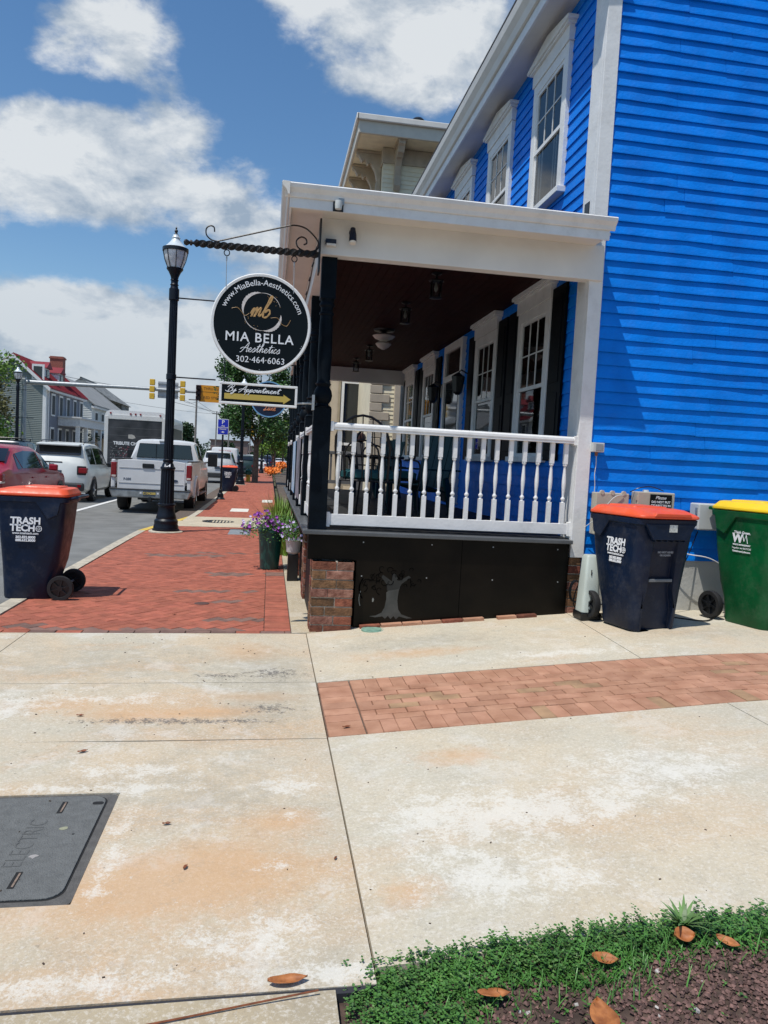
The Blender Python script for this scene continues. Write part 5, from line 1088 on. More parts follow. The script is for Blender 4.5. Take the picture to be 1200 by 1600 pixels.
# far traffic
car('suv', 'parked_car', 'car', 'pale silver SUV just right of the white pickup, ahead of it', (-3.0, 45, -.17), paint('silver_paint', (.50, .52, .54)), 1.08)
v = car('van', 'delivery_van', 'van', 'white van with red lettering on its rear doors, left of the second lamp post', (-3.35, 57, -.17), pw, 1.05)
text('SERVICES', .22, (.05, -.05, 1.92), M('red_lettering', (.65, .03, .03), .5), v, (pi/2, 0, 0), .008, local=True); obj('red_print', B().cbox((-.6, -.045, 1.0), (.38, .01, .42)), bpy.data.materials['red_lettering'], v, bevel=.0, local=True)
car('suv', 'parked_car', 'car', 'dark green parked vehicle between the second lamp post and the tree trunk', (-1.95+.0, 58, -.17), paint('dark_green_paint', (.02, .045, .04)), 1.0, group='cars parked along the kerb')
for (k, lb, x, y_, pn, col, s_) in (('sedan', 'white car parked just right of the tree trunk', -1.2, 84, 'white_car_paint', (.7, .7, .7), 1.0), ('suv', 'dark blue parked car far down the kerb under the light green tree', -.6, 100, 'deep_blue_paint', (.02, .03, .09), 1.1),
        ('sedan', 'black car far down the road above the green parked vehicle', -4.5, 80, 'black_paint', (.01, .01, .012), 1.05), ('sedan', 'distant silver-blue car in the driving lane', -4.0, 105, 'bluish_silver_paint', (.3, .36, .42), 1.05),
        ('suv', 'distant white SUV at the end of the queue of traffic', -3.2, 125, 'white_car_paint', (.7, .7, .7), 1.1), ('sedan', 'tiny dark car at the far end of the queue', -2.6, 150, 'black_paint', (.01, .01, .012), 1.1),
        ('van', 'white van roof showing above the silver SUV', -7.6, 64, 'white_car_paint', (.7, .7, .7), 1.15), ('sedan', 'far white car crossing at the end of the pavement', 1.6, 120, 'white_car_paint', (.7, .7, .7), 1.1)):
    car(k, 'distant_car' if k != 'van' else 'distant_van', 'car' if k != 'van' else 'van', lb, (x, y_, -.17), paint(pn, col), s_, group='far traffic')

# ================================================================== SIGNS AND SIGNALS DOWN THE STREET
t = thing('parking_sign', 'blue parking sign with white P on a black post beside the pickup', 'sign', (-1.63, 26.6, -.04))
obj('post', B().lathe([(.035, 0), (.032, 2.75)], n=12), lampmat, t, True, local=True)
obj('base', B().lathe([(.16, 0), (.16, .03), (.11, .08), (.10, .20), (.06, .24), (.055, .34), (.035, .36)], n=18), lampmat, t, True, local=True)
obj('sign_panel', B().cbox((0, -.042, 2.50), (.34, .008, .50)), signblue, t, bevel=.002, local=True)
obj('sign_border', B().cbox((0, -.038, 2.50), (.37, .006, .53)), decal, t, local=True)
for bd, sz, z in (('P', .19, 2.655), ('FREE', .055, 2.53), ('DOWNTOWN', .055, 2.475), ('PARKING', .055, 2.42)): text(bd, sz, (0, -.049, z), decal, t, (pi/2, 0, 0), .001 if sz < .1 else .003, local=True)
obj('arrow_mark', B().prism([(-.07, 2.32), (0, 2.355), (.07, 2.32)], -.0485, -.0465, 'y').box(-.03, .03, -.0485, -.0465, 2.30, 2.325), decal, t, local=True)
t = thing('traffic_signal_mast', 'galvanised traffic signal mast arm reaching over the road', 'traffic signal', (-14.6, 48, -.1))
obj('mast_pole', B().tube([(0, 0, 0), (0, 0, 5.6)], [.16, .13], 14), steel, t, True, local=True)
obj('mast_arm', B().tube([(0, 0, 5.3), (6, 0, 5.38), (12.0, 0, 5.36)], [.14, .11, .07], 12), steel, t, True, local=True); obj('mast_cap', B().cbox((0, 0, 5.3), (.22, .34, .40)), steel, t, bevel=.03, local=True)
for i, x in enumerate((7.35, 9.15)):
    s_ = thing('signal_head', ('yellow signal head seen from behind, left of the grey backplate', 'yellow signal head seen from behind, right of the grey backplate')[i], 'traffic light', (-14.6+x, 47.95, 5.27), 0, 'signal heads on the mast arm')
    for z in (-.42, .0, .42): obj('signal_section', B().cbox((0, 0, z), (.30, .22, .36)), yelp, s_, bevel=.03, local=True); obj('visor', B().tube([(0, .1, z), (0, .32, z)], .13, 12, False), yelp, s_, True, local=True)
s_ = thing('back_of_sign', 'grey back of a street sign mounted between the two yellow signal heads', 'sign', (-6.33, 48.1, 5.27))
obj('sign_sheet', B().cbox((0, 0, 0), (1.20, .02, 1.0)), M('sheet_aluminium', (.42, .43, .45), .45, .1, 4), s_, local=True); 
for z in (-.38, .38): obj('stiffener', B().cbox((0, -.03, z), (1.22, .04, .05)), steel, s_, local=True)
s_ = thing('signal_head', 'dark red-black signal head facing this way beside the amber sign', 'traffic light', (-14.6+10.1, 47.9, 5.22), 0, 'signal heads on the mast arm')
for z in (-.32, 0, .32): obj('signal_section', B().cbox((0, 0, z), (.30, .22, .31)), M('dark_signal_paint', (.05, .015, .02), .5) if 'dark_signal_paint' not in bpy.data.materials else bpy.data.materials['dark_signal_paint'], s_, bevel=.03, local=True); obj('visor', B().tube([(0, -.1, z), (0, -.28, z)], .12, 12, False), blackm, s_, True, local=True)
s_ = thing('warning_sign', 'amber rectangular sign at the end of the mast arm, partly behind the arrow sign', 'sign', (-3.75, 47.9, 5.2))
obj('sign_sheet', B().cbox((.05, 0, 0), (1.50, .02, 1.02)), signy, s_, local=True); obj('sign_line', B().cbox((.05, -.012, .10), (1.46, .005, .02)), blackm, s_, local=True)
text('THRU ON', .22, (.05, -.013, .30), M('sign_text_brown', (.18, .07, .01), .5), s_, (pi/2, 0, 0), .002, local=True); text('RED STOP', .22, (.05, -.013, -.25), bpy.data.materials['sign_text_brown'], s_, (pi/2, 0, 0), .002, local=True)
t = thing('street_name_sign', 'small pale street name sign hanging beyond the tree', 'sign', (1.35, 80, 0))
obj('post', B().lathe([(.06, 0), (.05, 4.4)], n=10), lampmat, t, True, local=True) if False else None
obj('blade', B().cbox((0, 0, 4.0), (2.2, .03, .42)), M('pale_sign', (.45, .5, .5), .4), t, local=True)
text('MAIN ST', .28, (0, -.018, 4.0), blackp, t, (pi/2, 0, 0), .0, local=True) if False else None
obj('arm', B().tube([(-1.6, 0, 4.3), (1.2, 0, 4.3)], .05, 8), steel, t, local=True); obj('pole', B().tube([(-1.6, 0, 0), (-1.6, 0, 6.5)], .07, 8), lampmat, t, local=True)
for i, x in enumerate((-.75, .05)):
    s_ = thing('signal_head', ('far yellow signal head under the tree crown, the left of two', 'far yellow signal head under the tree crown, the right of two')[i], 'traffic light', (x-.9, 72.5, 3.9+.0*i), 0, 'far signal heads')
    for z in (-.36, .0, .36): obj('signal_section', B().cbox((0, 0, z), (.36, .3, .34)), yelp, s_, bevel=.03, local=True)
# fire hydrant
t = thing('fire_hydrant', 'green and yellow fire hydrant at the kerb by the tree', 'hydrant', (-1.25, 46.8, -.03))
obj('barrel', B().lathe([(.17, 0), (.17, .04), (.13, .06), (.12, .36), (.16, .38), (.16, .41)], n=18), yelp, t, True, local=True)
obj('bonnet', B().lathe([(.15, .41), (.15, .60), (.19, .62), (.19, .66), (.14, .72), (.07, .77), (.03, .78), (.03, .84)], n=18).lathe([(.07, -.24), (.07, .24)], (0, 0, .53), 12, 'x').lathe([(.09, -.24), (.09, .0)], (0, 0, .50), 12, 'y'), M('hydrant_green', (.01, .10, .06), .4), t, True, local=True)
# utility poles and wires
UP = [(-13.0, 100, 9.6, .17), (-10.0, 78, 8.6, .2), (-9.1, 95, 8.6, .15), (-11.2, 160, 10.5, .16), (-7.0, 130, 7.4, .14), (-4.5, 170, 9.5, .15)]
UL = ['wooden utility pole just right of the nearest lamp post', 'thick pale utility pole above the white pickup cab', 'slimmer pole beside the thick pale pole', 'far utility pole in the gap left of the parking sign', 'short far pole behind the parking sign', 'small far pole left of the tree trunk']
for (x, y_, h, r), lb in zip(UP, UL):
    t = thing('utility_pole', lb, 'utility pole', (x, y_, -.1), 0, 'utility poles beside the road')
    obj('pole', B().tube([(0, 0, 0), (.0, 0, h)], [r, r*.7], 10), M('weathered_pole', (.22, .20, .18), .9, .2, 5) if 'weathered_pole' not in bpy.data.materials else bpy.data.materials['weathered_pole'], t, True, local=True)
    obj('crossarm', B().cbox((0, 0, h-.5), (1.9, .12, .12)), bpy.data.materials['weathered_pole'], t, local=True)
    obj('transformer', B().lathe([(.2, h-1.7), (.22, h-1.6), (.22, h-1.0), (.18, h-.9)], (.35, 0, 0), 12), steel, t, True, local=True) if r > .16 else None
wr = [((-13, 100, 9.1), (-4.5, 170, 8.9)), ((-13, 100, 9.1), (-30, 60, 9.5)), ((-11.2, 160, 10), (8, 160, 8.2)), ((-10, 78, 7.9), (-9.1, 95, 7.8)), ((-13, 100, 8.0), (10, 110, 6.6)), ((-7, 130, 6.9), (10, 132, 6.4)), ((-9.1, 95, 7.9), (-4.5, 170, 8.2)), ((-11.2, 160, 9.8), (-35, 100, 10))]
WLB = ['wire running on down the road to the small pole left of the tree trunk', 'wire coming forward over the traffic signal mast to the left', 'wire crossing high above the far end of the road', 'short wire between the thick pale pole and the slimmer pole', 'lower wire crossing the road behind the parking sign', 'lowest wire crossing the road at the short far pole', 'wire from the slimmer pole to the far small pole', 'highest wire passing left over the evergreen']
for i, (a, c) in enumerate(wr):
    a, c = Vector(a), Vector(c); q = [a+(c-a)*k/10-Vector((0, 0, .7*4*(k/10)*(1-k/10))) for k in range(11)]
    tag(obj('overhead_wire', B().tube(q, .022, 4), blackm), WLB[i], 'wire', 'overhead wires')

# ================================================================== OTHER BUILDINGS
# the neighbouring house beyond the porch
nb = thing('neighbour_house', 'beige Victorian house with bracketed tower eaves seen beyond the porch', 'house', (6, 24, 0))
cream = M('cream_siding', (.78, .70, .50), .6, .08, 4)
NX, NY = 2.60, 20.2
obj('wall', B().box(NX+.01, 12, NY+.01, 34, -.1, 9.75), cream, nb)
for k in range(84):
    z = .2+k*.114
    if z < 9.55: obj('siding_board', B().prism([(NY-.016, z), (NY, z+.114), (NY+.01, z+.114), (NY+.01, z)], NX+.0, 9, 'x'), cream, nb)
for k in range(0, 40):
    z = .3+k*.235
    w = (.50, .30)[k % 2]
    if z < 7.6: obj('quoin', B().box(NX-.035, NX+w, NY-.05, NY-.017, z+.01, z+.225), tanst, nb, bevel=.01)
obj('belt_trim', B().box(NX-.05, 9, NY-.06, NY-.018, 7.55, 7.65).box(NX-.04, 9, NY-.04, NY-.0185, 7.40, 7.549), cream, nb, bevel=.01)
obj('downpipe', B().box(NX+.62, NX+.78, NY-.12, NY-.02, 0, 7.7), tanst, nb, bevel=.01)
EZ = 9.76
obj('eave_soffit', B().box(1.9, 9.5, NY-.72, 34.5, EZ, EZ+.06), cream, nb)
obj('eave_fascia', B().box(1.84, 9.6, NY-.80, NY-.721, EZ-.03, EZ+.34).box(1.84, 1.90, NY-.72, 34.6, EZ-.03, EZ+.34), M('tan_fascia', (.60, .55, .46), .6, .05), nb, bevel=.015)
obj('eave_gutter', B().box(1.78, 9.65, NY-.88, NY-.801, EZ+.27, EZ+.42).box(1.77, 1.839, NY-.88, 34.6, EZ+.27, EZ+.42), offwhite, nb, bevel=.02)
obj('roof', B().add([(1.8, NY-.86, EZ+.42), (9.7, NY-.86, EZ+.42), (9.7, 34.7, EZ+.42), (1.8, 34.7, EZ+.42), (5, 24, EZ+1.3), (6.5, 30, EZ+1.3)], [(0, 1, 4), (1, 2, 5, 4), (2, 3, 5), (3, 0, 4, 5), (0, 3, 2, 1)]), bpy.data.materials['dark_shingles'], nb)
obj('roof_vent', B().lathe([(.1, 0), (.17, .04), (.18, .09), (.12, .15), (.04, .17)], (3.4, NY-.4, EZ+.50), 14), blackm, nb, True)
M_corb = M('corbel_tan', (.44, .36, .26), .65, .12, 5)
obj('frieze', B().box(NX-.03, 9, NY-.05, NY-.0185, 9.35, 9.75).box(NX-.03, NX+.0, NY-.0184, 30, 9.35, 9.75), M_corb, nb, bevel=.01)
def corbel(x, y_, face):
    prof = [(0, 0), (0, -1.05), (-.07, -1.10), (-.17, -.98), (-.13, -.72), (-.20, -.50), (-.36, -.30), (-.44, -.36), (-.54, -.24), (-.64, -.30), (-.74, -.16), (-.82, -.12), (-.82, 0)]
    prof = [(a*.82, c) for a, c in prof]; b = B(); P = [(y_+a, EZ+c) for a, c in prof] if face == 'y' else [(x+a, EZ+c) for a, c in prof]
    if face == 'y': b.prism(P, x-.085, x+.085, 'x'); b.box(x-.13, x+.13, y_-.69, y_, EZ-.06, EZ-.001)
    else: b.prism(P, y_-.085, y_+.085, 'y'); b.box(x-.67, x, y_-.13, y_+.13, EZ-.06, EZ-.001)
    obj('corbel', b, M_corb, nb, bevel=.012)
for x in (2.98, 4.25, 5.6, 7): corbel(x, NY-.02, 'y')
for y_ in (20.6, 21.6, 22.6, 23.6, 24.6, 25.6): corbel(NX, y_, 'x')
# projecting front bay of the neighbour, with a tall window, and its grey steps
obj('bay_wall', B().box(1.35, NX+.02, 23.4, 26, -.1, 4.6), beige, nb)
obj('bay_trim', B().box(1.60, 1.66, 23.33, 23.39, 0, 4.5).box(1.99, 2.06, 23.33, 23.39, 0, 4.5), M('tan_trim', (.40, .33, .22), .6), nb)
wn = obj('window', B().box(2.09, 2.17, 23.32, 23.39, .9, 4.0).box(2.62, 2.68, 23.32, 23.39, .9, 4.0).box(2.17, 2.62, 23.32, 23.39, 3.9, 4.0).box(2.17, 2.62, 23.31, 23.39, 2.0, 2.08), white, nb)
obj('pane', B().box(2.17, 2.62, 23.36, 23.385, 2.08, 3.9), glassd, wn); obj('pane', B().box(2.17, 2.62, 23.36, 23.385, .9, 2.0), glassd, wn)
st = thing('stair_railing', 'grey painted stair railing with a brown ball-capped newel beyond the porch', 'railing', (1.9, 18.2, 0))
gw = M('grey_wood', (.17, .165, .16), .7, .15, 5)
obj('newel_post', B().box(2.02, 2.24, 18.1, 18.32, 0, 1.98), gw, st, bevel=.01); obj('ball_cap', B().lathe([(.06, 1.98), (.13, 2.02), (.15, 2.10), (.12, 2.18), (.04, 2.22)], (2.13, 18.21, 0), 16), M('brown_cap', (.06, .025, .02), .4), st, True)
obj('handrail', B().box(.9, 2.02, 18.16, 18.26, 1.66, 1.74), gw, st, bevel=.01); obj('bottom_rail', B().box(.9, 2.02, 18.17, 18.25, .96, 1.04), gw, st)
for k in range(7): obj('picket', B().box(.98+k*.15, 1.03+k*.15, 18.18, 18.23, 1.04, 1.66), gw, st)
# grey clapboard house across the road
gh = thing('grey_house', 'grey clapboard house with red metal roof, dormers and a white porch across the road', 'house', (-24, 82, 0), 0, 'buildings across the road')
gsid = M('grey_siding', (.20, .225, .205), .6, .08, .6); gfront = M('grey_front_siding', (.19, .20, .24), .6, .06, .6); redroof = M('red_metal_roof', (.24, .035, .045), .6, .12, .8, spec=.2); brickfar = M('chimney_brick', (.30, .10, .07), .8, .2, 8)
GX, GY0, GY1, GZ, RX, RZ = -20.9, 75.0, 89.0, 7.05, -23.75, 9.75
GB = 2*RX-GX
obj('wall', B().prism([(GB, -.2), (GX-.02, -.2), (GX-.02, GZ), (RX, RZ-.15), (GB, GZ)], GY0+.02, GY1, 'y'), gsid, gh)
for k in range(62):
    z = -.0+k*.17; xr = GX if z < GZ-.1 else GX-(z-GZ+.17)/(RZ-GZ)*(GX-RX); xl = GB if z < GZ-.1 else 2*RX-xr
    if z < RZ-.5: obj('siding_board', B().prism([(GY0-.045, z), (GY0, z+.17), (GY0+.03, z+.17), (GY0+.03, z)], xl, xr, 'x'), gsid, gh)
    if z < GZ-.2: obj('siding_board', B().prism([(GX+.03, z), (GX, z+.17), (GX-.03, z+.17), (GX-.03, z)], GY0, GY1, 'y'), gfront, gh)
for yy in (GY0-.07, GY1): obj('corner_board', B().box(GX-.25, GX+.05, yy, yy+.12, 0, GZ), white, gh)
obj('corner_board', B().box(GX+.001, GX+.06, GY0+.06, GY0+.4, 0, GZ), white, gh)
obj('roof', B().prism([(GX+.5, GZ-.25), (GX+.5, GZ-.15), (RX, RZ+.12), (GB-.5, GZ-.15), (GB-.5, GZ-.25), (RX, RZ)], GY0-.35, GY1+.35, 'y'), redroof, gh)
for k in range(36): y_ = GY0-.3+k*.42; obj('roof_seam', B().tube([(GX+.5, y_, GZ-.13), (RX, y_, RZ+.14)], .03, 4), redroof, gh)
obj('rake_board', B().prism([(GX+.42, GZ-.5), (GX+.5, GZ-.22), (RX, RZ+.02), (GB-.5, GZ-.22), (GB-.42, GZ-.5), (RX, RZ-.35)], GY0-.42, GY0-.352, 'y'), white, gh)
obj('cornice', B().box(GX+.01, GX+.42, GY0-.3, GY1+.3, GZ-.42, GZ-.2), white, gh)
obj('chimney', B().box(-23.1, -21.8, 84.0, 85.0, 8.2, 10.85).box(-23.18, -21.72, 83.93, 85.07, 10.6, 10.75), brickfar, gh)
for y_ in (78.3, 83.2):
    d = obj('dormer', B().box(-23.0, -21.75, y_-.8, y_+.8, 7.2, 9.0), white, gh)
    obj('dormer_roof', B().add([(-21.5, y_-1, 8.95), (-21.5, y_+1, 8.95), (-21.5, y_, 9.6), (-23.7, y_-1, 8.95), (-23.7, y_+1, 8.95), (-23.7, y_, 9.6)], [(0, 1, 2), (3, 5, 4), (0, 2, 5, 3), (1, 4, 5, 2), (0, 3, 4, 1)]), redroof, d)
    obj('dormer_window', B().box(-21.74, -21.68, y_-.4, y_+.4, 7.7, 8.8), gfront, d); obj('pane', B().box(-21.675, -21.66, y_-.3, y_+.3, 7.8, 8.7), glassd, d)
    for k in range(7): obj('siding_board', B().prism([(y_-.84, 7.55+k*.2), (y_-.8, 7.75+k*.2), (y_-.79, 7.75+k*.2), (y_-.79, 7.55+k*.2)], -22.9, -21.76, 'x'), white, d)
farglass = M('far_dark_glass', (.02, .022, .028), .5, .2, 2, spec=.15)
def far_window(par, x, y_, z0, z1, w=.95):
    f = obj('window', B().box(x+.001, x+.09, y_-w/2-.14, y_+w/2+.14, z0-.14, z1+.2), white, par); obj('pane', B().box(x+.091, x+.11, y_-w/2, y_+w/2, z0, z1), farglass, f)
for k in range(5): far_window(gh, GX+.03, 77.2+k*2.7, 4.5, 6.3)
for k in range(5): far_window(gh, GX+.03, 77.0+k*2.75, .9, 3.1)
obj('window', B().box(RX+1.6, RX+2.7, GY0-.10, GY0-.046, 7.55, 9.0), white, gh); obj('pane', B().box(RX+1.75, RX+2.5, GY0-.12, GY0-.101, 7.7, 8.8), glassd, gh)
obj('downpipe', B().tube([(GX+.12, GY0+.5, 0), (GX+.12, GY0+.5, GZ-.4)], .07, 6), white, gh)
obj('porch_roof', B().box(GX+.03, GX+2.1, 79.2, 93.5, 3.55, 4.35).box(GX+.03, GX+2.3, 79.0, 93.7, 4.351, 4.5), M('porch_white_shade', (.62, .62, .62), .6), gh)
for k in range(5): obj('porch_column', B().box(GX+1.65, GX+2.0, 79.4+k*3.3, 79.75+k*3.3, .3, 3.55), white, gh)
obj('porch_floor', B().box(GX+.03, GX+2.1, 79.2, 93.5, -.1, .3), gw, gh)
for k in range(2):
    bk = thing('hanging_basket', ('dark hanging flower basket on the grey house porch, the nearer one', 'dark hanging flower basket on the grey house porch, the farther one')[k], 'plant', (GX+1.8, 84.3+k*3.6, 2.6), 0, 'hanging baskets')
    b = B(); rnd = random.Random(k)
    for i in range(90):
        v_ = Vector((rnd.gauss(0, 1), rnd.gauss(0, 1), rnd.gauss(0, 1))).normalized()*.38; b.cbox(tuple(v_), (.14, .01, .10), rz=rnd.random()*6, rx=rnd.random()*3)
    obj('foliage', b, leafd, bk, local=True, kind='stuff')
# white house with grey roof, and the stone gabled building behind it
wh = thing('white_house', 'white two-storey house with pale grey roof behind the grey house', 'house', (-24, 100, 0), 0, 'buildings across the road')
WX, WZ = -20.9, 6.7
obj('wall', B().prism([(-29, 0), (WX, 0), (WX, WZ), (-25, 9.6), (-29, WZ)], 93.5, 112, 'y'), M('white_siding', (.62, .64, .62), .6, .06, .5), wh)
for k in range(46):
    z = .1+k*.2; xr = WX if z < WZ-.1 else WX-(z-WZ+.2)/3.1*4.1
    if xr > -24.5: obj('siding_board', B().prism([(93.44, z), (93.5, z+.2), (93.5, z)], -25.2, xr, 'x'), bpy.data.materials['white_siding'], wh)
obj('roof', B().prism([(WX+.5, WZ-.3), (WX+.5, WZ-.15), (-25, 9.9), (-29.6, WZ-.2), (-29.6, WZ-.3), (-25, 9.75)], 93.1, 112.4, 'y'), M('pale_grey_roof', (.27, .27, .26), .8, .12, .8), wh)
obj('cornice', B().box(WX, WX+.45, 93.2, 112.2, WZ-.5, WZ-.25), white, wh)
for k in range(5): far_window(wh, WX, 95.6+k*3.4, 3.9, 5.7, 1.2)
obj('shop_awning', B().prism([(WX, 3.4), (WX+2.2, 2.7), (WX+2.2, 2.5), (WX, 2.9)], 94.5, 111, 'y'), M('dark_awning', (.05, .05, .06), .7), wh); obj('shop_front', B().box(WX+.01, WX+.08, 95, 110.5, .3, 2.7), tanst, wh); obj('awning_valance', B().box(WX+2.0, WX+2.2, 94.5, 111, 1.9, 2.49), white, wh)
sb_ = thing('stone_building', 'grey stone gabled building rising behind the box truck', 'building', (-26, 120, 0), 0, 'buildings across the road')
stone = M('grey_stone_roof', (.17, .18, .18), .9, .5, 1.6, c2=(.30, .31, .30))
obj('wall', B().prism([(-32, 0), (-22.9, 0), (-22.9, 8.4), (-26.8, 11.0), (-32, 7.5)], 122, 128, 'y'), stone, sb_)
obj('roof_slope', B().prism([(-22.5, 8.4), (-26.8, 11.3), (-31.5, 8.0)], 112.6, 128, 'y'), stone, sb_)
obj('roof_ridge', B().box(-26.9, -26.7, 112.6, 128, 11.25, 11.42), blackm, sb_)
# far end of the street: low buildings
FB = [('low_building', 'far low brown shop building with dark flat roof under the wires', (-10, 190), 9, 6, 5.0, (.22, .15, .13)), ('low_building', 'far pinkish brick building just left of the second lamp post', (-5.6, 210), 7, 6, 4.2, (.40, .24, .21)), ('low_building', 'small red-roofed building at the end of the traffic', (-2.0, 230), 7, 6, 3.4, (.42, .10, .10)),
      ('low_building', 'tiny pale blue-grey building on the horizon right of the lamp post', (3.2, 320), 10, 8, 8.0, (.35, .45, .52))]
for nme, lb, (x, y_), w, d, h, c_ in FB:
    t = thing(nme, lb, 'building', (x, y_, -.1), 0, 'far buildings at the end of the street'); mt = M('far_wall', c_, .7, .1, .5)
    obj('wall', B().box(-w/2, w/2, 0, d, 0, h), mt, t, local=True); obj('roof_edge', B().box(-w/2-.3, w/2+.3, -.3, d+.3, h, h+.35), M('far_roof', tuple(q*.4 for q in c_), .8), t, local=True)
    for k in range(3): obj('window', B().box(-w/2+.8+k*w*.3, -w/2+.8+k*w*.3+w*.17, -.03, -.005, 1.0, min(h-.8, 2.6)), glassd, t, local=True)

# ================================================================== TREES
def leaves(n, blobs, size, rnd, flat=.5):
    b = B(); tot = sum(w[4] if len(w) > 4 else w[3]**3 for w in blobs)
    for w in blobs:
        cx, cy, cz, r = w[:4]; m_ = int(n*(w[3]**3)/sum(q[3]**3 for q in blobs))
        for i in range(m_):
            d = Vector((rnd.gauss(0, 1), rnd.gauss(0, 1), rnd.gauss(0, 1))).normalized()*r*(rnd.random()**.45)*(1+.18*sin(7*rnd.random()))
            p = Vector((cx, cy, cz))+Vector((d.x, d.y, d.z*.85)); s_ = size*rnd.uniform(.6, 1.3)
            a = Vector((rnd.gauss(0, 1), rnd.gauss(0, 1), rnd.gauss(0, flat))).normalized(); c = a.cross(Vector((rnd.gauss(0, 1), rnd.gauss(0, 1), rnd.gauss(0, 1)))).normalized()
            o = len(b.v); b.v += [tuple(p-a*s_*.5), tuple(p+c*s_*.32), tuple(p+a*s_*.55), tuple(p-c*s_*.32)]; b.f.append((o, o+1, o+2, o+3))
    me = bpy.data.meshes.new('crown'); me.from_pydata(b.v, [], b.f); return me
def tree(name, label, loc, trunk, limbs, blobs, n, size, mat, seed=1, group='trees'):
    t = thing(name, label, 'tree', loc, 0, group); rnd = random.Random(seed)
    tb = B().tube(cr(trunk[0]), [trunk[1]+(trunk[2]-trunk[1])*i/(len(cr(trunk[0]))-1) for i in range(len(cr(trunk[0])))], 10)
    obj('trunk', tb, bark, t, True, local=True)
    for l, r in limbs: q = cr(l); obj('limb', B().tube(q, [r*(1-.75*i/(len(q)-1)) for i in range(len(q))], 6), bark, t, True, local=True)
    me = leaves(n, blobs, size, rnd); me.materials.append(mat); o = obj('crown', me, None, t, local=True); return t
rnd = random.Random(4)
bl = [(rnd.uniform(-1.7, 1.7), rnd.uniform(-1.5, 1.5), rnd.uniform(3.0, 6.8), rnd.uniform(.5, .95)) for _ in range(34)]
bl = [q for q in bl if not (q[2] < 3.6 and abs(q[0]) > 1.4)]+[(-1.9, 0, 6.3, .55), (-2.1, .2, 5.2, .5), (-1.5, -.3, 4.1, .5), (1.9, 0, 4.0, .7), (2.1, 0, 5.2, .8), (.2, 0, 3.2, .8), (1.2, 0, 3.0, .7), (-1.7, 0, 6.9, .3)]
tree('street_tree', 'leafy green street tree with forked trunk behind the hanging signs', (-.83, 45.3, -.05), ([(0, 0, 0), (.02, 0, 1.2), (.0, 0, 2.3)], .20, .15),
     [([(0, 0, 2.2), (-.5, 0, 3.0), (-1.1, .1, 4.2), (-1.5, 0, 5.6)], .10), ([(0, 0, 2.2), (.15, .1, 3.2), (.2, 0, 4.8), (.1, 0, 6.4)], .11), ([(.0, 0, 2.1), (.45, -.1, 2.9), (1.0, 0, 3.9), (1.7, 0, 4.9)], .10), ([(0, 0, 2.3), (-.2, .3, 3.2), (-.5, .8, 4.8)], .08)],
     [(a*1.0, b_, c_, d) for a, b_, c_, d in bl], 15000, .17, leafm, 3, 'street trees')
for i, (x, y_, s_, lb) in enumerate(((.45, 73, 1.0, 'light green young tree right of the maple trunk'), (1.4, 84, 1.0, 'second light green tree at the edge of the porch posts'), (.3, 97, .9, 'third light green tree far down the pavement'))):
    rnd = random.Random(20+i); bl = [(rnd.uniform(-1.7, 1.7)*s_, rnd.uniform(-1.2, 1.2), rnd.uniform(2.4, 5.4)*s_, rnd.uniform(.5, .9)) for _ in range(18)]
    tree('young_tree', lb, (x, y_, -.05), ([(0, 0, 0), (0, 0, 1.5), (.05, 0, 3)], .12, .07), [([(0, 0, 2), (.5, 0, 3), (.8, 0, 4)], .05), ([(0, 0, 2), (-.5, 0, 3), (-.7, 0, 4)], .05)], bl, 3500, .24, leafl, 30+i, 'street trees')
rnd = random.Random(8); bl = [(rnd.uniform(-2.6, 1.5), rnd.uniform(-2, 2), rnd.uniform(1.2, 6.0), rnd.uniform(.9, 1.4)) for _ in range(34)]
tree('maple_tree', 'bright green tree at the left edge in front of the grey house', (-16.9, 46, -.1), ([(0, 0, 0), (0, 0, 2)], .2, .12), [([(0, 0, 2), (.6, 0, 4)], .08)], bl, 15000, .22, leafl, 5)
rnd = random.Random(9); bl = [(rnd.uniform(-3.0, 1.9), rnd.uniform(-2, 2), rnd.uniform(2.6, 7.6), rnd.uniform(1.0, 1.5)) for _ in range(34)]
tree('olive_tree', 'olive-brown tree rising behind the bright green one at the left edge', (-20.5, 58, -.1), ([(0, 0, 0), (0, 0, 3)], .2, .12), [([(0, 0, 2), (.6, 0, 5)], .08)], bl, 12000, .25, leafo, 6)
for i, (x, y_, w, h, n_, lb, nm) in enumerate(((-12.9, 118, 3.0, 6.6, 5000, 'dark dense evergreen above the white pickup cab', 'evergreen_tree'), (-16, 150, 5, 5.5, 4000, 'dark tree low behind the thick utility pole', 'far_tree'), (-9.0, 165, 3.4, 4.6, 3000, 'small dark tree behind the parking sign post', 'far_tree'), (-1.5, 170, 3.2, 7.4, 4000, 'tall dark far tree just left of the maple trunk', 'far_tree'),
        (3.4, 190, 5, 7, 3500, 'dark far tree between the maple trunk and the light trees', 'far_tree'), (-30, 170, 8, 8, 3500, 'far dark tree mass behind the stone building', 'far_tree'))):
    rnd = random.Random(40+i); bl = [(rnd.uniform(-w*.6, w*.6)*(1-.6*k/12), rnd.uniform(-1.5, 1.5), h*.22+h*.72*k/12, w*.38*(1-.45*k/12)) for k in range(12)]
    tree(nm, lb, (x, y_, -.1), ([(0, 0, 0), (0, 0, h*.5)], .25, .12), [], bl, n_, .42, leafd, 50+i, 'far trees')
b = B(); rnd = random.Random(77)
me = leaves(9000, [(rnd.uniform(-75, 60), rnd.uniform(330, 420), rnd.uniform(0, 4.5), rnd.uniform(3, 5.5)) for _ in range(60)], 1.3, rnd); me.materials.append(leafd)
o = obj('far_wood', me, None, kind='stuff'); tag(o, 'low dark line of far trees along the horizon', 'trees')

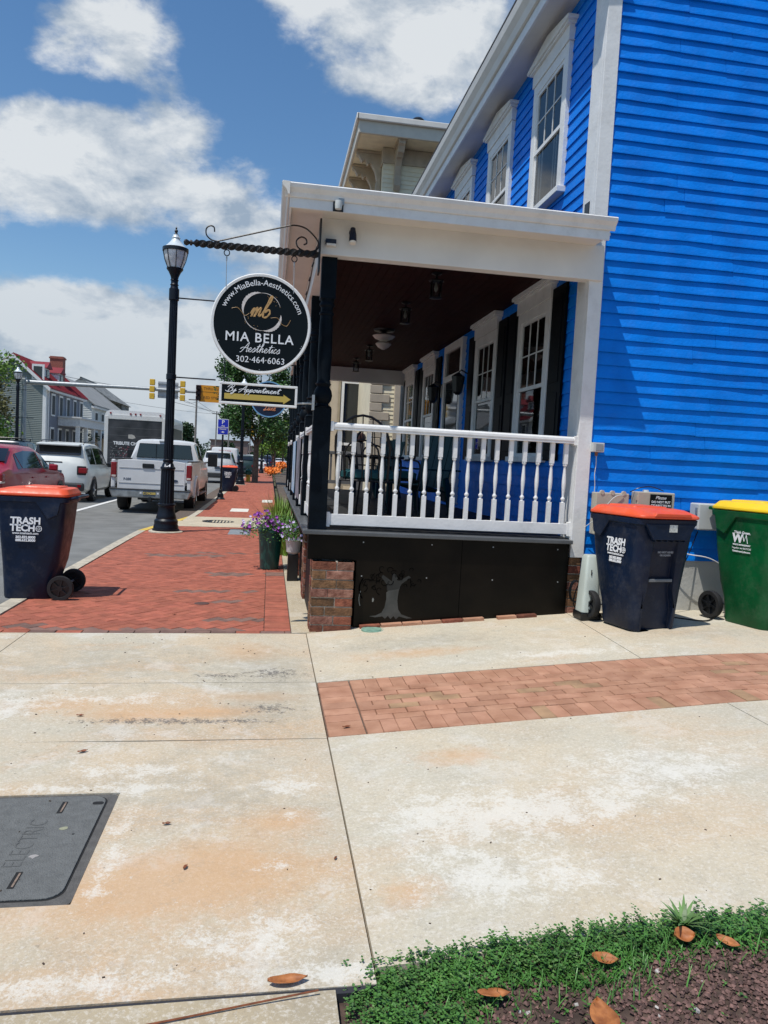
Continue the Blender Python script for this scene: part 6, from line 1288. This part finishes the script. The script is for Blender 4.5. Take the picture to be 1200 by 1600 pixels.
# ================================================================== PLANTERS AND PLANTS BY THE PORCH
def blade(b, p, d, L_, w, curve, rnd, n=4):
    side = Vector((-d.y, d.x, 0)); side = side.normalized() if side.length > .01 else Vector((1, 0, 0)); o = len(b.v); q = Vector(p)
    for i in range(n+1):
        t = i/n; pt = q+Vector((d.x*L_*t, d.y*L_*t, L_*(t*d.z-curve*t*t))); ww = w*(1-t**1.5)*.5+.0004
        b.v += [tuple(pt-side*ww), tuple(pt+side*ww)]
    for i in range(n): b.f.append((o+2*i, o+2*i+1, o+2*i+3, o+2*i+2))
def raw(name, b, mat, parent=None, kind=None, mats=None, midx=None):
    me = bpy.data.meshes.new(name); me.from_pydata(b.v, [], b.f)
    for m_ in (mats or [mat]): me.materials.append(m_)
    if midx: me.polygons.foreach_set('material_index', midx)
    return obj(name, me, None, parent, kind=kind)
grassy = M('blade_green', (.17, .30, .04), .5, .2, 3, island=.3, world=True); weedm = M('weed_leaf', (.06, .16, .028), .5, .25, 9, island=.35, world=True); weedl = M('pale_weed_leaf', (.12, .22, .06), .5, .2, 9, island=.3, world=True)
petal = M('purple_petal', (.27, .05, .36), .6, .3, 40, island=.3, world=True); petal2 = M('pale_petal', (.52, .45, .66), .6, .2, 40, island=.2, world=True)
t = thing('flower_pot', 'tall teal pot of purple petunias and spiky grass on the brick pavement', 'planter', (.06, 10.3, -.01))
PC = (.055, 10.3)
obj('pot', B().lathe([(.115, .0), (.125, .01), (.162, .50), (.17, .505), (.17, .535), (.155, .535), (.15, .50), (.02, .49)], (PC[0], PC[1], -.005), 28), tealpot, t, True)
rnd = random.Random(12); b = B()
for i in range(34): a = rnd.uniform(0, 6.28); tilt = rnd.uniform(.1, .75); blade(b, (PC[0]+.03*cos(a)+.03, PC[1]+.03*sin(a), .52), Vector((cos(a)*tilt, sin(a)*tilt, 1)), rnd.uniform(.25, .48), .012, rnd.uniform(.05, .35), rnd)
raw('spiky_grass', b, grassy, t)
b = B()
for i in range(12): a = rnd.uniform(2.2, 4.1); blade(b, (PC[0], PC[1], .52), Vector((cos(a)*.8, sin(a)*.4, 1)), rnd.uniform(.45, .62), .008, rnd.uniform(.1, .3), rnd)
raw('bronze_blades', b, M('bronze_blade', (.16, .07, .03), .6), t)
def leaf_quad(b, p, s_, rnd, up=.6):
    a = Vector((rnd.gauss(0, 1), rnd.gauss(0, 1), rnd.gauss(0, .5))).normalized(); nrm = Vector((rnd.gauss(0, .5), rnd.gauss(0, .5), 1)).normalized(); c = nrm.cross(a).normalized(); a = c.cross(nrm)
    p = Vector(p); o = len(b.v); b.v += [tuple(p-a*s_*.5), tuple(p+c*s_*.28-a*s_*.05), tuple(p+c*s_*.22+a*s_*.25), tuple(p+a*s_*.55+nrm*s_*.08), tuple(p-c*s_*.22+a*s_*.25), tuple(p-c*s_*.28-a*s_*.05)]; b.f.append(tuple(range(o, o+6)))
b = B(); b2 = B(); b3 = B()
for i in range(1500):
    a = rnd.uniform(0, 6.28); r_ = .40*rnd.random()**.6; zz = .52+.19*rnd.random()-.9*max(0, r_-.17)**1.2; p = (PC[0]+.05+r_*cos(a)*1.15, PC[1]+r_*sin(a)*.8, zz+.02); leaf_quad(b, p, rnd.uniform(.02, .045), rnd)
def flower(b, p, r, rnd):
    nrm = Vector((rnd.gauss(-.1, .5), -.9+rnd.gauss(0, .4), rnd.gauss(.5, .4))).normalized(); a = nrm.cross(Vector((0, 0, 1))).normalized(); c = nrm.cross(a); o = len(b.v); b.v.append(tuple(Vector(p)-nrm*r*.35))
    for k in range(10): q = 2*pi*k/10; rr = r*(1 if k % 2 else .8); b.v.append(tuple(Vector(p)+(a*cos(q)+c*sin(q))*rr))
    for k in range(10): b.f.append((o, o+1+k, o+1+(k+1) % 10))
for i in range(96):
    x = PC[0]+rnd.uniform(-.38, .10) if i < 68 else PC[0]+rnd.uniform(.1, .45); hz = .60+.21*rnd.random()-.45*abs(x-PC[0]+.08); flower(b2 if rnd.random() < .85 else b3, (x, PC[1]-.12-.15*rnd.random(), hz), rnd.uniform(.017, .028), rnd)
raw('petunia_leaves', b, weedm, t, 'stuff'); raw('purple_flowers', b2, petal, t, 'stuff'); raw('pale_flowers', b3, petal2, t, 'stuff')
t = thing('flower_basket', 'white pot of trailing flowers on a dark stand against the porch edge', 'planter', (.36, 9.2, .4))
obj('pot', B().lathe([(.05, .33), (.085, .36), (.10, .50), (.105, .51), (.02, .505)], (.335, 9.3, 0), 18), greybox, t, True); obj('stand', B().box(.27, .40, 9.23, 9.37, 0, .33), blackm, t, bevel=.005)
b = B(); b2 = B()
for i in range(420): a = rnd.uniform(0, 6.28); r_ = .17*rnd.random()**.5; leaf_quad(b, (.335+r_*cos(a)*.8, 9.28+r_*sin(a), .52+.22*rnd.random()-.6*max(0, r_-.1)), rnd.uniform(.02, .04), rnd)
for i in range(22): flower(b2, (.335+rnd.uniform(-.16, .1), 9.12+rnd.uniform(-.05, .1), .56+rnd.uniform(-.05, .2)), .019, rnd)
raw('basket_leaves', b, weedm, t, 'stuff'); raw('basket_flowers', b2, petal2, t, 'stuff')
t = thing('tall_grass_plant', 'tall yellow-green leafy plant along the porch base beyond the teal pot', 'plant', (.25, 13.2, 0))
b = B()
for i in range(420): a = rnd.uniform(0, 6.28); yy = rnd.uniform(11.6, 16.0); blade(b, (.30+rnd.uniform(-.10, .08), yy, 0), Vector((cos(a)*.35-.12, sin(a)*.35, 1)), rnd.uniform(.5, 1.0), .03, rnd.uniform(.05, .35), rnd)
raw('leaf_blades', b, grassy, t, 'stuff')
for i, (x, y_, s_, lb) in enumerate(((.10, 58, .5, 'clump of orange flowers nearest on the far pavement'), (.55, 66, .42, 'small clump of orange flowers in the middle of the far row'), (1.25, 78, .75, 'largest clump of orange flowers farthest away'))):
    t = thing('flower_clump', lb, 'flowers', (x, y_, 0), 0, 'orange flowers on the far pavement'); b = B(); b2 = B()
    for k in range(160): leaf_quad(b, (x+rnd.gauss(0, .45*s_), y_+rnd.gauss(0, .3), rnd.uniform(.2, 1.1)*s_), .12, rnd)
    for k in range(120): flower(b2, (x+rnd.gauss(0, .45*s_), y_-.3+rnd.gauss(0, .3), rnd.uniform(.6, 1.5)*s_), .10, rnd)
    raw('clump_leaves', b, weedm, t, 'stuff'); raw('clump_flowers', b2, M('orange_petal', (.85, .22, .02), .6) if 'orange_petal' not in bpy.data.materials else bpy.data.materials['orange_petal'], t, 'stuff')

# ================================================================== COVERS IN THE PAVEMENT
t = thing('utility_vault', 'dark grey rectangular vault lid marked ELECTRIC in the concrete slab', 'vault lid', ((VX0+VX1)/2, 2.96, -.03))
vm = M('polymer_lid', (.135, .138, .132), .88, .12, 30, .7, 160, world=True)
def rr_poly(x0, x1, y0, y1, r): return [((x0+x1)/2+a, (y0+y1)/2+c) for a, c in rrect(x1-x0, -(y1-y0)/2, (y1-y0)/2, r, 5)]
def tilt(b): b.v = [(x, y, z+gz(x)) for x, y, z in b.v]; return b
obj('frame', tilt(B().prism(rr_poly(VX0+.003, VX1-.003, VY0+.003, VY1-.003, .03), -.05, -.006, 'z')), M('vault_frame', (.105, .10, .092), .9, .15, 30, .6, 150, world=True), t)
lid = obj('lid', tilt(B().prism(rr_poly(VX0+.04, VX1-.045, VY0+.045, VY1-.025, .06), -.006, -.0005, 'z')), vm, t, bevel=.002)
ge = M('slot_dark', (.012, .012, .012), .9)
obj('lid_gap', tilt(B().prism(rr_poly(VX0+.033, VX1-.038, VY0+.038, VY1-.018, .062), -.0062, -.0055, 'z')), ge, t)
for (x, y_) in ((-.800, 3.255), (-.815, 2.70)): obj('pull_slot', tilt(B().cbox((x, y_, .0000), (.022, .105, .002))), ge, lid); obj('slot_rust', tilt(B().cbox((x+.004, y_, .0014), (.007, .09, .001))), M('rusty_pin', (.22, .16, .12), .9, .4, 60) if 'rusty_pin' not in bpy.data.materials else bpy.data.materials['rusty_pin'], lid)
obj('bolt_hole', tilt(B().prism(rr_poly(-.685, -.640, 3.275, 3.30, .011), -.001, .0012, 'z')), ge, lid)
me = text_mesh('ELECTRIC', .10, -.0015, .0006, 'CENTER'); me.materials.clear(); me.materials.append(M('embossed_letter', (.105, .107, .103), .85)); put('embossed_lettering', me, lid, (-.855, 2.97, gz(-.855)+.0003), (0, .0, pi/2), (.85, 1, 1))
for (x, y_, s_, c_) in ((-.745, 3.07, .016, (.30, .30, .20)), (-.80, 2.86, .018, (.32, .30, .28)), (-.70, 3.02, .006, (.03, .03, .03))):
    o = B(); rnd = random.Random(int(x*1000)); q = [(x+s_*(1+rnd.uniform(-.4, .4))*cos(a), y_+s_*(1+rnd.uniform(-.4, .4))*sin(a)*.8) for a in [2*pi*k/9 for k in range(9)]]; obj('scuff', tilt(o.prism(q, -.0003, .0008, 'z')), M('scuff', c_, .9), lid)
t = thing('oval_grate', 'oval iron grate in the pale crossing beyond the lamp', 'grate', (-1.1, 17.6, -.02)); b = B(); b.loft([[(-1.1+r*cos(a), 17.55+r*1.0*sin(a), z) for r, z in ((.36, -.024), (.36, -.014), (.33, -.012), (.33, -.024))] for a in [2*pi*k/32 for k in range(33)]], False)
for k in range(9): x = -1.1-.3+k*.075; h_ = sqrt(max(0, .33**2-(x+1.1)**2)); b.box(x-.014, x+.014, 17.55-h_, 17.55+h_, -.022, -.014)
obj('grate_bars', b, iron, t); obj('grate_pit', B().lathe([(.34, -.0245), (.34, -.0235)], (-1.1, 17.55, 0), 32), ge, t)
def cover(label, x0, x1, y0, y1, mat, name='cover_plate', cat='cover'): o = obj(name, tilt(B().box(x0, x1, y0, y1, -.01, .004)), mat, bevel=.003); tag(o, label, cat)
cover('small grey rectangular cover plate in the bricks before the pale crossing', -.74, -.32, 14.75, 15.75, steel); whm = M('tactile_white', (.66, .64, .58), .8, .1, 8)
cover('white rectangular plate in the bricks beyond the pale crossing', -1.02, -.53, 20.9, 22.1, whm); cover('smaller white plate farther along the bricks', -.2, .15, 25.5, 27, whm)
t = thing('valve_cover', 'small pale green round valve cover on the concrete by the skirt panel', 'valve cover', (.95, 6.44, gz(.95))); obj('ring', B().lathe([(.10, -.02), (.10, .006), (.092, .009), (.085, .006)], (.95, 6.44, gz(.95)), 26), M('verdigris', (.20, .34, .26), .7, .2, 30), t, True); obj('cap', B().lathe([(.08, .0), (.078, .011), (.02, .012)], (.95, 6.44, gz(.95)), 22), bpy.data.materials['verdigris'], t, True)
tag(obj('drain_cover', tilt(B().prism([(-.62+.075*cos(a), 7.78+.075*sin(a)) for a in [2*pi*k/18 for k in range(18)]], -.01, .003, 'z')), M('brown_iron', (.10, .05, .04), .8)), 'small dark round drain cover in the brick herringbone', 'cover')
x = .84; nb_ = 0
while x < 2.55:
    w = random.uniform(.17, .2); o = obj('loose_brick', B().cbox((x+w/2, 6.535, gz(x+w/2)+.010), (w-.008, .06, .034), rz=random.uniform(-.03, .03), ry=-math.atan(.087), rx=random.uniform(-.08, .08)), random.choice([bandp, brickA]), bevel=.004); tag(o, ('flat red edging brick nearest the corner pier, beside the round valve cover' if nb_ == 0 else 'flat red edging brick number %s from the corner pier along the skirt panel' % ('two three four five six seven eight nine ten eleven twelve'.split()[nb_-1])), 'brick', 'bricks along the skirt panel'); nb_ += 1; x += w if x < 1.6 else w+random.choice((0, .12))

# ================================================================== THE PLANTED BED IN THE FOREGROUND
def bz(x, y): return gz(x)-.012+.02*sin(x*3+y*5)
sheet('bed_soil', .26, 3.2, .4, 2.125, M('bed_soil_brown', (.085, .055, .042), .95, .5, 12, .9, 70, world=True), 0, 30, 18, zf=bz)
def in_mulch(x, y): return y < 1.98-.16*max(0, 1.15-x)+.04*sin(x*9) and x > .62+.5*(2.1-y)*0
rnd = random.Random(31); b = B()
for i in range(15000):
    x = rnd.uniform(.55, 2.3); y_ = rnd.uniform(1.3, 2.02)
    if x < .95 and rnd.random() < .55: continue
    s_ = rnd.uniform(.004, .0105); o = len(b.v); z = bz(x, y_)+s_*rnd.uniform(.1, .9)
    P = [Vector((rnd.uniform(.6, 1.2)*cos(q), rnd.uniform(.6, 1.2)*sin(q), rnd.uniform(-.2, .2))) for q in (0, 1.57, 3.14, 4.71)]+[Vector((rnd.uniform(-.3, .3), rnd.uniform(-.3, .3), .7)), Vector((0, 0, -.6))]
    b.v += [(x+p.x*s_, y_+p.y*s_, z+p.z*s_) for p in P]; b.f += [(o, o+1, o+4), (o+1, o+2, o+4), (o+2, o+3, o+4), (o+3, o, o+4), (o+1, o, o+5), (o+2, o+1, o+5), (o+3, o+2, o+5), (o, o+3, o+5)]
o = raw('stone_mulch', b, M('maroon_stone', (.145, .078, .066), .85, .4, 60, island=.55, world=True), kind='stuff'); tag(o, 'crushed maroon stone mulch in the bed at the lower right', 'gravel')
b = B()
for i in range(90):
    x = rnd.uniform(.45, 2.3); y_ = rnd.uniform(1.4, 2.05); s_ = rnd.uniform(.003, .008); b.cbox((x, y_, bz(x, y_)+s_*.8), (s_*2, s_*1.4, s_), rz=rnd.random()*3, rx=rnd.random())
o = raw('pale_pebbles', b, M('pale_pebble', (.50, .46, .42), .8, .2, 40), kind='stuff'); tag(o, 'scattered pale pebbles among the maroon stones', 'gravel')
# ground cover: small paired leaflets on low stems, thick along the concrete edge
def cover_edge(x):    # inner (towards the camera) limit of the weeds
    k = min(1, max(0, (x-.52)/.25)); return 1.78+.19*k+.03*sin(x*11)+(.0 if x < 1.1 else .03*min(1, x-1.1))
b = B(); b2 = B(); n_ = 0
def plantlet(b, x, y_, h, rnd, ls):
    z0 = bz(x, y_); lx, ly = rnd.gauss(0, .3), rnd.gauss(.0, .3); n__ = max(2, int(h/.010)); o = len(b.v)
    b.v += [(x-.0007, y_, z0), (x+.0007, y_, z0), (x+lx*h, y_+ly*h, z0+h)]; b.f.append((o, o+1, o+2))
    for k in range(n__):
        t_ = (k+.6)/n__; px, py, pz = x+lx*h*t_, y_+ly*h*t_, z0+h*t_; a0 = k*1.57+rnd.random()*.6
        for q in (0, pi):
            s_ = ls*rnd.uniform(.7, 1.2); a = a0+q; d = Vector((cos(a), sin(a), rnd.uniform(-.1, .5))); c = Vector((-sin(a), cos(a), rnd.uniform(-.2, .2))); p = Vector((px, py, pz)); o = len(b.v)
            b.v += [tuple(p), tuple(p+d*s_*.5+c*s_*.38), tuple(p+d*s_+Vector((0, 0, -.1*s_))), tuple(p+d*s_*.5-c*s_*.38)]; b.f.append((o, o+1, o+2, o+3))
i = 0
while i < 11000:
    x = rnd.uniform(.27, 2.35); y_ = rnd.uniform(1.62, 2.16); e = cover_edge(x)
    i += 1
    if y_ < e and rnd.random() > .03+.10*(x < .7): continue
    if x < .42 and rnd.random() < (.42-x)*5: continue
    h = rnd.uniform(.012, .042)*(1.1 if y_ > e+.05 else .6)
    if rnd.random() < .03: h *= 1.9
    plantlet(b2 if rnd.random() < .10 else b, x, y_, h, rnd, rnd.uniform(.008, .0145))
o = raw('ground_cover', b, weedm, kind='stuff'); tag(o, 'low green clover-like weeds spilling along the edge of the concrete', 'weeds'); o = raw('pale_ground_cover', b2, weedl, kind='stuff'); tag(o, 'paler weed sprigs mixed through the clover-like weeds', 'weeds')
b = B()
for i in range(900):
    cxg, sp = rnd.choice(((1.02, .14), (1.16, .12), (.92, .12), (1.6, .08), (.62, .2), (1.3, .3))); x = rnd.gauss(cxg, sp); y_ = rnd.gauss(1.98, .06)
    if y_ > 2.17 or x < .3: continue
    a = rnd.uniform(0, 6.28); blade(b, (x, y_, bz(x, y_)), Vector((cos(a)*.5, sin(a)*.5, 1)), rnd.uniform(.03, .085), rnd.uniform(.0018, .0034), rnd.uniform(.1, .6), rnd)
for x, y_, L_, dx in ((.70, 2.02, .14, .5), (.60, 2.05, .11, -.6), (.96, 2.0, .17, .3), (1.05, 2.0, .16, -.4), (1.12, 2.0, .15, .1), (.80, 2.02, .12, -.4)): blade(b, (x, y_, bz(x, y_)), Vector((dx, .3, 1)), L_, .003, .25, rnd, 6)
o = raw('grass', b, M('grass_blade', (.07, .20, .03), .45, .25, 9, island=.35, world=True), kind='stuff'); tag(o, 'taller grass blades growing through the weeds', 'grass')
# a rosette weed
t = thing('rosette_weed', 'leafy rosette weed with toothed leaves standing up from the edge at lower right', 'weed', (1.34, 2.10, .08)); b = B()
for i in range(26): a = i*2.4; tl = .4+.5*(i/26); blade(b, (1.34, 2.10, bz(1.34, 2.10)+.015), Vector((cos(a)*tl*1.3, sin(a)*tl*1.3, .9)), rnd.uniform(.07, .10), .017, .35, rnd, 5)
raw('rosette_leaves', b, weedl, t)
# fallen magnolia leaves
def dead_leaf(label, x, y_, L_, w, rz, curl, lift, mat, tiltx=0):
    b = B(); n_ = 12; z0 = bz(x, y_) if y_ < 2.1 and x > .28 else gz(x)
    for i in range(n_+1):
        t_ = i/n_; ww = w*.5*sin(pi*t_**.85)**.8+.0008
        for k in range(5): s_ = (k-2)/2; b.v.append(((t_-.5)*L_, s_*ww, lift+curl*(abs(s_)**2)*w*.22+.06*curl*L_*(2*t_-1)**2+.002*sin(9*t_+s_*2)))
    for i in range(n_):
        for k in range(4): o_ = i*5+k; b.f.append((o_, o_+1, o_+6, o_+5))
    b.xf(Matrix.Translation((x, y_, z0+.004)) @ Matrix.Rotation(rz, 4, 'Z') @ Matrix.Rotation(tiltx, 4, 'X')); o = obj('fallen_leaf', b, mat, smooth='all')
    md = o.modifiers.new('thickness', 'SOLIDIFY'); md.thickness = .0009; tag(o, label, 'leaf', 'fallen leaves')
ml = M('magnolia_leaf_brown', (.40, .13, .035), .6, .35, 40, .2, 60, c2=(.46, .17, .05)); md_ = M('dark_leaf_brown', (.20, .06, .02), .5, .35, 40)
dead_leaf('large upright orange-brown magnolia leaf at the bottom edge of the bed', .945, 1.805, .13, .075, 1.45, .5, .028, ml, .0)
dead_leaf('orange-brown leaf lying level among the weeds left of centre of the bed', .685, 1.945, .095, .036, -.1, .7, .030, ml)
dead_leaf('curled brown leaf in the grass at the middle of the bed', 1.035, 2.0, .075, .038, -.35, 1.3, .026, ml, .3)
dead_leaf('crumpled orange leaf under the rosette weed', 1.305, 2.045, .065, .05, -.1, 1.6, .022, ml, .4)
dead_leaf('narrow folded orange leaf right of the rosette weed', 1.43, 1.995, .07, .026, -.9, 1.2, .025, ml, .5)
dead_leaf('brown leaf lying on the pale concrete by the bottom joint', .115, 2.085, .115, .04, .08, .8, .004, ml)
dead_leaf('small red-brown leaf on the soil at the left end of the bed', .365, 1.75, .04, .022, .6, .5, .006, M('red_leaf', (.35, .07, .03), .5))
for i, (x, y_, s_, rz, lb) in enumerate(((.49, 4.13, .05, .4, 'small brown leaf on the brick band by its left end'), (-.35, 3.07, .035, .2, 'brown leaf chip on the concrete right of the vault lid, upper'), (-.24, 2.73, .03, 1.2, 'tiny brown leaf on the concrete right of the vault lid, lower'), (-.86, 3.86, .05, .5, 'dark twig-like leaf on the slab above the vault lid'), (-.82, 7.2, .04, .2, 'little orange leaf on the brick herringbone'), (-1.0, 4.4, .04, 0, 'small dark leaf near the left of the upper slab'), (.31, 2.75, .02, 1, 'brown speck of leaf by the long joint'))):
    dead_leaf(lb, x, y_, s_, s_*.4, rz, .8, .002, md_)
tw = obj('twig', B().tube(cr([(-.42, 1.93, gz(-.42)+.004), (-.2, 1.965, gz(-.2)+.006), (.02, 2.005, gz(0)+.008), (.2, 2.03, .012)]), .0028, 5), md_, None, True); tag(tw, 'long thin brown twig lying across the bottom strip of concrete', 'twig')
b = B()
for i in range(150):
    x, y_ = rnd.uniform(-1.5, 2.6), rnd.uniform(2.06, 6.3)
    if .38 < x and 4.0 < y_ < 5.03: continue
    s_ = rnd.uniform(.0015, .0045) if y_ < 4 else rnd.uniform(.002, .006); b.cbox((x, y_, gz(x)+s_*.3), (s_*2, s_, s_*.8), rz=rnd.random()*3)
o = raw('debris', b, M('debris_brown', (.07, .045, .03), .9, .5, 50), kind='stuff'); tag(o, 'specks of grit and leaf litter scattered over the concrete', 'litter')
o = obj('grey_stone', B().loft([[(.39+x*k, 1.72+y_*k, bz(.4, 1.7)+z) for x, y_ in rrect(.20, -.10, .09, .05, 3)] for k, z in ((1, -.02), (1, .012), (.85, .024))]), M('grey_rock', (.20, .20, .20), .9, .25, 12, .6, 60), None, True); tag(o, 'flat grey stone at the left end of the planted bed', 'stone')
